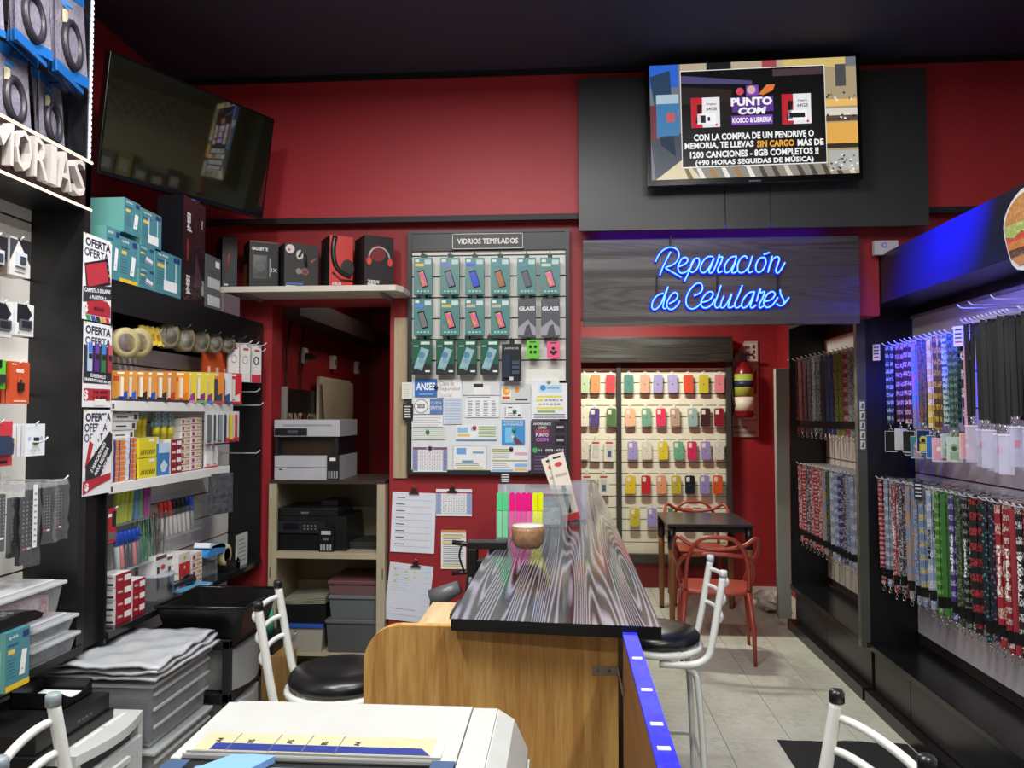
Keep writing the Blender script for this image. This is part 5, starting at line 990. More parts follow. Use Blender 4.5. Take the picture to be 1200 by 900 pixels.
poster(0,272,374,'top OFERTA poster on the corner post, showing a red folder',p1); poster(1,376,477,'middle OFERTA poster, showing four tall bottles side by side',p2); poster(2,480,582,'lowest OFERTA poster, showing two red and white markers',p3)
# ---- cable bags above the fascia ----
def cbag(px0,px1,pt,pb,X,lab,n=3,tilt=4):
    Y0,w,zb,h=lb(px0,px1,pt,pb,X); 
    for k in range(n):
        t=thing('cable_bag',lab if k==0 else f'{["","second","third","fourth"][k]} bag behind the {lab}','bag',(X-.022*k,Y0+.012*k,zb+.004*k),LR+R((6,-3,9,0)[k]),'cable bags above the lit fascia'); t.rotation_euler=(R(-4+2*k),R((3,-4,2,0)[k]),LR+R((8,-3,9,0)[k])); 
        m=MB(); m.box(0,w,0,.004,h*.1,h,M('#75707f',.22,'crinkle',b='#8c8896',sc=6)); m.box(-.002,w+.002,-.002,.005,0,h*.12,M('#1f62ac',.3)); m.box(-.002,w+.002,-.002,.005,h*.88,h,M('#1f62ac',.3)); m.box(w*.25,w*.65,-.003,-.001,h*.78,h*.82,M('#4888c8',.4)); m.build('bag',t)
        if k==0:
            MB().tube([(w*.52+w*.3*math.cos(a),-.008,h*.42+h*.24*math.sin(a)) for a in [2*PI*i/24 for i in range(24)]],.012,M('#2c2a34',.4),8,True).build('cable_coil',t)
            MB().box(w*.2,w*.3,-.014,-.004,h*.58,h*.72,M('#c8c0a0',.3)).build('plug',t)
    hook(DA,Y0-YA+w*.5,dL,zb+h*.93,.16,M('#202228',.3))
cbag(22,66,-62,48,-1.66,'blue edged cable bag, top centre above the lit letters')
cbag(70,108,-30,84,-1.66,'blue edged cable bag beside the upright light strip')
cbag(0,42,42,146,-1.72,'blue edged cable bag hanging directly over the letters',2)
cbag(50,81,80,172,-1.76,'smaller blue edged cable bag nearest the black end panel',2)
cbag(-45,10,-60,14,-1.66,'blue edged cable bag cut by the left edge of view',2)
# ---- items under the fascia ----
def lpack(px0,px1,pt,pb,X,n,lab,draw,base,cat='packet',grp='hanging packs on the near left slats',th=.012,gap=.004,rz=0,name='hanging_pack'):
    Y0,w,zb,h=lb(px0,px1,pt,pb,X)
    for k in range(n):
        t=MB(); t.box(0,w,0,th,0,h,M(base,.3)); 
        draw(t,w,h)
        o=t.build(name,loc=(X-k*(th+gap),Y0-.0*k,zb),rotz=LR+rz); tag(o,lab if k==0 else f'{ORD[k]} pack behind: {lab}',cat,grp)
    hook(DA,Y0-YA+w*.5,dL,zb+h*.93,abs(XS2-X)-.01,M('#c8ccd0',.3))
def dk1(t,w,h): t.poly([(0,h*.95),(0,h*.35),(w*.4,h*.95)],-.001,M('#40404a',.4)); t.poly([(w*.35,h),(w,h),(w,h*.35)],-.001,M('#24242a',.4)); t.box(w*.25,w*.75,-.008,0,h*.25,h*.62,M('#c8ccd4',.25)); t.box(w*.4,w*.65,-.012,-.008,h*.32,h*.52,M('#3c424c',.25)); t.text('Kingston',w*.5,h*.1,h*.06,-.001,INK,w=w*.5)
lpack(12,36,276,321,-1.78,5,'front charger pack in white and black card, top row left slats',dk1,'#d4d0cc',th=.01)
lpack(-14,9,272,318,-1.78,4,'front brown backed charger pack at the left edge, top row',dk1,'#6a5850',th=.01)
def dk2(t,w,h): t.poly([(w*.1,h*.98),(w*.1,h*.4),(w*.6,h*.4),(w*.9,h*.7),(w*.6,h*.98)],-.001,M('#1c1d22',.35)); t.box(w*.2,w*.85,-.006,0,h*.2,h*.5,M('#5a5c62',.25)); t.quad(w*.28,w*.78,h*.25,h*.46,-.0064,M('#24262c',.3)); t.disc(w*.2,h*.08,h*.04,-.001,M('#9a9ca0',.3))
lpack(18,40,354,392,-1.76,3,'front memory card pack with black curve, second row',dk2,'#dcdcdc')
lpack(-8,16,352,393,-1.77,2,'front black memory card pack at the left edge, second row',dk2,'#c8c8cc')
def dor(t,w,h): t.text('000',w*.5,h*.78,h*.09,-.001,WHT,w=w*.4,off=.05); t.box(w*.38,w*.64,-.008,0,h*.3,h*.5,M('#17181b',.3)); t.disc(w*.5,h*.54,w*.12,-.004,M('#c87848',.3)); t.disc(w*.5,h*.54,w*.08,-.005,M('#4a2a20',.3)); t.quad(w*.2,w*.85,h*.05,h*.08,-.001,M('#e8c8b8',.5)); t.quad(w*.08,w*.3,h*.92,h*.95,-.001,M('#f0d8d0',.5))
lpack(12,35,423,473,-1.77,3,'front orange adapter pack, third row',dor,'#c84c24')
lpack(-16,7,420,455,-1.78,2,'front green and black pack at the left edge, third row',lambda t,w,h:(t.poly([(0,h*.4),(w*.8,h*.75),(w*.8,h),(0,h)],-.001,M('#17191a',.3)),t.box(w*.1,w*.9,-.01,0,h*.2,h*.5,M('#2c3034',.3))),'#54c43c')
lpack(30,53,497,535,-1.73,5,'front white bluetooth adapter pack, fourth row',lambda t,w,h:(t.box(w*.42,w*.62,-.006,0,h*.38,h*.58,M('#1a1a1e',.3)),t.disc(w*.2,h*.55,w*.07,-.001,M('#98b0dc',.4)),t.disc(w*.8,h*.55,w*.07,-.001,M('#98b0dc',.4)),[t.disc(w*(.3+.2*k),h*.18,w*.05,-.001,M('#c0c4c8',.4)) for k in range(3)],t.text('tp-link',w*.25,h*.88,h*.05,-.001,M('#58a0b0',.4),w=w*.3)),'#dfe3e8')
lpack(-14,15,494,548,-1.74,2,'front red pack with a navy bag shape, fourth row',lambda t,w,h:(t.prism([(w*.1,h*.25),(w*.9,h*.25),(w*.95,h*.6),(w*.7,h*.68),(w*.2,h*.68),(w*.05,h*.55)][::-1],-.012,0,M('#2c3c54',.4)),t.quad(w*.2,w*.8,h*.06,h*.13,-.001,M('#2a1c20',.5)),t.quad(w*.88,w*.95,h*.5,h*.6,-.013,M('#c0a040',.4))),'#c8343c')
# remotes
def remote(px0,px1,pt,pb,X,lab,rz,col='#1c1e24'):
    Y0,w,zb,h=lb(px0,px1,pt,pb,X); t=thing('remote_control',lab,'remote',(X,Y0,zb),LR+rz,'bagged remote controls on the left slats')
    MB().box(w*.12,w*.88,0,.018,0,h*.92,M(col,.35)).build('remote',t,bevel=.004); m=MB()
    for i in range(3):
        for j in range(11): 
            c='#8c9098' if (i*5+j*3)%9 else '#a03848'
            m.disc(w*(.28+.22*i),h*(.28+.057*j),w*.042,-.0015,M(c,.4),7)
    m.quad(w*.25,w*.45,h*.2,h*.23,-.0015,M('#c83c50',.4)); m.quad(w*.52,w*.76,h*.2,h*.23,-.0015,M('#e8e8ea',.4)); m.build('buttons',t)
    m=MB(); vs=[];fs=[]
    for i in range(6):
        for j in range(10): vs.append((w*(-.12+1.24*i/5),-.006-.012*random.random(),h*(-.03+1.15*j/9)))
    for i in range(5):
        for j in range(9): k=i*10+j; fs.append((k,k+10,k+11,k+1))
    m.add(vs,fs,M('#d8dce0',.12,'clear',alpha=.10),True); m.box(-w*.1,w*1.1,-.01,.02,h*1.02,h*1.12,M('#b8bcc0',.2,'clear',alpha=.3)); m.build('plastic_bag',t)
remote(22,42,577,664,-1.71,'bagged black remote with coloured buttons, lowest hanging one, front',0)
remote(12,26,578,655,-1.75,'bagged remote behind the lowest hanging one',0,'#25262a')
remote(48,60,573,636,-1.71,'bagged black remote with red and white keys, middle of the three nearest the end panel',-.15)
remote(62,74,570,632,-1.70,'bagged black remote, nearest the black end panel',-.1)
remote(-10,10,575,650,-1.74,'bagged grey remote at the left edge of view',0,'#34363a')
for px,py,L in ((76,563,.17),(52,518,.15)):
    p=atx(px,py,XL+.01); hook(DA,p.y-YA,dL,p.z,.2,M('#dcdcdc',.3))
t=MB(); t.box(0,.018,0,.002,-.2,0,M('#e4e4e6',.4)); lines(t,.003,.015,-.19,-.02,9,'#8a8a90',.3); p=atx(40,568,-1.69); tag(t.build('price_strip',loc=(p.x,p.y,p.z),rotz=LR),'narrow white price strip hanging between the bagged remotes','label')
# base shelf items, near unit
def tub(loc,w,d,h,lab,col=CLEAR2,lid='#d8dce0',rz=LR,fill=None,grp='clear plastic boxes on the left'):
    t=thing('storage_box',lab,'box',loc,rz,grp)
    m=MB(); k=.06; m.add([(k*w,k*d,0),(w-k*w,k*d,0),(w-k*w,d-k*d,0),(k*w,d-k*d,0),(0,0,h),(w,0,h),(w,d,h),(0,d,h)],[(0,3,2,1),(0,1,5,4),(1,2,6,5),(2,3,7,6),(3,0,4,7)],col); m.build('tub',t)
    if fill: MB().box(w*.12,w*.88,d*.12,d*.88,.006,h*.7,M(fill[0],.5,'crinkle',b=fill[1],sc=25)).build('contents',t)
    m=MB(); m.box(-.012,w+.012,-.012,d+.012,h,h+.012,M(lid,.25,'clear',alpha=.5)); m.box(.015,w-.015,.015,d-.015,h+.012,h+.02,M(lid,.25,'clear',alpha=.6)); m.build('lid',t,bevel=.004); return t
p=atx(82,712,-1.66); 
tub((-1.68,2.34,ZB),.225,.2,.052,'shallow clear box on the near base shelf, lower of the two under the orange label',fill=('#3c4048','#5c606c'))
tub((-1.685,2.345,ZB+.073),.215,.19,.04,'shallow clear box with an orange and yellow label under its big neighbour',fill=('#2c3040','#7c84a0'))
t=MB(); t.add([(-.09,-.05,0),(.09,-.05,0),(.09,.05,0),(-.09,.05,0)],[(0,1,2,3)],M('#d86c34',.4,'blotch',b='#e8b040',sc=30)); tag(t.build('label_card',loc=(-1.78,2.44,ZB+.1335),rotz=LR),'orange and yellow card lying on the lid of the shallow box','card')
tub((-1.70,2.215,ZB+.1345),.30,.19,.10,'large clear lidded box with red items, topmost on the near base shelf',fill=('#a84c50','#c0c4c8'),lid='#dfe2e6')
def tpl(t,w,h,d,kind,yellow=True):
    t.box(0,w,0,d,0,h,M('#4b8793',.35)); squad(t,0,d,0,h,-.0008,M('#6aaaa2',.3)); t.text('tp-link',w*.3,h*.9,h*.07,-.001,WHT,w=w*.4,off=.02); t.quad(w*.7,w*.95,h*.84,h*.95,-.001,M('#2c3c78',.4)); t.quad(w*.08,w*.36,h*.62,h*.7,-.001,M('#e0c060',.4)); t.quad(w*.08,w*.5,h*.76,h*.79,-.001,M('#2c5c78',.4)); lines(t,w*.08,w*.45,h*.2,h*.55,6,'#2a6474',.25)
    if yellow: t.quad(0,w,0,h*.1,-.0012,M('#e4c030',.4))
    if kind=='ext': t.poly([(w*.55,h*.2),(w*.78,h*.2),(w*.88,h*.62),(w*.66,h*.64)],-.0014,M('#eceef0',.3)); t.disc(w*.68,h*.3,w*.03,-.0018,M('#8090a0',.3),8)
    if kind=='router': 
        t.quad(w*.32,w*.84,h*.12,h*.36,-.0014,M('#eceef0',.3)); t.quad(w*.34,w*.38,h*.36,h*.82,-.0014,M('#c8e0e8',.3)); t.quad(w*.76,w*.8,h*.36,h*.82,-.0014,M('#c8e0e8',.3))
    if kind=='switch': t.poly([(w*.4,h*.3),(w*.85,h*.2),(w*.92,h*.42),(w*.48,h*.56)],-.0014,M('#e0e0e8',.3)); t.poly([(w*.42,h*.32),(w*.84,h*.22),(w*.85,h*.28),(w*.43,h*.38)],-.0018,M('#70608c',.3))
t=MB(); tpl(t,.10,.17,.075,'ext'); 
t.squad(.015,.06,.03,.12,-.001,M('#bfe0dc',.4)); tag(t.build('router_box',loc=(-1.62,2.15,ZB),rotz=LR),'turquoise range extender box on the near base shelf, yellow foot band','box')
ph=thing('desk_phone','black cordless handset with buttons lying on the turquoise box','phone',(-1.64,2.20,ZB+.172),LR)
m=MB(); m.prism([(-.2,0),(.06,0),(.13,.0),(.14,.012),(.1,.03),(.04,.04),(-.2,.03)],0,.085,M('#18181b',.35),'y',False); m.build('body',ph,bevel=.005)
m=MB(); 
for i in range(7):
    for j in range(3): m.box(-.17+.03*i,-.155+.03*i,.014+.022*j,.028+.022*j,.034,.042,M('#6a6c72' if (i+j)%4 else '#8c3c44',.4))
m.build('buttons',ph)
# ---- boxes on the top shelf of unit 2 ----
def topbox(px0,px1,pt,pb,lab,kind,d,X=-1.715,zb=None,name='router_box',yellow=False):
    Y0,w,z0,h=lb(px0,px1,pt,pb,X,zb); t=MB(); tpl(t,w*.985,h,d,kind,yellow); tag(t.build(name,loc=(X,Y0,z0),rotz=LR),lab,'box','network gear boxes on the top shelf'); return z0+h
g='turquoise '
z1=topbox(141,162,276,332,g+'range extender box with a yellow foot band, bottom row','ext',.10,zb=z2t,yellow=True)
z1b=topbox(125,141,264,328,g+'range extender box half hidden behind the top poster','ext',.10,zb=z2t)
zm_=topbox(163,181,312,341,g+'switch box, lower of the small pair','switch',.10,zb=z2t)
zq=topbox(163,181,286,311,g+'switch box, upper of the small pair','switch',.10,zb=zm_+.001)
topbox(182,213,291,350,g+'router box with two antennas, bottom row right end','router',.10,zb=z2t)
topbox(146,165,231,281,g+'extender box on top of the stack, its side facing forward','ext',.15,zb=max(z1,z1b)+.001,X=-1.71)
topbox(166,190,243,291,g+'router box with antennas on top of the stack','router',.08,zb=zq+.001)
Y0,w,z0,h=lb(215,241,228,355,-1.71,z2t); t=MB(); t.box(0,w,0,.12,0,h,M('#17161a',.2)); t.quad(.004,w,0,h,-.0006,M('#26161c',.15,'crinkle',b='#2c1c22',sc=5))
for zz in (.18,.78): t.text('MSI',w*.25,h*zz,.035,-.001,M('#d8d4d8',.4),w=h*.15,rot=PI/2,off=.05); t.poly([(w*.15,h*(zz-.1)),(w*.4,h*(zz-.1)),(w*.28,h*(zz-.06))],-.001,M('#d8d4d8',.4))
t.text('MODERN',w*.22,h*.5,.02,-.001,M('#a84038',.4),w=h*.2,rot=PI/2); t.poly([(w*.5,h*.15),(w*.9,h*.2),(w*.6,h*.5)],-.001,M('#4a3038',.3)); t.text('MSI',w*.85,h*.8,.012,-.001,W2,w=h*.08,rot=PI/2); t.quad(w*.85,w*.98,h*.1,h*.25,-.001,M('#8a8c90',.4))
tag(t.build('monitor_box',loc=(-1.71,Y0,z2t),rotz=LR),'tall glossy black monitor carton with white emblem on the top shelf','box')
zz=z2t
Y0,w,z0,h=lb(242,259,297,361,-1.71,z2t)
for k in range(3):
    t=MB(); t.box(0,w,0,.1,0,h/3-.001,M('#5a5c60',.4)); t.quad(w*.1,w*.95,h*.06,h*.25,-.001,M('#c0c2c4' if k<2 else '#5e6064',.5)); 
    if k<2: lines(t,w*.15,w*.9,h*.08,h*.24,5,'#6a6c70',.4)
    else: t.quad(w*.6,w*.9,h*.14,h*.26,-.0015,WHT)
    tag(t.build('adapter_box',loc=(-1.71,Y0,z2t+h/3*k),rotz=LR),f'grey adapter carton, {["lowest","middle","topmost"][k]} of the stack of three','box','grey cartons at the shelf end')
Y0,w,z0,h=lb(262,281,348,366,-1.71,z2t); t=MB(); t.box(0,w,0,.1,0,h*1.3,M('#8c7c80',.15,'clear',alpha=.7)); t.box(.01,w*.4,.01,.06,.01,h,M('#1c1c1e',.4)); tag(t.build('clear_pack',loc=(-1.71,Y0,z2t),rotz=LR),'small clear pack with black cable at the far end of the top shelf','packet')
# ---- left tv ----
P=[Vector((-1.935,3.084,0)),Vector((-1.545,3.853,0))]; TL=atx(128,62,-1.90); 
tv2=thing('television','dark switched off television mounted high in the left corner','television',(-1.74,3.468,2.885)); u=(P[1]-P[0]).normalized(); nrm=Vector((u.y,-u.x,0)); tl=R(9)
n3=(nrm*math.cos(tl)-Vector((0,0,1))*math.sin(tl)).normalized(); u3=u; v3=n3.cross(u3)*-1
if v3.z<0: v3=-v3
mm=Matrix((u3,-n3,v3)).transposed()
if mm.determinant()<0: print('TV det neg')
tv2.rotation_euler=mm.to_euler()
w2,h2=.445,.26
m=MB(); m.box(-w2,w2,0,.04,-h2,h2,M('#0b0b0d',.2)); m.box(-w2*.6,w2*.6,.04,.075,-h2*.7,h2*.5,BLKM); m.build('casing',tv2,bevel=.004)
m=MB(); LC=M('#1c1c12',.035,sc=7); LC.node_tree.nodes['Principled BSDF'].inputs['Specular IOR Level'].default_value=1; LC.node_tree.nodes['Principled BSDF'].inputs['Coat Weight'].default_value=1; LC.node_tree.nodes['Principled BSDF'].inputs['Coat IOR'].default_value=1.9; LC.node_tree.nodes['Principled BSDF'].inputs['Coat Roughness'].default_value=.03
m.box(-w2+.012,w2-.012,-.001,0,-h2+.02,h2-.012,LC); m.build('screen',tv2)
hs=thing('added_shelf','long pale unseen shelf added high on the right wall for the dark television to mirror','shelf',(XRW,2.4,2.62),0)  # shelf added out of view to give the dark television a reflection
MB().box(-.3,0,-.9,1.5,-.03,0,M('#b8b49c',.5)).build('board',hs)
for i in range(16):
    y=1.62+.15*i; hh=.16+.14*random.random(); t=MB(); cc=('#c8c4a8','#4c5c4c','#8c3038','#28303c','#b0ac40','#d8d4c8','#5c5048','#74808c')[(i*5)%8]; t.box(-.14,0,0,.125,0,hh,M(cc,.5)); t.box(-.141,-.14,.02,.1,hh*.3,hh*.7,M('#e0dcd0',.5)); tag(t.build('carton',loc=(XRW-.04,y,2.621)),f'added carton on the unseen high right shelf, {ORD[i]} from the near end','box','added cartons on the unseen high right shelf')  # cartons added out of view, only to be mirrored in the dark screen
m=MB()
for i in range(14):
    for s_ in (-1,1): m.tube([(0,.09*i,0),(-.02,.09*i+s_*.2,-.25)],.004,M('#2c2a24',.6),4)
tag(m.build('added_net',loc=(XRW-.35,2.6,3.45)),'unseen dark cord netting added under the ceiling for the dark television to mirror','net')  # netting added out of view as something to reflect
m=MB(); m.box(-.06,.06,-.004,0,-h2-.012,-h2+.004,M('#1c2450',.3)); m.quad(-.035,.035,-h2+.002,-h2-.004,-.0045,M('#7080b0',.4)); m.build('badge',tv2)
m=MB(); m.tube([(0,.07,0),(0,.2,.02)],.02,BLK); m.box(-.1,.1,.05,.08,-.12,.12,BLK); m.box(-.06,.06,.2,.23,-.1,.1,BLK); m.build('wall_arm',tv2)
# ---- stationery on unit 2 ----
def sit(name,lab,px0,px1,pt,X,d,zb,draw,cat='box',grp=None,h=None,rz=0,n=1):
    Y0,w,_,hh=lb(px0,px1,pt,pt+10,X,zb); h=h or hh; t=MB(); draw(t,w*.97,h,d); o=t.build(name,loc=(X,Y0,zb),rotz=LR+rz); return tag(o,lab,cat,grp)
# blister packs of pens on shelf 1
G='pen blister packs on the upper white shelf'
pens=[('#c88838','#20489c'),('#d09040','#2c58b8'),('#cc8838','#28282c'),('#d08c3c','#2448a0'),('#cc8838','#34342c'),('#c88038','#b03828'),('#e89828','#d8701c'),('#e0c83c','#8c3c7c'),('#dcc840','#7c3468'),('#e0cc44','#883c74'),('#dc8430','#30405c'),('#dcdce0','#3c4c70'),('#c83038','#d8d4d0')]
for i,(c,c2) in enumerate(pens):
    x0=131+i*11.2 if i<6 else 200+(i-6)*10; 
    Y0,w,_,h=lb(x0,x0+13.5,434+i*.2,470,-1.735,zs1+.003); t=MB(); t.box(0,w,0,.004,0,h,M(c,.3)); t.poly([(w*.15,0),(w*.9,0),(w*.9,h*.35),(w*.5,h*.2)],-.0012,M(c2,.3)); t.box(w*.45,w*.6,-.008,0,h*.15,h*.8,M('#e0d8c8' if i<10 else c2,.3)); t.quad(w*.1,w*.4,h*.68,h*.82,-.001,M('#c04030',.4)); t.quad(w*.3,w*.7,h*.9,h*.96,-.001,M('#f0e8d8',.4)); t.quad(0,w,0,h*.08,-.0016,M('#34343c' if i<7 else ['#c880a0','#60a860','#4880c8','#c84840','#404c60','#c03030'][min(i-7,5)],.4))
    tag(t.build('pen_pack',loc=(-1.735-(i%2)*.006,Y0,zs1+.003),rotz=LR+R(-22)),f'{"orange" if i<7 or i==10 else "yellow" if i<10 else "white and blue" if i==11 else "red"} pen blister pack, {ORD[i]} from the left on the upper white shelf','packet',G)
    if i%2==0:
        t=MB(); t.box(0,w,0,.004,0,h*1.02,M(c,.3)); tag(t.build('pen_pack',loc=(-1.775,Y0+.02,zs1+.003),rotz=LR+R(-22)),f'pen blister pack in the rear row behind the {ORD[i]} front pack','packet',G)
# tapes
TP=M('#857a5e',.15); TPI=M('#d8d4c8',.5)
for i,(px,py,r) in enumerate([(203,393,.058),(222,398,.056),(240,400,.055),(256,403,.048),(271,403,.048),(287,404,.048)]):
    for k in range(2):
        X=-1.71-.062*k; c=atx(px,py,X); t=MB(); t.lathe([(r*.72,0),(r,0),(r,-.048),(r*.72,-.048)],TP,n=24,axis='y'); t.lathe([(r*.72,-.048),(r*.72,0)],TPI,n=24,axis='y'); t.lathe([(r*.72,-.0002),(r*.62,-.0002)],M('#e4e2dc',.5),n=24,axis='y'); t.lathe([(r*.62,.0),(r*.62,-.048)],M('#a8a49a',.6),n=24,axis='y')
        o=t.build('tape_roll',loc=(X-.05,c.y,c.z+.0),rotz=LR+R(-18)); tag(o,f'beige packing tape roll, {ORD[i]} from the left, {["front","rear"][k]} on its hook','tape','packing tape rolls on hooks')
    c=atx(px,py,-1.74); hook(DB,c.y-YD,dL-.02,c.z+r*.60-.003,.2,M('#2a2a2c',.4))
for i in range(2):
    c=atx((158,143)[i],402,-1.74); t=MB(); r=.06; t.lathe([(r*.62,0),(r,0),(r,-.03),(r*.62,-.03)],M('#b0a274',.5),n=24,axis='y'); t.lathe([(r*.62,-.03),(r*.62,0)],M('#7c80b0',.4,'blotch',b='#b05058',sc=40),n=24,axis='y')
    o=t.build('masking_tape_roll',loc=(-1.74,c.y,c.z),rotz=LR+R(-25)); tag(o,['cream masking tape roll with blue and red core print in clear wrap','cream masking tape roll behind the printed one, by the poster'][i],'tape','masking tape rolls')
    hook(DB,c.y-YD,dL-.02,c.z+.034,.15,M('#2a2a2c',.4))
for i in range(5):
    c=atx(166+i*6,384+i*.8,-1.73); t=MB(); t.box(-.012,.012,0,.006,-.07,.01,M('#d8bc40',.4)); t.quad(-.008,.008,-.05,-.02,-.001,M('#a87828',.4)); o=t.build('marker_card',loc=(-1.73,c.y,c.z),rotz=LR); o.rotation_euler=(0,R(-15),LR+R(-20)); tag(o,f'small yellow card, {ORD[i]} from the left above the orange packs','card','small yellow hanging cards')
# orange packs and white cable packs at the far end
for i in range(4):
    c=atx(237+i*10,440,-1.77); t=MB(); t.box(0,.085,0,.01,0,.14,M('#cc5424',.35)); t.box(.035,.05,-.006,0,.02,.05,M('#e8d0c0',.3)); tag(t.build('orange_pack',loc=(-1.77,c.y,atx(250,442,-1.77).z),rotz=LR+R(-15)),f'plain orange hanging pack, {ORD[i]} from the left under the tape rolls','packet','orange packs under the tapes')
for i in range(3):
    c=atx(276+i*9,450,-1.69); t=MB(); h=.20; t.box(0,.062,0,.016,0,h,M('#dcd8d2',.35)); t.quad(.02,.05,h*.84,h*.9,-.001,M('#b83c48',.4)); t.tube([(.03+.014*math.cos(a),-.002,h*.6+.02*math.sin(a)) for a in [PI/5*k for k in range(10)]],.003,M('#34343c' if i==2 else '#c8c8c8',.4),6,True); t.quad(.004,.06,0,h*.22,-.001,M('#c03440' if i==2 else '#d8d0cc',.4))
    tag(t.build('cable_pack',loc=(-1.69-.02*(2-i),c.y,atx(300,449,-1.69).z),rotz=LR+R(-35)),f'white boxed cable pack, {ORD[i]} from the left at the end of the tape row','packet','white cable packs'); hook(DB,min(c.y+.03,YC-.03)-YD,dL-.02,c.z+.21,.24)
for px,py in ((305,412),(302,475),(298,459),(298,531)): 
    p=atx(px,py,XL+.01); hook(DB,min(p.y,YC-.04)-YD-.0,dL-.02,p.z,.2)
# shelf 2 stacks
def stack(name,labf,px0,px1,ptop,X,d,zb,n,draw,grp,gap=.0008):
    Y0,w,_,h=lb(px0,px1,ptop,ptop,X,zb); hh=h/n
    for k in range(n):
        t=MB(); draw(t,w,hh-gap,d,k); tag(t.build(name,loc=(X,Y0+random.uniform(-.002,.002),zb+hh*k),rotz=LR),labf(k,n),'box',grp)
    return Y0,w,h
def kth(k,n): return 'lowest' if k==0 else 'topmost' if k==n-1 else f'{ORD[k]} from below'
Z2=zs2+.003
def dr_corr(t,w,h,d,k): t.box(0,w,0,d,0,h,M('#dcdce4',.4)); t.quad(w*.3,w*.98,h*.08,h*.92,-.0008,M('#e07c2c',.4)); t.quad(w*.3,w*.42,0,h,-.0012,M('#3c3c80',.4)); t.quad(w*.62,w*.68,0,h,-.0012,M('#3c3c80',.4)); squad(t,0,d,h*.25,h*.45,-.0008,M('#a0a0b0',.4))
Y_,w_,h_=stack('clip_box',lambda k,n:f'orange and navy ended box, {kth(k,n)} of the left column',127,147,516,-1.72,.13,Z2,8,dr_corr,'orange ended boxes on the lower white shelf')
stack('clip_box',lambda k,n:f'orange and navy ended box, {kth(k,n)} of the right column',148,160,513,-1.73,.12,Z2,8,dr_corr,'orange ended boxes on the lower white shelf')
def dr_w(t,w,h,d,k): t.box(0,w,0,d,0,h,M('#d4d4d4',.4)); t.quad(w*.1,w*.9,h*.15,h*.85,-.0008,WHT); t.quad(w*.2,w*.6,h*.4,h*.55,-.0012,INK); t.quad(w*.82,w*.94,h*.2,h*.8,-.0012,M('#3c3c40',.4))
stack('ink_box',lambda k,n:f'white and grey label box, {kth(k,n)} of three above the orange ended boxes',128,161,483,-1.74,.1,zb=Z2+h_+.002,n=3,draw=dr_w,grp='white label boxes') if False else None
Y0,w,_,h=lb(128,161,483,483,-1.74,Z2+h_+.001)
for k in range(3):
    hh=(h)/3; t=MB(); dr_w(t,w*(1-.08*(2-k)),hh-.002,.12,k); tag(t.build('label_box',loc=(-1.735,Y0,Z2+h_+.001+hh*k),rotz=LR),f'white box with small black print, {kth(k,3)} of three above the orange ended boxes','box','white print boxes under the upper shelf')
for k in range(2):
    sit('paper_pad',['yellow pad pack with small drawings, upper one','yellow pad pack with small drawings, lower one'][k],163,184,(524,547)[k],-1.72-.0*k,.01,Z2 if k else Z2+.083,lambda t,w,h,d:(t.box(0,w,0,d,0,h,M('#dccc28',.4)),t.quad(w*.55,w*.85,h*.78,h*.93,-.001,WHT),[t.quad(w*(.1+.12*q),w*(.16+.12*q),h*.15,h*.4,-.001,M('#6a6420',.5),rot=-.5) for q in range(7)]),cat='packet',grp='yellow packs on the lower white shelf',h=.08)
for k in range(6):
    px=(164,170,176,190,198,206)[k]; c=atx(px,520,-1.745 if k>2 else -1.74); z0=Z2+.165 if k<3 else Z2+.12; 
    t=MB(); t.lathe([(.014,0),(.014,.05),(.016,.05),(.016,.085)],M('#ddcf30',.4),n=12); t.box(-.022,.022,-.01,.01,.085,.17,M('#6c8c8c',.3,'blotch',b='#b0c4c0',sc=40)); tag(t.build('glue_tube',loc=(-1.775,c.y,z0),rotz=LR),f'glue stick with yellow cap under a grey blister, {ORD[k]} from the left','glue','glue sticks on the lower white shelf')
    if k<3: t=MB()
t=MB(); Y0,w,_,h=lb(162,186,524,524,-1.75,Z2); t.box(0,w,0,.05,0,.163,M('#e0dccc',.5)); tag(t.build('carton',loc=(-1.75,Y0,Z2),rotz=LR),'pale carton behind the yellow packs holding the glue sticks up','box')
t=MB(); Y0,w,_,h=lb(187,212,524,524,-1.75,Z2); t.box(0,w,0,.05,0,.118,M('#d8d4cc',.5)); tag(t.build('carton',loc=(-1.75,Y0,Z2),rotz=LR),'pale carton behind the blue and dark red packs','box')
sit('craft_pack','blue card pack with a white leaf shape',186,199,520,-1.72,.01,Z2,lambda t,w,h,d:(t.box(0,w,0,d,0,h,M('#3c7cc0',.4)),t.poly([(w*.3,h*.1),(w*.15,h*.3),(w*.5,h*.5),(w*.85,h*.3),(w*.6,h*.1)],-.001,M('#c8dce4',.4)),t.quad(0,w,h*.7,h,-.001,M('#b8d8e8',.4))),cat='packet')
def dr_red(t,w,h,d,k): t.box(0,w,0,d,0,h,M('#e0dcd8',.4)); t.quad(0,w,0,h,-.0008,M('#8c1c28',.4)); t.quad(w*.55,w*.95,h*.3,h*.8,-.0012,WHT); t.quad(w*.1,w*.45,h*.35,h*.6,-.0012,M('#e0c8c8',.4)); 
stack('staple_box',lambda k,n:f'dark red small box, {kth(k,n)} on the lower white shelf',200,213,515,-1.72,.1,Z2,4,dr_red,'dark red boxes on the lower white shelf')
def dr_wr(t,w,h,d,k): t.box(0,w,0,d,0,h,M('#dedad6',.4)); t.quad(w*.08,w*.3,h*.25,h*.75,-.0008,M('#b03038',.4)); t.quad(w*.5,w*.75,h*.35,h*.75,-.0008,M('#d8c030',.4)); t.disc(w*.85,h*.5,h*.2,-.0008,M('#b83840',.4),8); t.quad(0,w,0,h*.08,-.001,M('#b02c38',.4))
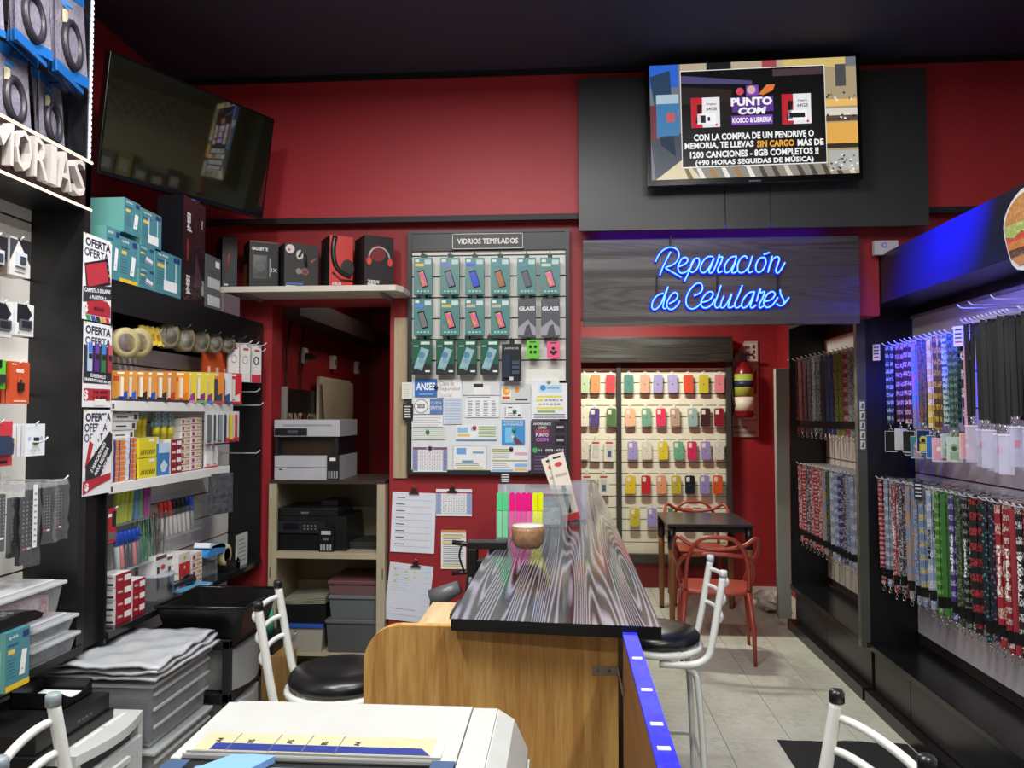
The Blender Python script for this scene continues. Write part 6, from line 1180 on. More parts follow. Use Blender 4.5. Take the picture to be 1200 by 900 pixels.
stack('staple_box',lambda k,n:f'white box with red and yellow marks, {kth(k,n)} of the left tall column',213,223,490,-1.735,.1,Z2,8,dr_wr,'tall columns of small boxes')
stack('staple_box',lambda k,n:f'white box with red and yellow marks, {kth(k,n)} of the right tall column',224.5,237,489,-1.735,.1,Z2,8,dr_wr,'tall columns of small boxes')
for k in range(2):
    sit('thin_box',['flat dark red box lying on the tall columns, right','flat white box lying across the columns, left'][k],(224,200)[k],(240,223)[k],480,-1.74,.1,Z2+.272+.002,lambda t,w,h,d:(t.box(0,w,0,d,0,h,M(('#c03438','#d8d0cc')[k],.4)),t.quad(w*.2,w*.8,h*.3,h*.7,-.001,M(('#e08078','#b03038')[k],.4))),h=.022)
for i in range(2):
    c=atx(239+i*8,548,-1.73); t=MB(); h=.13; t.box(0,.045,0,.004,0,h,M('#e4dcd8',.35)); t.box(.012,.03,-.01,0,.02,h*.8,M('#c4c4c8',.2)); t.quad(0,.045,0,.008,-.001,M('#c83440',.4)); t.quad(.01,.035,h*.85,h*.95,-.011,M('#b03440',.4)); t.box(.0,.03,-.01,0,h,h+.02,BLK); tag(t.build('pen_pack',loc=(-1.73,c.y,Z2),rotz=LR+R(-20)),['white blister pack with silver pen, left of two by the shelf end','white blister pack with silver pen, right of two by the shelf end'][i],'packet','blister packs by the shelf end')
HP=[('#5c6064','grey'),('#3c4044','dark grey'),('#7c8084','silver'),('#34383c','black'),('#cdb838','yellow'),('#c03038','red')]
for i,(c_,nm) in enumerate(HP):
    c=atx(240+i*6.4,482,-1.71); t=MB(); h=.155; t.box(0,.05,0,.003,-h,0,M('#cfd0d0',.25,'clear',alpha=.6)); t.box(.014,.03,-.012,0,-h*.92,-h*.1,M(c_,.3)); t.quad(0,.05,-h,-h*.86,-.001,M('#b83040' if i>2 else '#a0a4a8',.4)); tag(t.build('scissor_pack',loc=(-1.71-.006*(i%2),c.y,c.z),rotz=LR+R(-30)),f'hanging clear pack with {nm} blade tool, {ORD[i]} from the left at the shelf end','packet','hanging tool packs at the shelf end')
# under shelf 2: acrylic holders
def holder_box(px0,px1,pt,pb,X,lab):
    Y0,w,zb,h=lb(px0,px1,pt,pb,X); t=MB(); t.box(0,w,0,.002,0,h,CLEAR); t.box(0,w,0,.07,0,.002,CLEAR2); t.box(0,.002,0,.07,0,h*1.1,CLEAR); t.box(w-.002,w,0,.07,0,h*1.1,CLEAR); t.box(0,w,.068,.07,0,h*1.5,CLEAR)
    tag(t.build('acrylic_holder',loc=(X,Y0,zb),rotz=LR),lab,'holder','clear acrylic pen holders'); return Y0,w,zb,h
Y0,w,zb,h=holder_box(133,176,590,618,-1.78,'clear acrylic holder with yellow, blue and magenta highlighters')
def pen(name,x,z,h,r,c,lab,grp,tilt=0,cap=None,X=-1.80,cat='pen',caph=.35,square=False):
    t=thing(name,lab,cat,(X,x,z),LR,grp); t.rotation_euler=(0,tilt,LR)
    if square: MB().box(-r,r,-r*.6,r*.6,0,h,M(c,.35)).build('barrel',t,bevel=.002)
    else: MB().lathe([(r*.7,0),(r,.01),(r,h*(1-caph) if cap else h)],M(c,.35),n=10).build('barrel',t)
    if cap: MB().lathe([(r*1.15,h*(1-caph)),(r*1.15,h*.97),(r*.8,h)],M(cap,.3),n=10).build('cap',t)
for i,(px,c,l) in enumerate([(136,'#c4d828','yellow'),(141,'#c8dc2c','yellow'),(146,'#ccdc30','yellow'),(152,'#c4d42c','yellow'),(160,'#5c98cc','light blue'),(165,'#70b080','green'),(170,'#b02c90','magenta'),(174,'#a82888','magenta')]):
    y=atx(px,600,-1.80).y; pen('highlighter',y,zb+.004,.155 if i<4 else .17,.0125,c,f'{l} highlighter, {ORD[i]} from the left in the upper left acrylic holder','highlighters in the upper left holder',R(8 if i<4 else -6+i),square=True,X=-1.805,cat='highlighter')
Y0,w,zb,h=holder_box(190,240,600,634,-1.79,'clear acrylic holder of red, black and blue topped markers')
for i in range(8):
    c=('#c4282c','#c02428','#cc3030','#1c1e20','#18181c','#1c1c1c','#1c2c60','#2c54c8')[i]; y=atx(192+i*5.0,600,-1.81).y; pen('marker',y,zb+.004,.165,.010,'#d0ccc8' if i<7 else '#8c9094',f'{["red","black","navy","blue"][0 if i<3 else 1 if i<6 else 2 if i==6 else 3]} capped white marker, {ORD[i]} from the left in the right acrylic holder','markers in the right holder',R(-9),c,X=-1.815,caph=.42)
Y0,w,zb,h=holder_box(137,165,640,673,-1.77,'clear acrylic holder of blue capped markers at the lower left')
for i in range(6):
    y=atx(140+i*4.8,640,-1.79).y; pen('marker',y,zb+.004,.155,.0105,('#c0c4c8','#c87070','#30343c','#34383c','#c06c70','#2c3038')[i],f'blue capped marker, {ORD[i]} from the left in the lower left acrylic holder','blue capped markers',R(-7),'#2450c0',X=-1.795)
Y0,w,zb,h=holder_box(167,194,632,662,-1.78,'clear acrylic holder of green and patterned pencils')
for i in range(16):
    y=atx(166+(i%8)*3.6,640,-1.80).y; c=('#2c7c54','#287850','#30805c','#34845c','#5c5048','#3c3434','#6c6058','#483c38')[i%8]; pen('pencil',y,zb+.004,.19+.01*(i%3),.0038,c,f'{"green" if i%8<4 else "dark patterned"} pencil, {ORD[i%8]} from the left in the {["front","rear"][i//8]} row of the pencil holder','pencils in the holder',R(-10+5*(i%4)),'#b08868' if i%2 else '#c04840',X=-1.80-.025*(i//8),cat='pencil',caph=.06)
for k in range(3):
    sit('carded_pack',f'red and black carded pack, {["front","middle","rear"][k]} one at the left under the lower shelf',125,137,597,-1.715-.012*k,.008,atx(127,636,-1.72).z,lambda t,w,h,d:(t.box(0,w,0,d,0,h,M('#b0202c',.35)),t.quad(w*.55,w*.95,h*.45,h*.9,-.001,INK),t.quad(w*.1,w*.5,h*.75,h*.85,-.001,WHT),t.quad(w*.2,w*.9,h*.08,h*.3,-.001,M('#6a6460',.4))),cat='packet',grp='red carded packs under the lower shelf')
t_=lb(126,136,598,640,-1.73); hook(DB,t_[0]-YD+.03,dL-.02,t_[2]+t_[3]*.97,.15)
for k in range(3):
    Y0,w,zb,h=lb(244+k*7,264+k*5,556,604,-1.72); t=MB(); t.box(0,w*.8,0,.01,0,h,M('#55585c',.2,'crinkle',b='#34363a',sc=30)); tag(t.build('bagged_item',loc=(-1.71-.03*k,Y0,zb),rotz=LR+R(-20)),f'grey cellophane bagged item, {ORD[k]} from the left under the shelf end','packet','grey bagged items under the shelf end'); hook(DB,Y0-YD+.03,dL-.02,zb+h*.97,.15)
# base shelf of unit 2
ZS=ZB+.001
def dr_pg(t,w,h,d,k): t.box(0,w,0,d,0,h,M('#dcdad8',.4)); t.quad(0,w,0,h,-.0008,M('#9c1a2c',.4)); t.quad(w*.55,w*.96,h*.3,h*.78,-.0012,WHT); t.text('Pelikan',w*.28,h*.55,h*.22,-.0014,WHT,w=w*.3); squad(t,d*.1,d*.5,h*.15,h*.3,-.001,INK); squad(t,d*.15,d*.9,h*.75,h*.85,-.001,M('#8a8a8e',.4)); squad(t,d*.55,d*.7,h*.2,h*.6,-.0012,M('#2a2a2e',.4))
stack('marker_box',lambda k,n:f'dark red and white marker box, {kth(k,n)} of the near stack of four',136,154,674,-1.72,.075,ZS,4,dr_pg,'dark red boxes on the base shelf')
stack('marker_box',lambda k,n:f'dark red and white marker box, {kth(k,n)} of the stack of three',155.5,170,681,-1.72,.075,ZS,3,dr_pg,'dark red boxes on the base shelf')
c=atz(177,704,ZB); tag(MB().lathe([(.0,0),(.075,0),(.075,.1),(.078,.1),(.078,.112),(.0,.112)],M('#b4bcc4',.2,'clear',alpha=.6),n=24).build('disc_tub',loc=(-1.79,c.y+.03,ZB+.001)),'round clear disc tub on the base shelf','tub')
for k in range(2):
    sit('marker_carton',['white carton with red mark and black marker print, left','white carton with red mark and black marker print, right'][k],(183,196)[k],(195.5,209)[k],653,-1.77-.0*k,.08,ZS,lambda t,w,h,d:(t.box(0,w,0,d,0,h,M('#dad8d8',.4)),t.disc(w*.65,h*.72,w*.22,-.001,M('#c03c48',.4),12,h*.06),t.box(w*.1,w*.28,-.003,0,h*.25,h*.75,M('#2a2a2e',.4)),lines(t,w*.4,w*.9,h*.2,h*.6,4,'#9a9a9e',.3),t.quad(0,w,h*.92,h,-.001,M('#5c3c4c',.4))),grp='white marker cartons on the base shelf')
def dr_f(t,w,h,d,k): t.box(0,w,0,d,0,h,M('#dedad6',.4)); (t.quad(0,w,0,h,-.0008,M('#c4302c',.4)) if k<3 else None); t.disc(w*.5,h*.5,h*.18,-.001,M('#f0c8c0' if k<3 else '#b83038',.4),8); (t.quad(w*.4,w*.6,h*.4,h*.7,-.0012,M('#d8c030',.4)) if k>2 else None)
stack('pencil_box',lambda k,n:f'bright red small box, {kth(k,n)} of the stack beside the marker cartons' if k<3 else 'white small box topping the bright red stack',210,223,650,-1.74,.1,ZS,4,dr_f,'red box stack on the base shelf')
stack('pencil_box',lambda k,n:f'white box with red and yellow marks, {kth(k,n)} of four on the base shelf',225,237,649,-1.745,.1,ZS,4,dr_wr,'white box stack on the base shelf')
c=atz(205,697,ZB); t=MB(); t.box(-.1,.1,-.04,.06,0,.012,M('#3c3c40',.4)); t.box(-.1,.1,-.04,.06,.012,.02,M('#5c9cc4',.4)); t.quad(-.08,.08,.013,.019,-.0405,WHT); tag(t.build('booklet',loc=(-1.71,c.y+.08,ZB+.001),rotz=LR+R(-12)),'light blue booklet on a dark pad lying on the base shelf','booklet')
kt=thing('torch','black torch and strap lying on the light blue booklet','tool',(-1.74,c.y+.05,ZB+.045),LR+R(-10)); MB().lathe([(.0,-.08),(.014,-.08),(.015,.03),(.022,.05),(.022,.075),(0,.075)],M('#1b1b1d',.4),n=14,axis='x').build('body',kt); MB().tube([(.03+.03*math.cos(a),.0,.01+.015*math.sin(a)) for a in [PI/5*k for k in range(10)]],.006,M('#2a2620',.5),6,True).build('strap',kt)
td=thing('tape_dispenser','black desk tape dispenser with a cream tape roll on the base shelf','dispenser',(-1.72,atz(258,668,ZB).y,ZB+.001),LR)
m=MB(); m.prism([(-.05,0),(.09,0),(.09,.035),(.06,.06),(.03,.03),(-.01,.03),(-.05,.07)],0,.06,M('#17171a',.25),'y'); m.build('body',td,bevel=.004)
m=MB(); m.lathe([(.035,.012),(.055,.012),(.055,.04),(.035,.04),(.035,.012)],M('#d8cc9c',.4),c=(-.04,0,.085),n=24,axis='y'); m.build('tape',td)
tub((-1.77,3.63,ZS),.24,.1,.09,'grey clear box with a card terminal on it at the base shelf end',fill=('#6a6c6c','#9c9c98'),lid='#b8bcbc')
ct=thing('card_terminal','white and blue card payment terminal on the grey box','terminal',(-1.72,3.62,ZS+.112),LR); m=MB(); m.prism([(0,0),(.19,0),(.2,.03),(.17,.05),(.05,.05),(0,.02)],0,.08,M('#3c88c8',.35),'y'); m.build('base',ct,bevel=.005)
m=MB(); m.prism([(.02,.045),(.21,.02),(.215,.035),(.03,.07)],.0,.08,M('#e4e8ec',.3),'y'); m.build('top',ct,bevel=.004); m=MB(); m.add([(.06,.01,.0662),(.16,.01,.0478),(.16,.07,.0478),(.06,.07,.0662)],[(0,1,2,3)],M('#1a1c20',.2)); m.build('screen',ct)
t=MB(); t.box(0,.14,0,.006,0,.17,M('#c4c8c4',.5)); 
for k in range(8): t.tube([(.142+.006*math.cos(a),.003,.02+.018*k+.006*math.sin(a)) for a in [PI/3*q for q in range(6)]],.0015,CHROME,5,True)
lines(t,.02,.12,.02,.15,6,'#8a8c90',.3); o=t.build('notebook',loc=(-1.72,3.95,ZS),rotz=LR); tag(o,'spiral notebook standing at the far end of the base shelf','notebook')
# ---------------- floor level left ----------------
DR=M('#c9cccb',.35); 
du=thing('drawer_unit','white plastic drawer unit at the lower left carrying a black recorder','drawer unit',(-1.44,2.21,0),LR)
m=MB(); n_=8; W_=.36; Dp=.43
top=[(0,0)]+[(W_*k/n_,-.03*math.sin(PI*k/n_)) for k in range(1,n_)]+[(W_,0),(W_,Dp),(0,Dp)]
m.prism(top,.57,.6,DR,'z'); 
for k in range(6): m.box(.06+.0*k,.20,.04+.035*k,.052+.035*k,.6,.602,WHT) if k<3 else m.box(.22,.33,.04+.035*(k-3),.052+.035*(k-3),.6,.602,WHT)
m.build('top',du,bevel=.003)
m=MB()
for x,y in ((0,0),(W_-.025,0),(0,Dp-.03),(W_-.025,Dp-.03)): m.box(x,x+.025,y,y+.03,0,.57,DR)
for zz in (0,.28): m.box(0,W_,0,Dp,zz,zz+.02,DR)
m.build('frame',du,bevel=.002)
for k in range(2):
    d=MB(); d.box(.028,W_-.028,-.015,.003,.03+.28*k,.25+.28*k,M('#c8ccce',.3,'clear',alpha=.85)); d.box(.028,W_-.028,.003,Dp-.05,.03+.28*k,.2+.28*k,M('#aeb2b4',.4)); d.box(.12,.24,-.03,-.015,.2+.28*k,.22+.28*k,DR); d.build('drawer',du,bevel=.002)
dv=thing('video_recorder','black video recorder with small red lights on the white drawer unit','recorder',(-1.50,2.12,.603),LR)
MB().box(0,.38,0,.3,.0,.03,M('#141416',.4)).build('lower_case',dv,bevel=.002); MB().box(.01,.37,.01,.3,.03,.085,M('#1a1a1c',.35)).build('upper_case',dv,bevel=.003)
m=MB(); 
for k in range(4): m.quad(.2+.02*k,.212+.02*k,.05,.056,.0085,M('#6a6c70',.4))
m.squad(.06,.066,.05,.06,.0085,M('#ff3040',.4,'emit',em=2)); m.squad(.08,.084,.052,.06,.0085,M('#ff3040',.4,'emit',em=2)); m.build('indicator_lights',dv)
tr=thing('paper_tray','black desk tray with a curved rim and white paper on the recorder','tray',(-1.56,2.32,.689),LR)
m=MB(); m.box(0,.15,0,.17,0,.004,BLK); m.box(0,.004,0,.17,0,.05,BLK); m.box(.146,.15,0,.17,0,.05,BLK); m.box(0,.15,.166,.17,0,.055,BLK); m.prism([(0,0),(.15,0),(.15,.05)]+[(.15-.15*k/8,.05-.03*math.sin(PI*k/8)) for k in range(1,8)]+[(0,.05)],0,.004,BLK,'y'); m.build('tray',tr); MB().box(.01,.13,.02,.15,.005,.015,PAPER).build('paper',tr)
# stack of clear file crates with bags on top
for k in range(3):
    t=thing('storage_crate',f'long clear plastic crate, {["lowest","middle","topmost"][k]} in the stack beside the white drawer unit','crate',(-1.41-.006*k,2.60,.2295*k),LR,'stacked clear crates')
    m=MB(); w,d,h=.42,.44,.205; e=.015; m.add([(e,e,0),(w-e,e,0),(w-e,d-e,0),(e,d-e,0),(0,0,h),(w,0,h),(w,d,h),(0,d,h)],[(0,3,2,1),(0,1,5,4),(1,2,6,5),(2,3,7,6),(3,0,4,7)],M('#b4b8ba',.25,'clear',alpha=.42)); m.build('tub',t)
    m=MB(); m.box(-.01,w+.01,-.01,d+.01,h,h+.012,M('#a8acae',.3)); 
    m.build('lid',t,bevel=.003); m=MB(); [m.box(.006+.003*q,w-.006,-.006+.003*q,.002,h*zz,h*zz+.008,M('#c8ccce',.25,'clear',alpha=.8)) for q,zz in ((1,.3),(0,.6),(0,.85))]; m.build('ribs',t)
    MB().box(.03,w-.03,.03,d-.03,.006,h*.75,M(('#8c8f90','#8a8c8c','#4c5464')[k],.6,'crinkle',b=('#a8abac','#b4b6b4','#6c7484')[k],sc=14)).build('contents',t)
for k in range(3):
    t=MB(); vs=[];fs=[];nx,ny=14,14
    for i in range(nx+1):
        for j in range(ny+1): x=-.02+.46*i/nx; y=-.015+.47*j/ny; vs.append((x,y*.94,.012*math.sin(i*1.3+k*2)*math.sin(j*.9+k)*.5+.006*random.random()+.004*k+ (.0 if k else 0)))
    for i in range(nx):
        for j in range(ny): q=i*(ny+1)+j; fs.append((q,q+ny+1,q+ny+2,q+1))
    t.add(vs,fs,M('#b8bcc0',.25,'plain'),True); o=t.build('folded_bag',loc=(-1.41+.004*k,2.59,.702+.017*k),rotz=LR+R(2*k-2)); sd=o.modifiers.new('s','SOLIDIFY'); sd.thickness=.009; tag(o,f'grey white plastic sheet folded flat, {["lowest","middle","topmost"][k]} on the clear crates','bag','plastic sheets on the crates')
# black drawer tower with a tray
tw=thing('drawer_tower','black framed tower of clear drawers behind the clear crates','drawer unit',(-1.37,3.09,0),LR); W_,Dp=.34,.4
m=MB()
for x,y in ((0,0),(W_-.03,0),(0,Dp-.03),(W_-.03,Dp-.03)): m.box(x,x+.03,y,y+.03,0,.68,BLKM)
for zz in (.0,.21,.43,.65): m.box(0,W_,0,Dp,zz,zz+.035,BLKM)
m.build('frame',tw,bevel=.002)
for k in range(3):
    d=MB(); nn=8; z0=(.04,.25,.47)[k]; h=.165; pts=[(.035+ (W_-.07)*q/nn,-.03*math.sin(PI*q/nn)) for q in range(nn+1)]+[(W_-.035,Dp-.04),(.035,Dp-.04)]
    d.prism(pts,z0,z0+h,M('#9a9c9c',.3,'clear',alpha=.8),'z'); d.build('drawer',tw)
    d=MB(); d.box(.06,.28,.03,Dp-.08,z0+.01,z0+h*.8,M('#b8bab8',.5)); d.build('contents',tw)
bt=thing('tray','large open black plastic tray on the drawer tower','tray',(-1.30,3.07,.69),LR); w,d,h=.36,.37,.13; e=.03; m=MB(); BT=M('#0f1012',.25)
o_=[(0,0,h),(w,0,h),(w,d,h),(0,d,h)]; i_=[(e,e,0),(w-e,e,0),(w-e,d-e,0),(e,d-e,0)]
m.add(i_+o_,[(0,3,2,1),(0,1,5,4),(1,2,6,5),(2,3,7,6),(3,0,4,7)],BT); ii=[(x*.96+.02*w,y*.96+.02*d,z+.004) for x,y,z in i_]; oo=[(.008,.008,h),(w-.008,.008,h),(w-.008,d-.008,h),(.008,d-.008,h)]
m.add(ii+oo,[(0,1,2,3),(0,4,5,1),(1,5,6,2),(2,6,7,3),(3,7,4,0)],BT); m.tube([(-.004,-.004,h),(w+.004,-.004,h),(w+.004,d+.004,h),(-.004,d+.004,h)],.008,BT,8,True); m.build('body',bt)
# cardboard, pot and green cups
a=at(290,768,3.72); b=at(334,825,3.72); tag(MB().box(a.x,b.x,3.72,3.88,0,a.z,M('#a8824e',.6,'wood',b='#8c6838',sc='z')).build('wooden_box',bevel=.002),'light brown wooden box on the floor behind the left stool','box')
a=at(299,745,3.80); tag(MB().box(a.x-.07,a.x+.12,3.73,3.87,bpy.data.objects['wooden_box'].bound_box[1][2]+.001,at(299,743,3.76).z,M('#101113',.4)).build('cup_tray',bevel=.004),'black holder of green cups on the wooden box','holder')
zt2=at(299,743,3.76).z
for i,px in enumerate((299,312)):
    a=at(px,735,3.82); tag(MB().lathe([(.05,0),(.042,.11),(.0,.11)],M('#3fa27c',.4),n=18).build('green_cup',loc=(a.x,3.80,zt2+.001)),['upturned green cup, left one in the black holder','upturned green cup, right one behind the stool post'][i],'cup','green cups')
# ---------------- metal cabinet with printers ----------------
yc0=4.27; zt=at(400,562,4.25).z; mc=thing('metal_cabinet','open cream metal cabinet with two printers in the store room doorway','cabinet',((xo1a+xo1b)/2,4.2,0)); cw_=(xo1b-xo1a)/2-.012; CM=M('#b3a890',.5,'wall',b='#a09478')
m=MB(); m.box(-cw_,-cw_+.02,0,.46,0,zt-.02,CM); m.box(cw_-.02,cw_,0,.46,0,zt-.02,CM); m.box(-cw_+.02,cw_-.02,.44,.46,0,zt-.02,M('#a2967c',.5,'wall',b='#8c8068')); m.box(-cw_,cw_,0,.46,zt-.02,zt,M('#3a2c26',.4)); m.box(-cw_+.02,-cw_+.045,0,.02,0,zt-.02,CM); m.box(cw_-.045,cw_-.02,0,.02,0,zt-.02,CM); m.box(-cw_+.02,cw_-.02,0,.44,0,.06,CM); m.build('carcass',mc)
zsh=at(400,647,4.22).z
for i,zz in enumerate((zsh,)): MB().box(-cw_+.02,cw_-.02,0.004,.44,zz-.035,zz,CM).build('shelf',mc)
MB().box(-cw_+.02,cw_-.02,0.02,.44,.27,.29,CM).build('shelf',mc)
for s_ in (-1,1): MB().box(s_*(cw_-.012)-.003,s_*(cw_-.012)+.003,-.002,0,.7,.76,M('#5a5248',.4)).build('hinge',mc)
# white printer
a=at(324,560,4.25); b=at(400,492,4.25); wp=thing('printer','white and grey ink tank printer standing on the metal cabinet','printer',(a.x+.0,4.22,zt)); w=b.x-a.x; h=b.z-zt; PG=M('#b4b4ba',.4); PD=M('#1c1d20',.35)
m=MB(); m.box(0,w,0,.36,0,h*.4,PG); m.box(w*.82,w,-.012,0,0,h*.42,PD); m.quad(0,w*.8,h*.205,h*.212,-.001,M('#5a5a60',.5)); m.quad(w*.86,w*.95,h*.32,h*.37,-.0125,WHT)
for k in range(4): m.quad(w*(.84+.04*k),w*(.865+.04*k),h*.03,h*.15,-.0125,M('#8c9098',.4))
m.quad(w*.07,w*.12,h*.16,h*.18,-.001,INK); m.build('body',wp)
m=MB(); m.box(w*.03,w*.96,.05,.36,h*.4,h*.7,PD); m.box(0,w*.05,.0,.36,h*.4,h*.7,PD); m.box(w*.92,w*.98,0,.36,h*.4,h*.7,PD); m.quad(w*.08,w*.9,h*.42,h*.66,.049,M('#2e2218',.3)); m.build('inner_bay',wp)
m=MB(); m.box(-.004,w,0,.36,h*.72,h,PG); m.box(0,w*.5,-.006,0,h*.74,h*.86,PD); m.quad(w*.2,w*.36,h*.77,h*.83,-.0065,M('#4a4e58',.2)); m.box(w*.12,w*.88,-.003,0,h*.9,h*.93,M('#9a9aa0',.4)); m.build('scanner_lid',wp,bevel=.003)
# black printer
a=at(322,644,4.26); b=at(411,590,4.26); bp=thing('printer','black ink tank printer on the middle shelf of the metal cabinet','printer',(a.x+.01,4.25,zsh)); w=b.x-a.x-.02; h=b.z-zsh; PK=M('#17181b',.3)
m=MB(); m.box(0,w*.98,.0,.32,0,h*.72,PK); m.box(w*.05,w*.6,-.005,0,h*.05,h*.35,M('#0a0a0c',.4)); m.box(0,w*.7,-.02,0,h*.38,h*.62,M('#202226',.3)); m.box(w*.12,w*.33,-.022,-.02,h*.46,h*.58,M('#0c0d10',.15))
for k in range(4):
    for q in range(2): m.quad(w*(.4+.05*k),w*(.42+.05*k),h*(.46+.07*q),h*(.48+.07*q),-.0205,M('#8a8e96',.4))
m.build('body',bp,bevel=.004)
m=MB(); m.box(w*.62,w*.82,-.03,0,0,h*.5,PK); m.quad(w*.65,w*.78,h*.36,h*.44,-.031,M('#b8bcbc',.4)); m.quad(w*.67,w*.75,h*.24,h*.3,-.031,M('#5c6068',.4))
for k in range(4): m.quad(w*(.64+.042*k),w*(.665+.042*k),h*.03,h*.16,-.031,M('#9aa0a8',.4))
m.build('ink_tanks',bp); m=MB(); m.box(w*.02,w*.85,.0,.3,h*.72,h*.9,PK); m.text('EPSON',w*.4,h*.8,h*.04,-.001,M('#8c9098',.4)); m.build('scanner_lid',bp,bevel=.006); m=MB(); m.box(w*.55,w*.78,.1,.28,h*.9,h*1.02,PK); m.build('feeder',bp,bevel=.004)
# tray and papers, lower contents
c=at(425,640,4.4); 
for k in range(3):
    t=MB(); t.box(-.11,.11,-.12,.12,0,.012,M('#2c2e30',.4)); o=t.build('document_tray',loc=(c.x-.01,4.44,zsh+.0005+.0135*k),rotz=R(4*k-3)); tag(o,f'dark flat folder right of the black printer, {kth(k,3)}','folder','dark folders beside the black printer')
t=MB(); t.poly([(0,0),(.02,.012),(.03,0),(.018,-.012)],0,M('#b83828',.5)); c=at(418,611,4.655); tag(t.build('red_sticker',loc=(c.x,4.635,c.z)),'small red sticker on the back of the metal cabinet','sticker')
def bin_(x0,x1,y0,y1,z0,z1,lab,col,lidc,name='storage_box',grp='boxes in the metal cabinet'):
    t=thing(name,lab,'box',((x0+x1)/2,y0,z0),0,grp); w=(x1-x0)/2; d=y1-y0; h=z1-z0; m=MB(); m.prism([(-w*.92,0),(w*.92,0),(w,h-.02),(-w,h-.02)],0,d,M(col,.35),'y'); m.build('tub',t,bevel=.003); MB().box(-w*1.03,w*1.03,-.01,d,h-.02,h,M(lidc,.35)).build('lid',t,bevel=.004); return t
X_=lambda px:at(px,700,4.25).x
bin_(X_(384)+.0,X_(452),4.23,4.6,.291,.47,'dark grey clear box with dotted band, bottom right in the metal cabinet','#4c4e50','#5c5e60')
bin_(X_(386),X_(448),4.25,4.6,.471,.60,'grey clear box of papers, second in the right stack','#5c6264','#6c7072')
bin_(X_(385),X_(446),4.25,4.6,.601,.68,'clear box with a maroon striped lid, top of the right stack','#6a4c50','#6c4448')
b_=bin_(X_(331),X_(380),4.23,4.6,.291,.44,'pale box with a blue lid and grey handle in the metal cabinet','#9c968c','#2850a0'); MB().tube([(-.1,-.012,.12),(-.1,-.022,.09),(-.03,-.022,.09),(-.03,-.012,.12)],.004,CHROME,6).build('handle',b_)
t=thing('file_tray','black tray of grey papers above the blue lidded box','tray',((X_(326)+X_(384))/2,4.25,.442)); w=(X_(384)-X_(326))/2-.01; m=MB(); m.box(-w,w,0,.3,0,.1,M('#111214',.4)); m.build('tray',t); 
for k in range(4): o=MB().box(-w*.9,w*.95,.01,.29,0,.006,M('#8c8878',.6)).build('paper_sheet',t,(0,0,.102+.008*k)); o.rotation_euler=(0,R(-2-k),R(k*2-3))
# ---------------- photocopier in the foreground ----------------
cp=thing('photocopier','white and blue photocopier seen from behind at the bottom of the view','photocopier',(0,0,0)); CW=M('#b4b6b3',.35); CBL=M('#3c5474',.35)
zl_=1.0
A=atz(275,820,zl_); B=atz(556,825,zl_); C_=atz(218,880,zl_); Y1_=A.y; xL,xR=A.x,B.x
print('copier',A,B,C_)
yN=C_.y-.0
m=MB(); m.prism([(Y1_,zl_),(yN+.03,zl_),(yN,zl_-.003),(yN,zl_-.012),(yN+.06,zl_-.1),(Y1_,zl_-.1)][::-1],xL+.012,xR-.002,CW,'x'); m.build('feeder_cover',cp,bevel=.004)
m=MB(); m.prism([(Y1_,zl_-.004),(yN,zl_-.012),(yN-.02,zl_-.1),(Y1_,zl_-.1)][::-1],xL-.01,xL+.010,CW,'x'); m.build('side_trim',cp,bevel=.003)
xq=xR+.125
for nm,pr,x0,x1 in (('right_housing',[(Y1_,zl_-.004),(yN-.12,zl_-.004),(yN-.3,zl_-.06),(yN-.3,.80),(Y1_,.80)],xR,xR+.05),):
    m=MB(); m.prism(pr[::-1],x0,x1,CW,'x'); m.build(nm,cp)
m=MB(); y0,y1=yN-.3,Y1_
p0=[(xR+.05,zl_-.004),(xR+.085,zl_-.025),(xq-.012,zl_-.085),(xq-.01,.80),(xR+.05,.80)]
m.prism(p0,y0,y1,CW,'y'); m.build('right_housing',cp,bevel=.004)
m=MB(); m.prism([(Y1_,zl_-.104),(yN-.3,zl_-.104),(yN-.3,.05),(Y1_,.05)][::-1],xL+.10,xq-.008,M('#c4c8c8',.4),'x'); m.build('body',cp,bevel=.005)
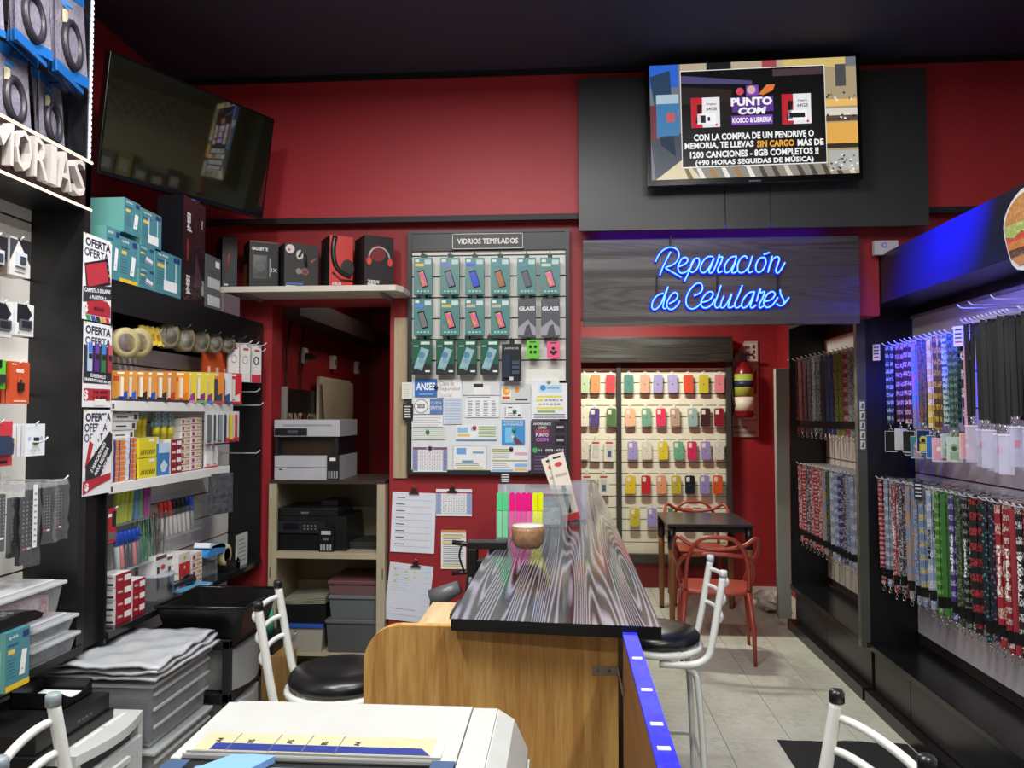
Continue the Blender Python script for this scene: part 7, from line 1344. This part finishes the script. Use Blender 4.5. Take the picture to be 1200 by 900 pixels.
# label strip on cover lip
m=MB(); yb_=atz(380,863,zl_).y; l0=atz(243,863,zl_).x; l1=atz(512,866,zl_).x; yn_=yN+.004; z_=zl_+.0012
m.box(l0-.01,l1+.02,yn_-.002,yb_+.006,zl_-.004,zl_+.0006,CW)
m.add([(l0,yn_,z_),(l1,yn_,z_),(l1,yb_,z_),(l0,yb_,z_)],[(0,1,2,3)],M('#b8b290',.5)); zb2=z_+.0004; ym=yn_+(yb_-yn_)*.42
m.add([(l0+.03,yn_+.003,zb2),(l1,yn_+.003,zb2),(l1-.02,ym,zb2),(l0+.03,ym,zb2)],[(0,1,2,3)],M('#24347c',.4))
for q in (.14,.32,.46,.6): x=l0+(l1-l0)*q; m.add([(x,yn_,zb2+.0003),(x+.0015,yn_,zb2+.0003),(x+.0015,yb_,zb2+.0003),(x,yb_,zb2+.0003)],[(0,1,2,3)],M('#6a6a78',.5))
for q,s_ in ((.04,'A4'),(.18,'B5'),(.35,'A5'),(.5,'B5'),(.64,'A4')):
    V,Fc,x0,x1,z0,z1=textgeo(s_,.02); sz=.016; m.add([(l0+(l1-l0)*q-(v.y)*sz+.02,ym+.003+ (v.x-x0)*sz*.9,zb2+.0004) for v in V],Fc,INK)
m.build('size_scale',cp)
m=MB(); m.box(xL+.03,xR-.05,yN-.03,yN+.01,zl_-.04,zl_-.016,M('#0b0c0e',.5)); m.build('slot_shade',cp)  # black box stands in for the shade in the gap under the cover
m=MB(); m.prism([(yN-.022,zl_-.014),(yN-.3,zl_-.01),(yN-.3,zl_-.055),(yN-.022,zl_-.06)],xL+.05,xR-.05,M('#6c8098',.35),'x'); m.build('document_tray',cp)
m=MB(); m.prism([(yN+.02,zl_-.004),(yN-.3,zl_-.004),(yN-.3,zl_-.09),(yN+.02,zl_-.09)],xR-.045,xR-.004,CBL,'x'); m.build('blue_trim',cp,bevel=.002); MB().box(xL-.01,xL+.03,yN-.3,yN-.006,zl_-.09,zl_-.012,CBL).build('blue_trim',cp,bevel=.002)
m=MB(); m.prism([(xL+.05,yN-.3),(xL+.19,yN-.012),(xL+.145,yN-.008),(xL+.11,yN-.012),(xL+.03,yN-.12)],zl_-.010,zl_+.002,M('#7ca8dc',.35),'z'); m.build('paper_guide',cp,bevel=.003)
